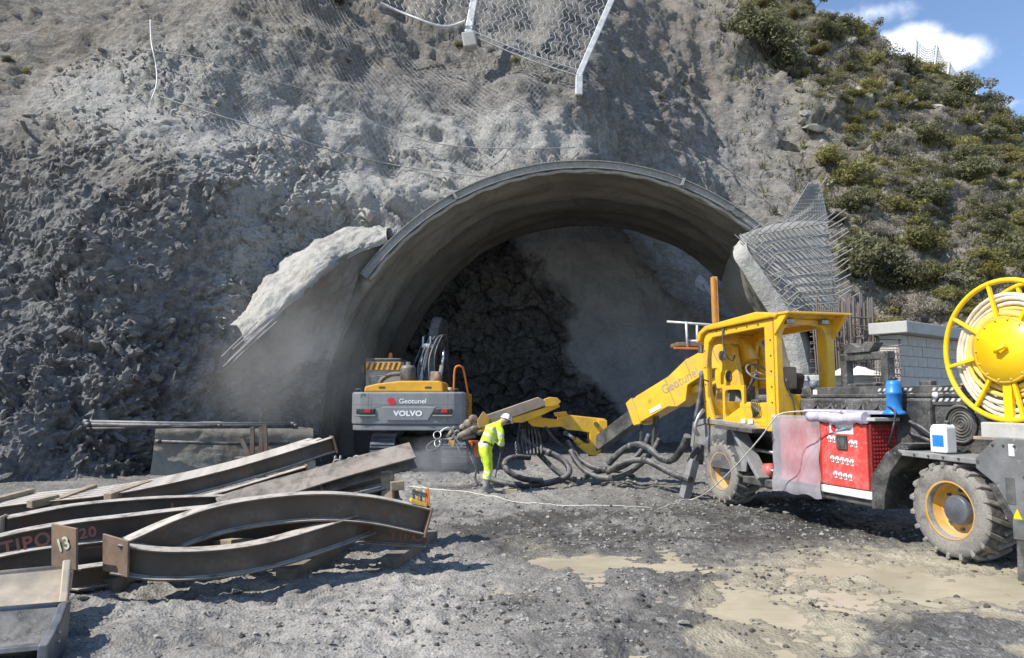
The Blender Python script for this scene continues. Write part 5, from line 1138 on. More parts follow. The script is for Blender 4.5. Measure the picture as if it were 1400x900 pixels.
MB().box((2.62, -1.14, 3.06), (3.0, .02, 3.10)).build('roof_visor', M['yellow'], tk, .012)
for y in (-.22, -.86): MB().box((2.86, y-.07, 2.94), (2.97, y+.07, 3.02)).build('work_lamp', M['steel'], tk, .012)
MB().lathe([(0, 0), (.075, 0), (.07, .05), (.045, .085), (0, .1)], (4.3, -.5, 3.12), n=16).build('beacon', M['orange'], tk)
MB().box((5.14, -.12, 2.62), (5.24, -.02, 2.76)).build('front_lamp', M['steel'], tk, .015)
MB().box((4.25, cy0+.12, 1.36), (4.9, -.62, 1.74)).build('console', M['yellow'], tk, .03)
MB().prism([(3.28, 1.36), (4.62, 1.36), (4.62, 1.40), (3.85, 1.72), (3.28, 1.74)], -.10, -.04).build('door_panel', M['yellow'], tk, .015)
MB().ring_plate((3.98, 1.38, 4.62, 2.02), (4.05, 1.44, 4.55, 1.95), -.16, -.11, pw=7).build('door_frame', M['yellow'], tk, .006)
MB().box((3.5, -.85, 1.36), (3.95, -.25, 1.72)).build('seat_base', M['dark'], tk, .03)
MB().box((3.42, -.82, 1.72), (3.95, -.28, 1.86)).build('seat', M['black'], tk, .05)
MB().prism([(3.40, 1.84), (3.56, 1.84), (3.47, 2.16), (3.38, 2.22), (3.29, 2.16)], -.80, -.34).build('seat_back', M['black'], tk, .04)
MB().box((3.25, -.60, 1.95), (3.30, -.36, 2.3)).build('seat_shell', M['lance'], tk, .03)
MB().cyl((4.55, -.55, 1.9), (4.25, -.55, 2.22), .03, n=10).build('steering_column', M['black'], tk)
d = Vector((-.3, 0, .32)).normalized(); u = Vector((0, 1, 0)); v = d.cross(u)
MB().tube([Vector((4.22, -.55, 2.25))+(u*math.cos(t)+v*math.sin(t))*.20 for t in np.linspace(0, 2*PI, 28, False)], .018, 8, closed=True).build('steering_wheel', M['greypaint'], tk)
for t in (0.3, 2.4, 4.5): MB().cyl(Vector((4.22, -.55, 2.25)), Vector((4.22, -.55, 2.25))+(u*math.cos(t)+v*math.sin(t))*.2, .012, n=6).build('spoke', M['greypaint'], tk)
for i in range(5): MB().tube(catmull([(3.7-.05*i, -.08, 1.78), (3.62-.05*i, -.0, 1.70-.02*i), (3.58-.03*i, .0, 1.55), (3.66, -.05, 1.5)], 5), .012, 6).build('cable', M['rubber'], tk)
text('lettering', 'TOX 360', .085, M['black'], tk, (4.42, .0, 1.365), (-1, 0, 0), (0, 0, 1), .001) if False else None
for x in (3.62, 3.82): MB().box((x, -.022, 1.40), (x+.12, -.012, 1.47)).build('sticker', M['white'], tk)
MB().tube(catmull([(4.35, -1.1, 3.0), (4.34, -.4, 3.16), (4.36, -.02, 3.02), (4.34, -.0, 2.6), (4.28, -.1, 2.45), (4.22, -.12, 2.55)], 6), .016, 6).build('aerial_cable', M['dark'], tk)
# ---- engine compartment, red doors
MB().box((.55, -1.85, 1.12), (2.97, -.40, 1.80)).build('engine_housing', M['black'], tk, .03)
MB().box((-1.3, -1.85, 1.12), (.55, -.46, 1.74)).build('rear_housing', M['black'], tk, .02)
MB().box((1.12, -.42, .62), (2.95, -.03, 1.50)).build('door_carcass', M['dark'], tk, .01)
MB().box((2.08, -.03, .60), (2.90, .012, 1.50)).build('red_door', M['red'], tk, .012)
MB().box((1.14, -.03, .64), (2.02, .03, 1.47)).build('red_control_door', M['red'], tk, .012)
MB().box((1.86, .028, .66), (2.02, .036, 1.46)).build('door_edge', M['red'], tk, .003)
MB().prism([(-.40, .72), (-.0, .66), (-.0, 1.47), (-.40, 1.47)], 1.09, 1.13, 'yz').build('perforated_end', mat('shaded_red_perforated', (.20, .02, .02), .55, var=.3, scale=40, dirt=GRIME, amount=.35), tk, .004)  # red darkened to paint in the shade on this end face
mb = MB()
for i in range(8):
    for j in range(14): mb.cyl((1.092, -.36+.045*i, .76+.05*j), (1.084, -.36+.045*i, .76+.05*j), .011, n=6)
mb.build('vent_holes', M['redtext'], tk)['kind'] = 'stuff'
MB().box((1.36, .03, 1.335), (1.80, .034, 1.475)).build('maker_plate', M['white'], tk)
text('lettering', 'Geotunel', .075, M['bluetext'], tk, (1.535, .0355, 1.40), (-1, 0, 0), (0, 0, 1), .0006, .0, 1.0, .95)
MB().prism([(1.72+.05*math.cos(t), 1.405+.05*math.sin(t)) for t in np.linspace(0, 2*PI, 16, False)], .034, .037).build('emblem', M['redtext'], tk)
MB().box((1.47, .03, 1.13), (1.66, .055, 1.32)).build('display_frame', M['dark'], tk, .01); MB().box((1.50, .055, 1.16), (1.63, .058, 1.29)).build('display', M['black'], tk)
kn = MB().cyl((0, 0, 0), (0, .012, 0), .032, n=12).cyl((0, .012, 0), (0, .04, 0), .014, n=8).box((-.022, 0, -.058), (.022, .006, -.034)).mesh('knob'); kn.materials.append(M['white'])
for x, z in [(1.72, 1.27), (1.80, 1.275), (1.40, 1.235), (1.32, 1.23)]+[(1.40+.09*i, .985+.006*i) for i in range(5)]+[(1.44+.09*i, .79+.005*i) for i in range(4)]:
    link('knob', kn, tk).location = (x, .03, z)
MB().box((2.08, .012, 1.3), (2.02, .02, 1.33)).build('latch', M['steel'], tk)
# plastic film hung over the left door, rolled up above the control door
def film_material():
    m, nt, b = nodes('cloudy_plastic_film'); t = NT(nt); tc = t.n('ShaderNodeTexCoord').outputs['Object']
    n = t.noise(tc, 3, 7, .65, .6); c = t.mix(t.ramp(n, .3, .7), (.44, .40, .45), (.57, .54, .58)); t.lk(c, b.inputs['Base Color']); b.inputs['Roughness'].default_value = .35
    al = t.ramp(t.noise(tc, 1.6, 4, .5), .35, .65, .34, .58); t.lk(al, b.inputs['Alpha']); t.lk(t.bump(n, .4, .03), b.inputs['Normal']); return m
M['filmsheet'] = film_material()
mb = MB(); nx, nz = 16, 18; vs = [(1.96+1.06*i/nx, .068+.018*math.sin(i*1.3+j*.25)+.012*math.sin(j*.9), .44+1.12*j/nz-.02*math.sin(i*.9)*(j == 0)) for j in range(nz+1) for i in range(nx+1)]
mb.add(vs, [(j*(nx+1)+i, j*(nx+1)+i+1, (j+1)*(nx+1)+i+1, (j+1)*(nx+1)+i) for j in range(nz) for i in range(nx)], True); mb.build('plastic_sheet', M['filmsheet'], tk)
MB().tube([(x, .045+.01*math.sin(x*9), 1.545+.012*math.sin(x*7)) for x in np.linspace(1.12, 2.18, 14)], [.075+.012*math.sin(i*2.2) for i in range(14)], 12).build('film_roll', M['film'], tk)
MB().prism([(1.1, 1.60), (2.4, 1.62), (2.3, 1.65), (1.2, 1.64)], -.40, .02).build('film_fold', M['film'], tk, .008)
MB().box((.98, -.36, 1.515), (1.22, .03, 1.56)).build('shelf_edge', M['concrete'], tk, .008)
# ---- rear mudguard, deck and rear box
MB().prism([(1.12, .42), (1.14, .6), (1.08, .86), (.86, 1.13), (.62, 1.27), (.44, 1.27), (.60, 1.12), (.80, .90), (.90, .62), (.92, .44)], -.50, .01).build('rear_mudguard', M['black'], tk, .01)
MB().prism([(.66, 1.19), (-.46, 1.16), (-.46, 1.10), (.60, 1.12)], -.50, .02).build('mudguard_deck', M['dustgrey'], tk, .01)
MB().prism([(-.40, 1.06), (-.40, 1.17), (-.66, 1.40), (-1.35, 1.40), (-1.35, .50), (-.86, .50), (-.80, .62), (-.62, .92)], -.48, .02).build('rear_box', M['greypaint'], tk, .012)
MB().prism([(-.62, .93), (-.80, .62), (-.86, .50), (-.80, .50), (-.72, .64), (-.56, .92)], .02, .04).build('box_edge', M['black'], tk)
MB().box((-.86, .02, 1.22), (-.80, .028, 1.34)).build('sticker', M['white'], tk)
MB().prism([(-.90, .60), (-.80, .60), (-.85, .70)], .021, .026).build('warning_triangle', M['yellow_clean'], tk)
MB().box((-.84, .021, .74), (-.74, .027, 1.0)).build('sticker', M['steel'], tk)
for k, (z0, z1) in enumerate(((1.14, 1.32), (.9, 1.06))):
    MB().box((-1.36, .02, z0), (-1.02, .06, z1)).build('rear_grille', M['rimyellow'] if k == 0 else M['dark'], tk, .01)
    for i in range(6): MB().box((-1.33+.05*i, .06, z0+.03), (-1.31+.05*i, .066, z1-.03)).build('grille_slot', M['black'], tk)
MB().box((-1.3, .02, .62), (-1.0, .08, .84)).build('yellow_plate', M['yellow_clean'], tk, .01)
MB().bar((-.90, -.06, .55), (-.93, .0, .0), .16, .16, (0, 1, 0)).build('rear_outrigger', M['dark'], tk, .01); MB().bar((-.90, -.06, .60), (-.91, -.05, .40), .20, .20, (0, 1, 0)).build('outrigger_sleeve', M['steel'], tk, .01)
MB().bar((5.26, .10, .72), (5.42, .22, .02), .17, .15, (0, 1, 0)).build('front_outrigger', M['dustgrey'], tk, .01)
MB().bar((5.20, -.05, .98), (5.26, .05, .7), .20, .20, (0, 1, 0)).build('outrigger_sleeve', M['dark'], tk, .01)
# fan cowl and pipework on the rear housing
MB().lathe([(.215, 0), (.23, .02), (.215, .035), (.19, .02)], (.18, -.46, 1.50), (0, 1, 0), 32, closed=True).build('fan_ring', M['dark'], tk)
for i in range(5): MB().lathe([(.03+.035*i, .0), (.038+.035*i, .01), (.046+.035*i, 0)], (.18, -.455, 1.50), (0, 1, 0), 28).build('fan_guard', M['dark'], tk)
for pts, r in (([(.9, -.40, 1.52), (.6, -.28, 1.46), (.35, -.3, 1.32), (.1, -.36, 1.28)], .02), ([(.85, -.38, 1.36), (.5, -.3, 1.30), (.3, -.32, 1.22)], .024), ([(1.0, -.2, 1.7), (.78, -.1, 1.64), (.8, -.06, 1.4), (.92, -.1, 1.22)], .013)):
    MB().tube(catmull([Vector(p) for p in pts], 6), r, 8).build('hose', M['rubber'], tk)
# ---- top deck with perforated rails, black hoop, battery box
MB().box((-.2, -.95, 1.82), (2.98, -.42, 1.86)).build('deck_plate', M['dark'], tk, .008)
MB().box((.0, -.52, 1.72), (2.95, -.44, 1.96)).build('deck_rail', M['dark'], tk, .008)
mb = MB()
for a, n_ in ((1.42, 7), (.55, 5)):
    for i in range(n_):
        for j in range(3):
            x = a-.085*i; z = 1.765+.065*j; mb.add([(x, -.437, z), (x-.045, -.437, z), (x-.075, -.437, z+.038), (x-.03, -.437, z+.038)], [(0, 1, 2, 3)])
mb.build('rail_slots', M['post'], tk)['kind'] = 'stuff'
MB().box((2.72, -.45, 1.76), (2.82, -.42, 1.98)).build('rail_post', M['dark'], tk, .008); MB().cyl((2.7, -.46, 1.96), (2.7, -.46, 2.06), .055, n=12).build('cap', M['greypaint'], tk)
MB().box((2.60, -.44, 1.86), (2.68, -.43, 1.93)).build('sticker', M['white'], tk)
for p, q in (((2.62, -1.0, 1.86), (2.62, -1.0, 2.46)), ((1.82, -1.0, 1.86), (1.82, -1.0, 2.46))): MB().bar(p, q, .13, .13, (0, 1, 0)).build('hoop_post', M['black'], tk, .01)
MB().bar((2.70, -1.0, 2.41), (1.74, -1.0, 2.41), .13, .11).build('hoop_bar', M['black'], tk, .01)
MB().prism([(2.50, 2.47), (2.05, 2.47), (1.92, 2.60), (2.12, 2.62), (2.25, 2.55), (2.42, 2.62), (2.62, 2.60)], -1.06, -.9).build('hoop_bracket', M['black'], tk, .008)
MB().box((1.95, -1.2, 1.86), (2.52, -.9, 2.02)).build('battery_box', M['black'], tk, .015)
MB().bar((.75, -1.15, 1.93), (-.6, -1.15, 1.93), .10, .12).build('yellow_rail', M['rimyellow'], tk, .01)
MB().prism([(.62, 1.99), (.10, 1.99), (.14, 2.18), (.40, 2.24), (.60, 2.20)], -1.3, -1.1).build('pump_cover', M['greypaint'], tk, .03)
MB().box((.62, -.6, 1.86), (.80, -.5, 2.02)).build('junction_box', M['black'], tk, .01); MB().lathe([(0, 0), (.04, 0), (.04, .04), (0, .05)], (.48, -.44, 1.84), (0, 1, 0), 10).build('white_knob', M['white'], tk)
# ---- hose reel
rx, ry, rz, RR = -.68, -.16, 2.31, .735
MB().tube([(rx+RR*math.cos(t), ry, rz+RR*math.sin(t)) for t in np.linspace(0, 2*PI, 56, False)], .028, 10, closed=True).build('reel_rim', M['yellow_clean'], tk)
MB().tube([(rx+RR*math.cos(t), ry-.42, rz+RR*math.sin(t)) for t in np.linspace(0, 2*PI, 48, False)], .028, 8, closed=True).build('reel_rim', M['yellow_clean'], tk)
MB().lathe([(0, .03), (.34, .03), (.35, .0), (.35, -.42), (0, -.42)], (rx, ry, rz), (0, 1, 0), 56).build('reel_drum', M['yellow_clean'], tk)
MB().lathe([(.33, .031), (.355, .036), (.355, .024)], (rx, ry, rz), (0, 1, 0), 56).build('drum_edge', M['yellow'], tk)
for i in range(8):
    t = PI/8+PI/4*i+.18; c, s = math.cos(t), math.sin(t)
    for dy in (0, -.42): MB().bar((rx+.34*c, ry+dy, rz+.34*s), (rx+RR*c, ry+dy, rz+RR*s), .036, .04, (0, 1, 0)).build('reel_spoke', M['yellow_clean'], tk, .006)
for i in range(14):
    t = 2*PI*i/14; MB().lathe([(0, .01), (.012, .01), (.012, 0)], (rx+.32*math.cos(t), ry+.03, rz+.32*math.sin(t)), (0, 1, 0), 6).build('drum_bolt', M['yellow'], tk)
MB().tube([(rx+.06, ry+.06, rz-.02), (rx+.02, ry+.09, rz), (rx-.06, ry+.07, rz+.04)], .025, 8).build('drum_handle', M['yellow_clean'], tk)
for layer, (r, m_) in enumerate(((.385, 'creamyellow'), (.432, 'creamyellow'), (.48, 'creamyellow'), (.53, 'cream'), (.58, 'cream'), (.628, 'cream'))):
    for k in range(3):
        y = ry-.06-.125*k; MB().tube([(rx+(r+.014*math.sin(3*t+layer*1.7+k))*math.cos(t), y+.02*math.sin(2*t+layer), rz-.012*layer+(r+.018*math.sin(2*t+k*1.3+layer))*math.sin(t)) for t in np.linspace(0, 2*PI, 40, False)], .026, 8, closed=True).build('hose_coil', M[m_], tk)
MB().box((-1.15, -.62, 1.38), (-.40, -.08, 1.55)).build('reel_stand', M['concrete'], tk, .015)
MB().box((-.62, -.40, 1.36), (-.30, -.08, 1.395)).build('plank', M['wood'], tk, .006)
for dy in (.02, -.46): MB().bar((rx, ry+dy-.03, 1.52), (rx, ry+dy-.03, rz), .10, .05, (0, 1, 0)).build('reel_bracket', M['yellow_clean'], tk, .008)
# ---- boom
PV = WL(1012, 487, 13.5)
MB().prism([(PV.x-.50, 1.98), (PV.x+.28, 1.98), (PV.x+.34, 2.2), (PV.x+.30, 2.78), (PV.x-.12, 2.86), (PV.x-.30, 2.72)], PV.y-.34, PV.y-.24).build('turret_cheek', M['yellow'], tk, .02)
MB().prism([(PV.x-.50, 1.98), (PV.x+.28, 1.98), (PV.x+.34, 2.2), (PV.x+.30, 2.78), (PV.x-.12, 2.86), (PV.x-.30, 2.72)], PV.y+.24, PV.y+.34).build('turret_cheek', M['yellow'], tk, .02)
MB().lathe([(0, 0), (.5, 0), (.5, .16), (.26, .2), (.26, .9), (0, .9)], (PV.x, PV.y, 1.12), n=32).build('slew_ring', M['dark'], tk)
MB().cyl((PV.x, PV.y-.4, PV.z), (PV.x, PV.y+.4, PV.z), .09, n=16).build('pivot_pin', M['steel'], tk)
MB().cyl((PV.x-.15, PV.y+.36, 2.2), (PV.x-.15, PV.y+.345, 2.2), .10, n=16).build('port', M['black'], tk)
B1_ = WL(872, 565, 15.35); mid_ = lerp(PV, B1_, .52); bd = (B1_-PV).normalized(); bs = bd.cross(Vector((0, 0, 1))).normalized(); bu = bs.cross(bd)
# outer boom: deep at the root, stepping down to the mouth; side outline in (along, up)
LB = (B1_-PV).length
def boom_prism(nm, poly, w, m, bev=.015):
    mb = MB(); n = len(poly); vs = [PV+bd*a+bu*b+bs*s for s in (-w, w) for a, b in poly]
    mb.add(vs, [tuple(range(n)), tuple(range(2*n-1, n-1, -1))]+[(i, i+n, (i+1) % n+n, (i+1) % n) for i in range(n)]); return mb.build(nm, m, tk, bev)
boom_prism('boom', [(-.3, .22), (.2, .38), (.95, .40), (1.55, .27), (LB-.12, .25), (LB, .2), (LB, -.22), (LB-.14, -.26), (1.75, -.25), (1.55, -.34), (1.32, -.32), (1.15, -.06), (.5, -.02), (.1, -.22), (-.3, -.2)], .22, M['yellow'])
boom_prism('boom_cap', [(1.0, .41), (1.55, .28), (LB-.2, .26), (LB-.2, .29), (1.55, .31), (.98, .44)], .14, M['yellow'], .008)
boom_prism('boom_collar', [(LB-.16, .28), (LB+.03, .24), (LB+.03, -.26), (LB-.16, -.30)], .245, M['yellow'])
boom_prism('lift_ram', [(.3, -.28), (1.35, -.22), (1.35, -.08), (.3, -.14)], .07, M['yellow'], .02)
P2 = WL(806, 616, 16.25)
MB().bar(B1_-bd*.3, P2, .26, .30, bu).build('telescopic_section', M['dark'], tk, .015)
MB().cyl(PV+bd*(LB-.55)+bu*.06-bs*.22, PV+bd*(LB-.55)+bu*.06-bs*.228, .06, n=16).build('boom_boss', M['yellow'], tk)
MB().cyl(PV+bd*(LB-.55)+bu*.06-bs*.228, PV+bd*(LB-.55)+bu*.06-bs*.24, .03, n=12).build('boom_bolt', M['yellow'], tk)
for sgn in (-1,):
    tp = PV+bd*1.28+bu*.08+bs*(.223*sgn); text('lettering', 'Geotunel', .26, M['lance'], tk, tp, -bd if (bs*sgn).cross(Vector((0, 0, 1))).dot(bd) > 0 else bd, bu, .002, .0, 1.0, .95)
MB().box((0, 0, 0), (.3, .004, .08)).build('boom_sticker', M['white'], tk).matrix_local = Matrix.Translation(PV+bd*(LB-.62)-bu*.17-bs*.226) @ Matrix((-bd, -bs, bu)).transposed().to_4x4() @ Matrix.Translation((-.15, 0, -.04))
# knuckle and second arm: side outline drawn in a plane facing the yard
def yard_plate(nm, pix, Y, w, m, bev=.015, tilt=0.0):
    """plate whose outline faces the yard at depth Y (tilt: depth change per metre of x)"""
    P = [W(px, py, Y+tilt*((px-760)/1000*Y)) for px, py in pix]; n = len(P); vs = [L(p) for p in P]+[L(p+Vector((0, w, 0))) for p in P]
    mb = MB(); mb.add(vs, [tuple(range(n)), tuple(range(2*n-1, n-1, -1))]+[(i, i+n, (i+1) % n+n, (i+1) % n) for i in range(n)]); return mb.build(nm, m, tk, bev)
tl_ = .28
yard_plate('arm_box', [(764, 570), (772, 567), (828, 573), (829, 578), (829, 596), (812, 597), (806, 592), (790, 589), (775, 588), (762, 580)], 15.85, .42, M['yellow'], .015, .12)
yard_plate('knuckle', [(806, 590), (829, 592), (826, 602), (822, 616), (816, 624), (805, 622), (790, 610), (797, 606), (806, 607)], 15.85, .5, M['yellow'], .015, .12)
yard_plate('end_cap', [(818, 574), (830, 575), (831, 595), (820, 597)], 15.8, .5, M['yellow'], .01, .12)
a, b = L(W(776, 593, 15.9)), L(W(797, 608, 16.0)); MB().cyl(a, lerp(a, b, .55), .035, n=12).build('tilt_rod', M['chrome'], tk); MB().cyl(lerp(a, b, .5), b, .06, n=12).build('tilt_ram', M['yellow'], tk)
for (px, py) in ((773, 592), (815, 580), (764, 578)): MB().cyl(L(W(px, py, 15.82)), L(W(px, py, 16.5)), .05, n=14).build('pin', M['dark'], tk)
yard_plate('swing_arm', [(722, 565), (735, 562), (742, 572), (770, 575), (772, 583), (748, 585), (728, 583), (722, 578)], 15.75, .34, M['yellow'], .015, tl_)
yard_plate('swing_block', [(758, 565), (775, 563), (776, 568), (760, 570)], 15.8, .3, M['yellow'], .01, tl_)
# lance: flat topped sheet housing on a yellow slide
yard_plate('lance_slide', [(655, 590), (660, 584), (700, 571), (742, 558), (762, 549), (766, 556), (745, 566), (715, 578), (697, 578), (664, 592)], 15.45, .34, M['yellow'], .012, tl_)
yard_plate('lance_housing', [(655, 571), (736, 543), (745, 548), (746, 555), (700, 571), (655, 586), (652, 580)], 15.4, .44, M['lance'], .015, tl_)
yard_plate('lance_mouth', [(652, 575), (660, 563), (670, 572), (668, 582), (655, 586)], 15.33, .52, M['rimyellow'], .01, tl_)
yard_plate('lance_end', [(744, 546), (752, 543), (762, 544), (767, 549), (762, 555), (746, 557)], 15.4, .42, M['yellow'], .012, tl_)
# spray head: caked cluster of swivels and valves
def nz_ball(px, py, Y, r, sc=(1, 1, 1)): MB().ball(L(W(px, py, Y)), r, 12, 8, sc).build('caked_joint', M['spraydirt'], tk)
for px, py, r in ((647, 573, .10), (641, 580, .12), (652, 580, .10), (633, 584, .08), (645, 590, .10), (655, 590, .09), (637, 592, .08), (625, 592, .07), (630, 600, .07)): nz_ball(px, py, 15.2+random.uniform(-.08, .08), r, (1, 1, .9))
for p, q, r in (((655, 583), (622, 600), .07), ((622, 592), (618, 606), .05), ((650, 596), (616, 602), .04), ((612, 598), (622, 584), .045), ((630, 598), (604, 604), .05)): MB().cyl(L(W(*p, 15.15)), L(W(*q, 15.1)), r, n=12).build('swivel', M['spraydirt'], tk)
for p, q in (((619, 596), (633, 612)), ((623, 606), (630, 621)), ((617, 584), (622, 594))): MB().bar(L(W(*p, 15.05)), L(W(*q, 15.05)), .05, .03, (0, 1, 0)).build('blade', M['steel'], tk, .004)
MB().cyl(L(W(612, 604, 15.1)), L(W(600, 602, 15.0)), .055, .04, 14).build('spray_nozzle', M['greypaint'], tk)
yard_plate('nozzle_guard', [(614, 602), (622, 603), (620, 612), (612, 608)], 15.0, .1, M['rimyellow'], .006)
for cxp, cyp, rx_, rz_, yaw, m_ in ((598, 595, .075, .075, 0, 'steel'), (598, 606, .055, .07, .2, 'steel'), (594, 609, .175, .085, .0, 'black')):
    c = W(cxp, cyp, 14.9); rot = -.5 if rx_ > .1 else 0
    MB().tube([L(c+Vector((rx_*math.cos(t)*math.cos(rot)+rz_*math.sin(t)*math.sin(rot)*1, .05*math.sin(t), -rx_*math.cos(t)*math.sin(rot)+rz_*math.sin(t)*math.cos(rot)))) for t in np.linspace(0, 2*PI, 24, False)], .014, 8, closed=True).build('feed_loop', M[m_], tk)
MB().tube([L(p) for p in catmull([W(601, 592, 14.95), W(607, 587, 14.98), W(613, 585, 15.0), W(620, 588, 15.1)], 5)], .02, 8).build('feed_hose', M['post'], tk)
yard_plate('spray_arm', [(640, 603), (656, 604), (656, 625), (650, 625)], 15.35, .25, M['orange'], .01)
MB().tube([L(p) for p in catmull([W(648, 606, 15.3), W(646, 622, 15.2), W(651, 640, 15.0), W(650, 655, 14.9), W(658, 664, 14.8)], 6)], .022, 8).build('feed_hose', M['rubber'], tk)
MB().tube([L(p) for p in catmull([W(636, 600, 15.25), W(642, 620, 15.15), W(648, 635, 15.0), W(655, 648, 14.95)], 6)], .02, 8).build('feed_hose', M['rubber'], tk)
# hose bundle hanging from the swing arm
for i in range(7):
    x0 = 712+i*3.2; pts = [W(x0, 574, 15.7), W(x0-2+i, 588, 15.6+.03*i), W(x0-4+2*i, 604, 15.5), W(x0+1.5*i, 622, 15.3)]
    MB().tube([L(p) for p in catmull(pts, 6)], .024, 8).build('hanging_hose', M['rubber'], tk)
MB().tube([L(p) for p in catmull([W(745, 583, 15.7), W(758, 600, 15.8), W(772, 612, 15.9), W(784, 622, 15.9)], 6)], .03, 8).build('hanging_hose', M['rubber'], tk)
for i in range(9):
    c = W(705+.25*i, 606+i*2.6, 15.2); MB().tube([L(c+Vector((.022*math.cos(t) if i % 2 else 0, .022*math.cos(t) if not i % 2 else 0, .03*math.sin(t)))) for t in np.linspace(0, 2*PI, 8, False)], .007, 5, closed=True).build('chain_link', M['steel'], tk)
MB().bar(L(W(877, 580, 15.2)), L(W(876, 605, 15.1)), .05, .04, (0, 1, 0)).build('hose_hanger', M['dark'], tk)
MB().bar(L(W(897, 568, 15.0)), L(W(894, 612, 15.0)), .10, .08, (0, 1, 0)).build('hose_hanger', M['dark'], tk)
MB().tube([L(p) for p in catmull([W(960, 508, 13.2), W(957, 540, 13.1), W(951, 575, 13.0)], 6)], .045, 10).build('boom_hose', M['rubber'], tk)
MB().tube([L(p) for p in catmull([W(962, 560, 12.95), W(955, 570, 12.9), W(950, 585, 12.9), W(955, 596, 12.9)], 6)], .035, 10).build('boom_hose', M['steel'], tk)

# ================================================================== THINGS STANDING ON THE MACHINE
jg = thing('blue_jug', 'round blue plastic drum standing on the machine deck by the hoop', 'drum', TO+TF*.98+TLft*-.28+Vector((0, 0, 1.60)))
jg.scale = (.74, .74, .94)
MB().lathe([(0, 0), (.20, 0), (.17, .035), (.13, .06), (.122, .12), (.122, .26), (.137, .27), (.137, .30), (.122, .31), (.122, .40), (.10, .45), (0, .46)], n=28).build('body', M['blue'], jg)
MB().lathe([(0, .46), (.035, .46), (.035, .50), (0, .5)], (.02, 0, 0), n=14).build('cap', M['black'], jg)
MB().tube([(.07*math.cos(t), 0, .46+.05*math.sin(t)) for t in np.linspace(0, PI, 10)], .009, 6).build('handle', M['black'], jg)
jc = thing('jerry_can', 'white plastic canister with blue label standing on the rear mudguard', 'canister', TO+TF*.13+TLft*-.13+Vector((0, 0, 1.185)), math.atan2(TF.y, TF.x))
mb = MB(); mb.prism([(-.105, 0), (.105, 0), (.115, .02), (.115, .26), (.09, .31), (.05, .325), (.03, .30), (-.02, .30), (-.04, .325), (-.085, .325), (-.115, .29), (-.115, .02)], -.075, .075); mb.build('body', M['whiteplastic'], jc, .02, 3)
MB().box((-.075, .075, .07), (.075, .079, .20)).build('label', M['blue'], jc)
MB().lathe([(0, 0), (.028, 0), (.028, .04), (0, .04)], (-.065, 0, .325), n=14).build('cap', M['black'], jc)
MB().ring_plate((-.04, .22, .07, .315), (-.015, .245, .045, .295), -.022, .022).build('handle', M['whiteplastic'], jc, .006)

# seams, bolts and small fittings on the machine
sm_ = MB()
for a_, b_ in (((.35, .0), (.35, .36)), ((1.0, -.0), (1.0, .38)), ((1.58, -.3), (1.58, .27))): sm_.bar(PV+bd*a_[0]+bu*a_[1]-bs*.2225, PV+bd*b_[0]+bu*b_[1]-bs*.2225, .006, .006, bs)
sm_.build('boom_seam', M['dark'], tk)
bolt = MB().cyl((0, 0, 0), (0, .014, 0), .014, n=6).mesh('bolt'); bolt.materials.append(M['dark'])
for x, z in [(3.1, 1.5+.24*i) for i in range(6)]+[(5.0, 1.45+.3*i) for i in range(5)]+[(3.4+.3*i, 2.965) for i in range(5)]+[(3.35+.28*i, 1.325) for i in range(5)]:
    link('bolt', bolt, tk).location = (x, -.022, z)
for x, z in [(-.5-.12*i, 1.32) for i in range(4)]+[(-.95, .6+.14*i) for i in range(4)]+[(.6-.2*i, 1.145) for i in range(5)]:
    link('bolt', bolt, tk).location = (x, .018, z)
for i in range(6): MB().tube(catmull([(2.9-.3*i, -.43, 1.72), (2.78-.3*i, -.37, 1.60+.02*(i % 3)), (2.62-.3*i, -.38, 1.66), (2.55-.3*i, -.42, 1.75)], 5), .014, 6).build('cable_loop', M['rubber'], tk)
for y, z in ((-.3, 1.9), (-.7, 1.95)): MB().tube(catmull([(2.96, y, 1.45), (2.9, y+.05, 1.7), (2.93, y+.1, z), (2.98, y+.12, z+.2)], 5), .018, 6).build('cable_loop', M['rubber'], tk)
MB().bar((4.9, -.02, 2.1), (4.9, .10, 2.14), .02, .02).build('mirror_arm', M['dark'], tk)
MB().ring_plate((3.3, 1.42, 3.9, 1.70), (3.36, 1.46, 3.84, 1.66), -.045, -.035, pw=8).build('panel_rim', M['yellow'], tk, .004)
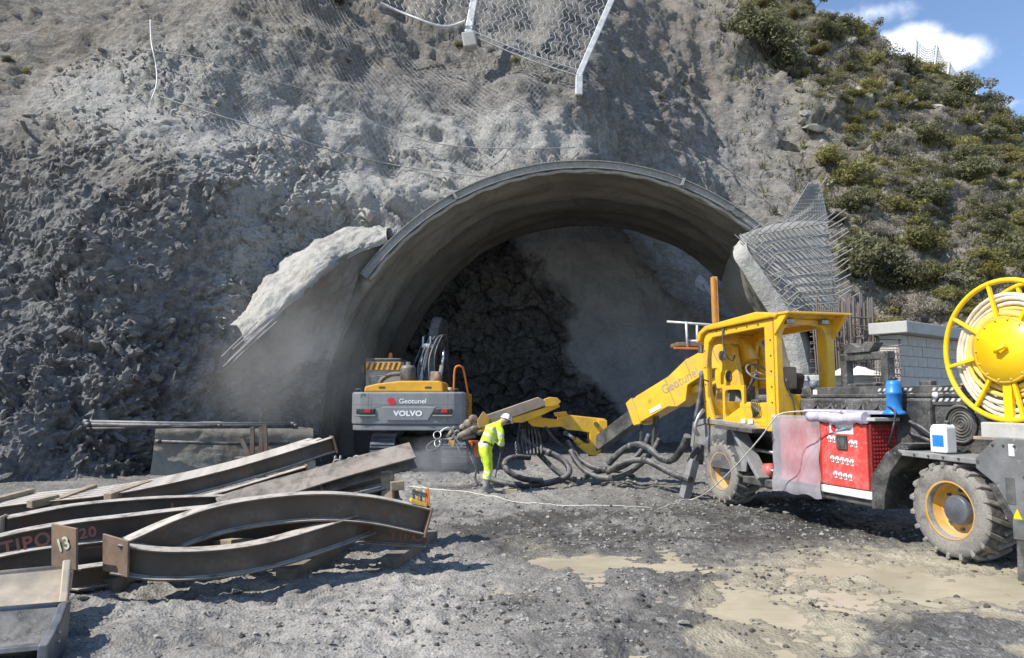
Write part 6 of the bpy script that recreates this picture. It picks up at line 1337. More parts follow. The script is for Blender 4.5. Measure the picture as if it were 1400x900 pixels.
# ================================================================== PERSON
def make_person():
    O = Vector((-.50, 14.2, 0)); O.z = gz(O.x, O.y); f = Vector((.86, .51, 0)); r = Vector((.51, -.86, 0))
    def P(a, b, z): return f*a+r*b+Vector((0, 0, z))
    verts, rad, edges, tagv = [], [], [], []
    def v(p, q, parent=None, t='j'):
        verts.append(p); rad.append(q); tagv.append(t)
        if parent is not None: edges.append((parent, len(verts)-1))
        return len(verts)-1
    pel = v(P(-.06, 0, .93), .150, None, 't'); wa = v(P(.02, 0, 1.06), .145, pel); ch_ = v(P(.14, 0, 1.22), .165, wa); up_ = v(P(.25, 0, 1.335), .13, ch_)
    nk = v(P(.34, 0, 1.40), .062, up_, 'h'); hd0 = v(P(.40, 0, 1.435), .088, nk, 'h'); hd1 = v(P(.475, 0, 1.455), .098, hd0, 'h'); hd2 = v(P(.54, 0, 1.44), .07, hd1, 'h')
    v(P(.535, 0, 1.365), .016, hd2, 'h')
    for s, ka, el, wr in ((1, .0, P(.22, .26, 1.08), P(.27, .15, .90)), (-1, .09, P(.36, -.25, 1.10), P(.43, -.10, .93))):
        sh = v(P(.22, .16*s, 1.315), .085, up_); s2 = v(P(.215, .215*s, 1.25), .078, sh); e = v(el, .062, s2); m_ = v(lerp(el, wr, .55), .056, e); w = v(wr, .040, m_, 'g')
        d = (wr-el).normalized(); pm = v(wr+d*.06, .034, w, 'g'); side = d.cross(f).normalized()
        for k, (o_, l_) in enumerate(((-.03, .058), (-.01, .07), (.01, .068), (.03, .05))):
            a = v(wr+d*.10+side*o_, .0105, pm, 'g'); b = v(wr+d*(.10+l_*.55)+side*o_*1.1+f*.012, .0095, a, 'g'); v(wr+d*(.10+l_*.75)+side*o_*1.1+f*.04, .008, b, 'g')
        a = v(wr+d*.045+side*.045*s+f*.02, .011, w, 'g'); v(wr+d*.085+side*.05*s+f*.04, .009, a, 'g')
        hip = v(P(-.05+ka*.5, .09*s, .86), .118, pel, 'l'); th = v(P(-.01+ka*.6, .098*s, .68), .105, hip, 'l'); kn_ = v(P(.02+ka, .10*s, .48), .082, th, 'l'); cf_ = v(P(-.02+ka, .105*s, .30), .083, kn_, 'l')
        an = v(P(-.05+ka, .105*s, .12), .066, cf_, 'b'); hl = v(P(-.05+ka, .107*s, .055), .052, an, 'b'); ft = v(P(.06+ka, .115*s, .05), .05, hl, 'b'); v(P(.15+ka, .12*s, .04), .035, ft, 'b')
    me = bpy.data.meshes.new('person'); me.from_pydata(verts, edges, []); o = bpy.data.objects.new('person', me); C.objects.link(o)
    sk = o.modifiers.new('skin', 'SKIN'); sk.use_smooth_shade = True
    for i, sv in enumerate(me.skin_vertices[0].data): sv.radius = (rad[i], rad[i]); sv.use_root = (i == 0)
    sb = o.modifiers.new('sub', 'SUBSURF'); sb.levels = 2; sb.render_levels = 2
    dg = bpy.context.evaluated_depsgraph_get(); dg.update(); m2 = bpy.data.meshes.new_from_object(o.evaluated_get(dg)); bpy.data.objects.remove(o)
    m2.name = 'person'; o = bpy.data.objects.new('person', m2); C.objects.link(o); o.location = O; o.scale = (.935, .935, .935)
    A = np.array([vv.co[:] for vv in m2.vertices]); N_ = np.array([vv.normal[:] for vv in m2.vertices])
    seg = [(np.array(verts[a]), np.array(verts[b]), a, b) for a, b in edges]; best = np.full(len(A), 9.); which = np.zeros(len(A), int); par = np.zeros(len(A))
    for i, (p, q, a, b) in enumerate(seg):
        d = q-p; t = np.clip(((A-p)@d)/(d@d), 0, 1); dist = np.linalg.norm(A-(p+t[:, None]*d), axis=1)-(rad[a]*(1-t)+rad[b]*t); k = dist < best; best[k] = dist[k]; which[k] = i; par[k] = t[k]
    cl = np.array([{'h': 3, 'g': 4, 'b': 2, 'l': 1, 'j': 0, 't': 0}[tagv[seg[w][3]]] for w in which])
    fold = fbm(A*np.array([13, 13, 9.]), 3)*.013+.006*fbm(A*30, 2); amp = np.where((cl == 3) | (cl == 4), 0, 1.); A2 = A+N_*(fold*amp)[:, None]
    hem = (cl == 0) & (A[:, 2] < 1.03) & (np.abs(A[:, 2]-.985) < .04); A2[hem] += N_[hem]*.015
    m2.vertices.foreach_set('co', A2.astype(np.float32).ravel())
    for k in ('hivis', 'hivis', 'boot', 'skin', 'glove', 'reflective'): m2.materials.append(M[k])
    fr = np.array(f)
    for p in m2.polygons:
        vi = list(p.vertices); c = A[vi].mean(0); k = int(np.bincount(cl[vi]).argmax()); mi = k
        along = c@fr; sp = c[2]*.75-along*.6*-1
        if k == 0:
            d_ = along*.62+(c[2]-.93)*.79
            if abs(along) < .5 and (.165 < d_ < .205 or .31 < d_ < .345): mi = 5
            if d_ < .055 and c[2] > .93: mi = 4 if d_ > .02 else 5
            w = np.linalg.norm(c-np.array(lerp(P(.215, .215, 1.25), P(.22, .26, 1.08), .6)))
            if abs(c[2]-1.14) < .022 and abs(c@np.array(r)) > .17: mi = 5
        if k == 1:
            if .305 < c[2] < .35 or .41 < c[2] < .45: mi = 5
            if c[2] < .20: mi = 2
        p.material_index = mi; p.use_smooth = True
    tag(o, 'worker in yellow high visibility suit and white helmet bending over beside the boom', 'person')
    hm = MB(); hx = (P(.60, 0, 1.40)-P(.40, 0, 1.50)).normalized(); upv = Vector((hx.z*-f.x, hx.z*-f.y, (hx.dot(f)))).normalized()
    fr_ = hx; rt = fr_.cross(upv).normalized(); upv = rt.cross(fr_)
    c0 = P(.475, 0, 1.465); mt = Matrix((fr_, rt, upv)).transposed().to_4x4(); mt.translation = c0
    hm.M = mt; hm.lathe([(0, .135), (.05, .13), (.09, .105), (.115, .06), (.122, .015), (.135, .008), (.135, .0), (.118, .0)], n=28); hm.build('helmet', M['white'], o)
    hb = MB(); hb.M = mt
    hb.add([(.10, -.09, .005), (.17, -.05, .0), (.185, 0, .0), (.17, .05, .0), (.10, .09, .005), (.10, 0, .02)], [(0, 1, 2, 5), (5, 2, 3, 4)]); hb.build('helmet_peak', M['white'], o)
    for s in (-1, 1):
        e = MB(); e.M = mt; e.lathe([(0, .03), (.035, .03), (.045, .015), (.045, -.01), (0, -.01)], (0, .105*s, -.03), (0, s, 0), 16); e.build('ear_defender', M['glove'], o)
    e = MB(); e.M = mt; e.tube([(.02*0, .125*math.cos(t), .02+.125*math.sin(t)) for t in np.linspace(.0, PI, 16)], .012, 6); e.build('helmet_band', M['glove'], o)
    e = MB(); e.M = mt; e.box((.118, -.03, .03), (.135, .03, .07)); e.build('headlamp', M['black'], o, .005)
    bar_a = O+P(.28, .12, .87); bar_b = O+P(.22, -.02, .28); c = (bar_a+bar_b)/2
    b = MB().tube([bar_a-c, bar_b-c], .012, 8).build('steel_bar', M['steel']); b.location = c; tag(b, 'thin bright steel bar held downwards by the worker', 'bar')
make_person()

# ================================================================== HOSES AND ROPE ON THE GROUND
def hose(name, label, cat, pix, r, m, group=None, sub=8, n=10, bands=0):
    pts = []
    for p in pix:
        if len(p) == 2: g = G(*p, r*.8); g.z = gz(g.x, g.y)+r*.85; pts.append(g)
        else: pts.append(W(*p))
    pts = catmull(pts, sub)
    for p in pts: p.z = max(p.z, gz(p.x, p.y)+r*.8)
    mid = pts[len(pts)//2]; o = MB().tube([p-mid for p in pts], r, n).build(name, m); o.location = mid; tag(o, label, cat, group)
    for i in range(bands):
        j = int((i+.6)/(bands+.2)*(len(pts)-2)); a, b = pts[j]-mid, pts[j+1]-mid; d = (b-a).normalized(); MB().cyl(a-d*.05, a+d*.05, r*1.12, n=12).build('coupling', M['dark'], o)
    return o
HG = 'black delivery hoses lying on the yard'
hose('delivery_hose', 'black hose loop lying nearest the worker with a pale end coupling', 'hose', [(724, 626, 15.3), (706, 625, 15.1), (693, 629, 14.95), (690, 637, 14.8), (698, 647, 14.7), (716, 655, 14.7), (742, 658, 14.8)], .058, M['rubber'], HG, bands=1)
hose('delivery_hose', 'thick black hose running behind the worker feet along the ground', 'hose', [(668, 654, 15.2), (684, 660, 15.0), (704, 663, 14.9), (730, 663, 14.85), (756, 659, 14.9), (774, 652, 15.0), (778, 641, 15.15), (768, 628, 15.3), (748, 618, 15.4), (730, 611, 15.5), (719, 603, 15.55), (714, 588, 15.6)], .066, M['rubber'], HG, bands=2)
hose('delivery_hose', 'black hose arching from the swing arm down to the ground', 'hose', [(716, 600, 15.6), (728, 612, 15.55), (744, 628, 15.5), (758, 642, 15.4), (772, 652, 15.3), (788, 656, 15.3)], .055, M['rubber'], HG)
hose('delivery_hose', 'slack black hose hanging under the telescopic arm, upper one', 'hose', [(776, 604, 15.9), (784, 618, 15.7), (798, 632, 15.5), (818, 641, 15.3), (842, 641, 15.2), (864, 630, 15.1), (880, 612, 15.1), (888, 594, 15.1)], .058, M['rubber'], HG, bands=1)
hose('delivery_hose', 'slack black hose sagging lowest under the telescopic arm', 'hose', [(780, 616, 15.6), (790, 634, 15.4), (806, 648, 15.2), (828, 654, 15.0), (852, 650, 14.8), (874, 636, 14.6), (892, 618, 14.5), (902, 600, 14.5)], .058, M['rubber'], HG, bands=1)
hose('delivery_hose', 'thick hose looping from the boom to the machine front, upper one', 'hose', [(832, 634, 14.9), (846, 620, 14.75), (860, 611, 14.6), (874, 608, 14.4), (888, 614, 14.2), (904, 627, 13.9), (920, 628, 13.6), (932, 614, 13.3), (940, 596, 13.1)], .066, M['rubber'], HG, bands=2)
hose('delivery_hose', 'thick dusty hose looping to the machine front, lower one', 'hose', [(830, 646, 14.8), (848, 636, 14.6), (866, 630, 14.4), (884, 630, 14.2), (904, 640, 13.9), (924, 650, 13.5), (944, 656, 13.1)], .06, M['rubber'], HG, bands=1)
hose('delivery_hose', 'short dark hose piece lying between the loops', 'hose', [(796, 655, 15.3), (820, 645, 15.6), (846, 644, 15.6), (866, 652, 15.2)], .05, M['rubber'], HG)
hose('rope', 'pale rope crossing the yard from the ribs to the machine deck', 'rope', [(556, 664), (600, 670), (640, 673), (700, 684), (760, 689), (830, 692), (900, 692), (945, 685), (968, 672, 12.0), (1003, 640, 11.1), (1040, 598, 10.5), (1056, 576, 10.3), (1070, 565, 10.2), (1110, 562, 9.9), (1150, 563, 9.5)], .010, M['rope'], None, 8, 6)
hose('rope', 'short pale rope running behind the worker legs', 'rope', [(560, 664), (600, 668), (630, 667), (652, 660), (662, 654)], .009, M['rope'], None, 8, 6)
yb = G(697, 674); o = MB().box((-.14, -.05, 0), (.14, .05, .09)).box((.14, -.03, .01), (.22, .03, .06)).build('yellow_block', M['tansteel'], None, .01); o.location = (yb.x, yb.y, gz(yb.x, yb.y)); o.rotation_euler = (0, 0, .1); tag(o, 'small yellow block on the ground beside the worker boots', 'block')

# ================================================================== BEHIND THE MACHINE
sd = thing('block_shed', 'small shed of grey concrete blocks with a pale slab roof', 'shed', W(1232, 545, 13.8)); sd.location.z = 0; sd.rotation_euler = (0, 0, .66)
MB().box((.012, .012, 0), (3.2, .36, 3.02)).build('wall', M['mortar'], sd)
MB().box((-.20, -.26, 3.02), (3.5, .46, 3.24)).build('roof', M['concrete'], sd, .015)
blk = MB().box((.006, 0, .006), (.394, .19, .194)).mesh('block'); half = MB().box((.006, 0, .006), (.194, .19, .194)).mesh('block')
for m_ in (blk, half): m_.materials.append(M['block'])
for row in range(15):
    off = .2 if row % 2 else 0; x = 0
    while x < 3.0:
        w_ = .2 if (x == 0 and off) else .4
        o = link('block', blk if w_ == .4 else half, sd); o.location = (x, random.uniform(-.004, .003), row*.2+.01); x += w_
    o = link('block', blk, sd); o.rotation_euler = (0, 0, PI/2); o.location = (.19+random.uniform(-.004, .003)-.002, .002, row*.2+.01); o.scale = (.88, 1, 1)
shed_net = MB()
bw = W(1085, 521, 15.2); ew = W(1242, 519, 14.6); wb = thing('white_barrier', 'long white painted steel barrier standing behind the machine deck', 'barrier', (bw.x, bw.y, 0)); wo = Vector((bw.x, bw.y, 0))
MB().bar(bw-wo, ew-wo, .3, .20).build('rail', M['white'], wb, .02); MB().bar(bw-wo+Vector((0, -.18, .05)), ew-wo+Vector((0, -.18, .05)), .05, .12).build('edge_strip', M['post'], wb, .01)
for t_ in (.05, .38, .52, .95):
    p = lerp(bw, ew, t_)-wo; MB().bar(p, Vector((p.x, p.y, 0)), .14, .14, (0, 1, 0)).build('leg', M['white'], wb, .01)
tp_ = thing('tarpaulin_heap', 'crumpled pale sheet heaped on the barrier behind the black hoop', 'sheet', lerp(bw, ew, .55)+Vector((0, -.1, .1)))
mb = MB(); nx = 14; vs = []
for j in range(9):
    for i in range(nx+1):
        x = -.6+1.2*i/nx; y = -.35+.7*j/8; e = max(0, 1-(x/.6)**2)*max(0, 1-(y/.36)**2); n = float(fbm(np.array([[x*3, y*3+4, 1.5]]), 3)[0]); vs.append((x, y, e*(.16+.12*n)-.02))
mb.add(vs, [(j*(nx+1)+i, j*(nx+1)+i+1, (j+1)*(nx+1)+i+1, (j+1)*(nx+1)+i) for j in range(8) for i in range(nx)]); mb.build('sheet', M['whiteplastic'], tp_)
# bundle of upright and leaning bars with a tied cage in front
rc = thing('rebar_cage', 'dense brown cage of tied reinforcing bars standing behind the machine', 'rebar cage'); ro_ = W(1150, 520, 18.0); ro_.z = 0; rc.location = ro_
ub3 = unit_bar('rebar', M['rebar'])
for i in range(26):
    px = 1147+i*1.85; d = random.uniform(-.5, .5); a = W(px, 520, 18+d); a.z = 0; b = W(px+random.uniform(-2, 2), 402+random.uniform(-4, 14)+abs(i-14)*.6, 18+d); set_bar('rebar', ub3, a-ro_, b-ro_, .020, rc)
for i in range(18):
    d = random.uniform(-.6, .2); a = W(1122+i*2.6, 520, 17.4+d); a.z = .3; b = W(1110+i*3.0, 420-random.uniform(-8, 16), 17.4+d); set_bar('rebar', ub3, a-ro_, b-ro_, .020, rc)
for i in range(17):
    py = 428+i*5.6; d = random.uniform(-.3, .3); set_bar('rebar', ub3, W(1108+max(0, 452-py)*.5, py+random.uniform(-3, 3), 17.2+d)-ro_, W(1186, py+4+random.uniform(-4, 4), 17.6+d)-ro_, .016, rc)
for i in range(60):
    px, py = random.uniform(1114, 1182), random.uniform(446, 516); d = random.uniform(-.3, .4); a = random.uniform(0, PI); l = random.uniform(8, 18); set_bar('rebar', ub3, W(px, py, 17.2+d)-ro_, W(px+l*math.cos(a), py+l*math.sin(a), 17.2+d+random.uniform(-.2, .2))-ro_, .015, rc)
# mesh sheet leaning on the shed flank
ms = thing('mesh_sheet', 'sheet of steel mesh leaning against the shed flank', 'mesh'); mo = W(1208, 545, 13.6); mo.z = 0; ms.location = mo
for i in range(9):
    a = W(1196+i*4.3, 545, 13.7-.04*i); a.z = 0; b = W(1197+i*4.1, 462+i*.2, 14.2-.05*i); set_bar('rebar', ub3, a-mo, b-mo, .009, ms)
for i in range(12):
    set_bar('rebar', ub3, W(1194, 464+i*6.6, 14.15-.03*i)-mo, W(1233, 465+i*6.6, 13.75-.03*i)-mo, .009, ms)
# man basket lift behind the cab
lp = thing('lift_platform', 'small raised work platform with thin guard rail and orange mast behind cab', 'platform'); lo = W(984, 545, 17); lo.z = 0; lp.location = lo
MB().bar(W(921, 472, 17)-lo, W(996, 474, 17)-lo, .7, .09).build('deck', M['rust'], lp, .01)
MB().bar(W(921, 476, 16.6)-lo, W(996, 478, 16.6)-lo, .05, .05).build('toe_board', M['orange'], lp, .008)
for p, q, y in (((912, 440), (996, 446), 16.7), ((938, 440), (940, 476), 16.65), ((953, 442), (953, 472), 17.2), ((940, 466), (990, 468), 16.7)): MB().cyl(W(*p, y)-lo, W(*q, y)-lo, .028, n=8).build('rail', M['post'], lp)
MB().bar(W(984, 545, 17.1)-lo-Vector((0, 0, 1.8)), W(976, 379, 17.1)-lo, .13, .16, (0, 1, 0)).build('mast', M['rimyellow'], lp, .01)
MB().bar(W(981, 470, 17.05)-lo, W(976, 381, 17.02)-lo, .04, .05, (0, 1, 0)).build('mast_rail', M['orange'], lp)
# ================================================================== SPRAY MIST AT THE NOZZLE
def mist():
    m = bpy.data.materials.new('spray_mist'); m.use_nodes = True; nt = m.node_tree; nt.nodes.clear(); t = NT(nt)
    out = t.n('ShaderNodeOutputMaterial'); vol = t.n('ShaderNodeVolumePrincipled'); tc = t.n('ShaderNodeTexCoord').outputs['Object']
    ln = t.n('ShaderNodeVectorMath', operation='LENGTH'); t.lk(tc, ln.inputs[0]); k = t.ramp(ln.outputs['Value'], .25, 1.0, 1, 0)
    n = t.noise(tc, 1.7, 4, .6, .4); t.lk(t.math('MULTIPLY', t.math('MULTIPLY', k, t.ramp(n, .32, .7)), 2.8), vol.inputs['Density']); vol.inputs['Color'].default_value = (.86, .87, .9, 1); vol.inputs['Anisotropy'].default_value = .2
    t.lk(vol.outputs[0], out.inputs['Volume'])
    bm = bmesh.new(); bmesh.ops.create_icosphere(bm, subdivisions=3, radius=1); me = bpy.data.meshes.new('spray_mist'); bm.to_mesh(me); bm.free(); me.materials.append(m)
    o = link('spray_mist', me); o.location = W(604, 630, 15.0); o.scale = (.95, .7, .55); o['kind'] = 'stuff'; o.rotation_euler = (0, .12, 0)
mist()
def dust(name, loc, scale, dens):
    m = bpy.data.materials.new(name); m.use_nodes = True; nt = m.node_tree; nt.nodes.clear(); t = NT(nt)
    out = t.n('ShaderNodeOutputMaterial'); vol = t.n('ShaderNodeVolumePrincipled'); tc = t.n('ShaderNodeTexCoord').outputs['Object']
    ln = t.n('ShaderNodeVectorMath', operation='LENGTH'); t.lk(tc, ln.inputs[0]); k = t.ramp(ln.outputs['Value'], .1, 1.0, 1, 0)
    t.lk(t.math('MULTIPLY', t.math('MULTIPLY', k, t.ramp(t.noise(tc, 1.6, 3, .6, .5), .3, .7)), dens), vol.inputs['Density']); vol.inputs['Color'].default_value = (.84, .82, .80, 1)
    t.lk(vol.outputs[0], out.inputs['Volume']); bm = bmesh.new(); bmesh.ops.create_icosphere(bm, subdivisions=3, radius=1); me = bpy.data.meshes.new(name); bm.to_mesh(me); bm.free(); me.materials.append(m)
    o = link(name, me); o.location = loc; o.scale = scale; o['kind'] = 'stuff'
dust('dust_haze', W(385, 500, 17.6), (2.6, 1.5, 2.3), .45)
# ================================================================== VEGETATION ON THE HILLSIDE
def leaf_mat(name, c1, c2, c3):
    m, nt, b = nodes(name); t = NT(nt); g = t.n('ShaderNodeNewGeometry').outputs['Position']; oi = t.n('ShaderNodeObjectInfo').outputs['Random']
    n = t.noise(g, 1.4, 4, .6); f = t.noise(g, 9, 3, .7); c = t.mix(t.ramp(n, .35, .65), c1, c2); c = t.mix(t.ramp(f, .5, .72, 0, .7), c, c3)
    k = t.math('ADD', t.math('MULTIPLY', oi, .6), .7); vm = t.n('ShaderNodeVectorMath', operation='SCALE'); t.lk(c, vm.inputs[0]); t.lk(k, vm.inputs['Scale'])
    t.lk(vm.outputs[0], b.inputs['Base Color']); b.inputs['Roughness'].default_value = .65; b.inputs['Specular IOR Level'].default_value = .3
    tr = t.n('ShaderNodeBsdfTranslucent'); t.lk(vm.outputs[0], tr.inputs['Color']); mx = t.n('ShaderNodeMixShader'); mx.inputs[0].default_value = .4; out = nt.nodes['Material Output']
    t.lk(b.outputs[0], mx.inputs[1]); t.lk(tr.outputs[0], mx.inputs[2]); t.lk(mx.outputs[0], out.inputs['Surface']); return m
M['leafdark'] = leaf_mat('holm_oak_leaves', (.125, .13, .066), (.175, .175, .095), (.235, .225, .13))
M['leafolive'] = leaf_mat('olive_shrub_leaves', (.195, .188, .066), (.255, .235, .092), (.32, .285, .13))
M['leafgrey'] = leaf_mat('dry_twigs', (.23, .21, .175), (.31, .285, .24), (.21, .19, .12))
M['leafyellow'] = leaf_mat('broom_flowers', (.15, .15, .045), (.24, .21, .04), (.66, .48, .02))
M['twig'] = mat('shrub_stem', (.10, .08, .06), .9, bump=0)
def shrub_mesh(i, kind, stems=True):
    r = np.random.default_rng(500+i); V, F = [], []
    flat = {'dark': .78, 'olive': .62, 'grey': .7, 'yellow': .55}[kind]; nc_ = int(r.integers(16, 26)); per = {'dark': 120, 'olive': 100, 'grey': 46, 'yellow': 60}[kind]
    cs = r.normal(size=(nc_, 3)); cs /= np.linalg.norm(cs, axis=1)[:, None]; cs *= (r.random(nc_)**.45)[:, None]*.66; cs[:, 2] = np.abs(cs[:, 2])*flat*1.25+.18
    lobes = 1+.28*np.sin(3*np.arctan2(cs[:, 1], cs[:, 0])+i); cs[:, :2] *= lobes[:, None]
    for c in cs:
        rad = r.uniform(.20, .36)
        d = r.normal(size=(per, 3)); d /= np.linalg.norm(d, axis=1)[:, None]; p = c+d*(rad*(r.random(per)**.33))[:, None]*np.array([1, 1, .8])
        for k in range(per):
            n = d[k]+r.normal(size=3)*.55; n /= np.linalg.norm(n); a = np.cross(n, r.normal(size=3)); a /= np.linalg.norm(a); b = np.cross(n, a)
            s = r.uniform(.024, .050) if kind != 'grey' else r.uniform(.014, .036); e = (1.5 if kind != 'grey' else 3.4)
            q = len(V); V += [p[k]-a*s*e, p[k]+b*s*.6, p[k]+a*s*e, p[k]-b*s*.6]; F.append((q, q+1, q+2, q+3))
    return np.array(V), np.array(F), cs
kinds = [('dark', 'leafdark', 4), ('olive', 'leafolive', 4), ('grey', 'leafgrey', 2), ('yellow', 'leafyellow', 1)]
PROT = {}; STEM = {}; idx = 0
for k, m_, n_ in kinds:
    PROT[k] = []
    for j in range(n_):
        V, F, cs = shrub_mesh(idx, k); me = np_mesh('foliage', V, F, M[m_], False)
        mb = MB()
        for c in cs[:7]: mb.tube([Vector((0, 0, -.15)), Vector((c[0]*.4, c[1]*.4, c[2]*.5)), Vector(c)], [.03, .02, .008], 5)
        sm = mb.mesh('stem'); sm.materials.append(M['twig']); PROT[k].append((me, sm)); idx += 1
LAB = {'dark': 'dark green rounded evergreen shrub among many on the rocky hillside', 'olive': 'olive yellow-green low shrub among many on the rocky hillside', 'grey': 'grey leafless dry shrub among many on the rocky hillside', 'yellow': 'low shrub flecked with yellow blossom on the rocky hillside'}
GRP = {'dark': 'dark green shrubs on the hillside', 'olive': 'olive shrubs on the hillside', 'grey': 'dry grey shrubs on the hillside', 'yellow': 'yellow flowering shrubs on the hillside'}
def zone(p):
    px, py = map(float, proj(np.array(p)))
    h = 'high near the skyline' if py < 60+max(0, px-1090)*.36+45 else 'low at the slope foot' if py > 330 else 'on the middle slope'
    w = 'beside the bare grey rock' if px < 1110 else 'above the mesh fin and shed' if px < 1250 else 'toward the right frame edge'
    return h+' '+w
def plant_shrub(p, k, s, sz=1.0, label=None, group=True):
    me, sm = random.choice(PROT[k]); o = link('shrub', me); o.location = p; o.scale = (s, s*random.uniform(.85, 1.15), s*sz); o.rotation_euler = (random.uniform(-.12, .12), random.uniform(-.12, .12), random.uniform(0, 6.28))
    z = zone(p); tag(o, label or LAB[k].replace('among many on the rocky hillside', z).replace('on the rocky hillside', z), 'shrub', GRP[k]+' '+z if group else None); link('stem', sm, o); return o
placed = []; tries = 0
def ok_px(px, py):
    if px < 900 or px > 1470 or py < -30 or py > 470: return 0
    edge = 985+py*.40
    d = (px-edge)/110
    base = np.clip(d, 0, 1)*.95+.05
    if py > 220 and px < 1075+(py-220)*.32: base = 0
    rock_gap = .12+np.exp(-((px-1120)/50)**2-((py-170)/90)**2)*.55+.45*max(0, math.sin(px*.021+py*.035)*math.sin(px*.013-py*.027+1))+np.exp(-((px-960)/60)**2-((py-110)/90)**2)*.5+np.exp(-((px-1215)/30)**2-((py-300)/70)**2)*.5
    return max(0, base-rock_gap)
np.random.seed(5)
cand = []
while len(placed) < 285 and tries < 9000:
    tries += 1; x = random.uniform(6, 46); q = random.uniform(.25, 3.15); p = Vector(on_slope(x, q, 0))
    px, py = proj(np.array(p)); px, py = float(px), float(py); w = ok_px(px, py)
    if random.random() > w: continue
    u = random.random(); k = 'dark' if u < .43 else 'olive' if u < .82 else 'grey' if u < .985 else 'yellow'
    s = random.choice((.6, .75, .9, 1.1, 1.35, 1.6)) * (1.25 if k == 'dark' else .95 if k == 'olive' else .9); s *= .72 if px < 1090 and py > 100 else 1.0
    if any((p-a).length < .55*(s+b) for a, b in placed): continue
    placed.append((p, s)); plant_shrub(p-Vector((0, 0, .08*s)), k, s, random.uniform(.85, 1.15))
# the big bush on the shoulder, and a few that stand out
for (px, py, k, s, lab) in ((1052, 72, 'dark', 2.6, 'largest dark evergreen bush high on the slope near the skyline'), (1022, 40, 'dark', 2.0, 'big dark bush just left of the largest bush high up'), (1085, 95, 'dark', 2.0, 'big dark bush right below the largest bush high up'), (1160, 40, 'dark', 1.4, 'dark bush on the skyline left of the cloud'),
                            (1130, 52, 'dark', 1.6, 'tall dark bush on the skyline nearest the big bushes'), (1240, 92, 'dark', 1.5, 'round dark bush on the skyline left of the net fence'), (1318, 128, 'dark', 1.7, 'dark bush on the skyline right of the net fence'), (1232, 390, 'dark', 1.5, 'dark bush at the foot of the slope above the shed'), (1185, 372, 'dark', 1.7, 'dark bush right of the steel mesh fin'), (1275, 380, 'olive', 1.3, 'olive bush at the slope foot behind the hose reel'),
                            (1128, 215, 'olive', 1.2, 'olive shrub directly above the mesh fin'), (1120, 290, 'dark', 1.1, 'dark shrub just right of the mesh fin top'), (1345, 370, 'yellow', .9, 'bright yellow broom above the hose reel'), (1330, 390, 'yellow', .8, 'small yellow broom left above the hose reel')):
    plant_shrub(slope_hit(px, py)-Vector((0, 0, .15)), k, s, 1.0, lab, False)
for (px, py, k, s, lab) in ((38, 96, 'yellow', .28, 'small yellow flowering tuft far left on the grey rock'), (8, 78, 'dark', .30, 'small green tuft at the left frame edge'), (80, 92, 'grey', .28, 'little dry tuft right of the yellow tuft'), (630, 60, 'olive', .36, 'green tuft at the foot of the left catch fence post'), (668, 70, 'grey', .34, 'dry tuft just below the catch fence panel'), (700, 84, 'olive', .3, 'thin tuft under the middle of the catch fence panel'), (478, 84, 'grey', .25, 'tiny dry tuft on the netted slope'), (470, 6, 'dark', .5, 'dark green tuft at the top frame edge'), (940, 112, 'yellow', .25, 'yellow tuft on the brown rock right of the catch fence'), (908, 130, 'grey', .4, 'dry tuft on brown rock below the fence')):
    plant_shrub(slope_hit(px, py)-Vector((0, 0, .03)), k, s, .8, lab, False)
# the smaller scrub that closes the gaps: one object
def scrub(name, n, kind, m, smin, smax):
    P = [shrub_mesh(900+i, kind) for i in range(3)]; V, F, b, c, t_ = [], [], 0, 0, 0
    while c < n and t_ < n*14:
        t_ += 1; x = random.uniform(6, 46); q = random.uniform(.25, 3.15); p = on_slope(x, q); px, py = map(float, proj(p))
        if random.random() > min(1, ok_px(px, py)*.9): continue
        c += 1; v, f, _ = P[c % 3]; k = rng.random(len(f)) < .24; ff = f[k]; idx_ = np.unique(ff); mp = np.zeros(len(v), int); mp[idx_] = np.arange(len(idx_)); vv = v[idx_].copy()
        ctr = vv.reshape(-1, 4, 3).mean(1, keepdims=True); vv = (ctr+(vv.reshape(-1, 4, 3)-ctr)*1.5).reshape(-1, 3)
        s = random.uniform(smin, smax); a = random.uniform(0, 6.28); ca, sa = math.cos(a), math.sin(a); vv = np.stack([vv[:, 0]*ca-vv[:, 1]*sa, vv[:, 0]*sa+vv[:, 1]*ca, vv[:, 2]*.8], -1)*s
        V.append(vv+p-np.array([0, 0, .08*s])); F.append(mp[ff]+b); b += len(vv)
    o = link(name, np_mesh(name, np.concatenate(V), np.concatenate(F), m, False)); o['kind'] = 'stuff'
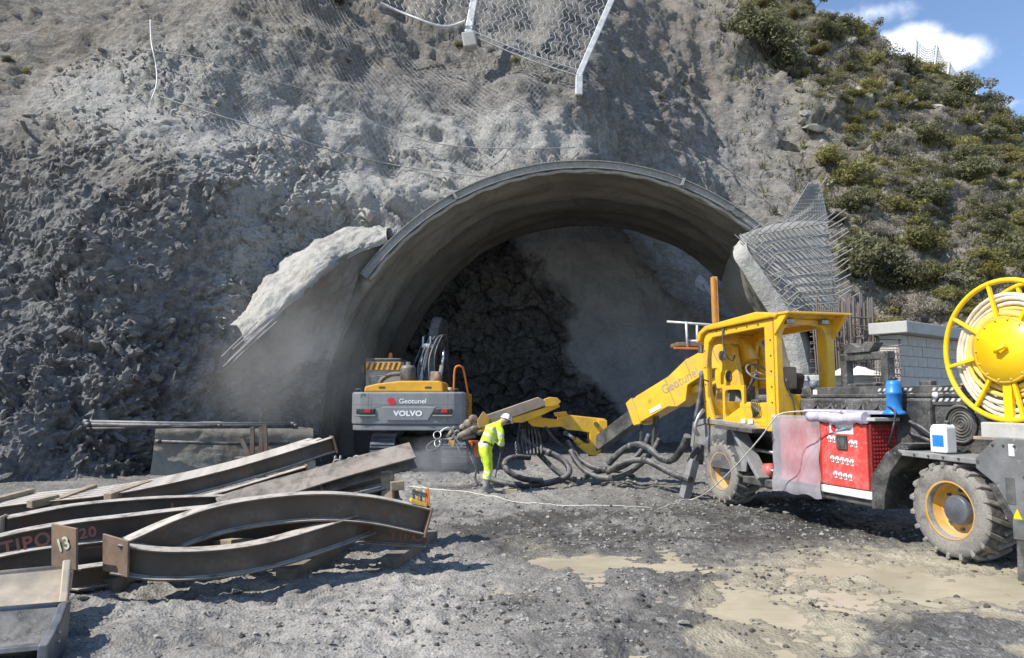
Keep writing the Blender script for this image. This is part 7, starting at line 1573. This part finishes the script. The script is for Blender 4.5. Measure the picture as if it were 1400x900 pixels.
scrub('scrub', 430, 'olive', M['leafolive'], .35, .8); scrub('scrub', 120, 'dark', M['leafdark'], .35, .8); scrub('scrub', 260, 'grey', M['leafgrey'], .4, .9)
# dry grass and ground cover between the shrubs: one object
def ground_cover(name, n, m, size, blades, acc):
    V, F = [], []; c = 0; t_ = 0
    while c < n and t_ < n*12:
        t_ += 1; x = random.uniform(5, 44); q = random.uniform(.2, 3.2); p = on_slope(x, q); px, py = proj(p)
        if random.random() > acc(float(px), float(py)): continue
        c += 1
        s0 = size()
        for b in range(blades):
            a = random.uniform(0, 6.28); l = s0*random.uniform(.6, 1.3); w = l*.13; o_ = np.array([random.uniform(-1, 1), random.uniform(-1, 1), 0])*s0*.6; d = np.array([math.cos(a)*.7, math.sin(a)*.7, random.uniform(.4, 1.1)])*l; sd_ = np.array([-math.sin(a), math.cos(a), 0])*w
            q0 = len(V); V += [p+o_-sd_, p+o_+sd_, p+o_+d*.6+sd_*.7, p+o_+d]; F.append((q0, q0+1, q0+2, q0+3))
    o = link(name, np_mesh(name, np.array(V), np.array(F), m, False)); o['kind'] = 'stuff'
acc1 = lambda px, py: min(1, ok_px(px, py)*.8+.18*(px > 925 and py < 330 and px > 960+py*.3 and py > -40))
ground_cover('dry_grass', 2600, M['leafgrey'], lambda: random.uniform(.12, .34), 9, acc1)
ground_cover('undergrowth', 2600, M['leafolive'], lambda: random.uniform(.10, .30), 10, acc1)
# blocks of rock lying between the shrubs
for i in range(46):
    for _ in range(60):
        x = random.uniform(7, 36); q = random.uniform(.5, 3.0); p = Vector(on_slope(x, q)); px, py = map(float, proj(np.array(p)))
        if 930 < px < 1400 and 20 < py < 400 and px > 985+py*.38: break
    s = random.uniform(.25, .75); o = link('boulder', STN[i % 6]); o.location = p; o.scale = (s*1.3, s, s*.9); o.rotation_euler = (random.uniform(-.5, .5), random.uniform(-.5, .5), random.uniform(0, 6)); tag(o, 'grey boulder lying between shrubs '+zone(p), 'boulder', 'boulders '+zone(p))
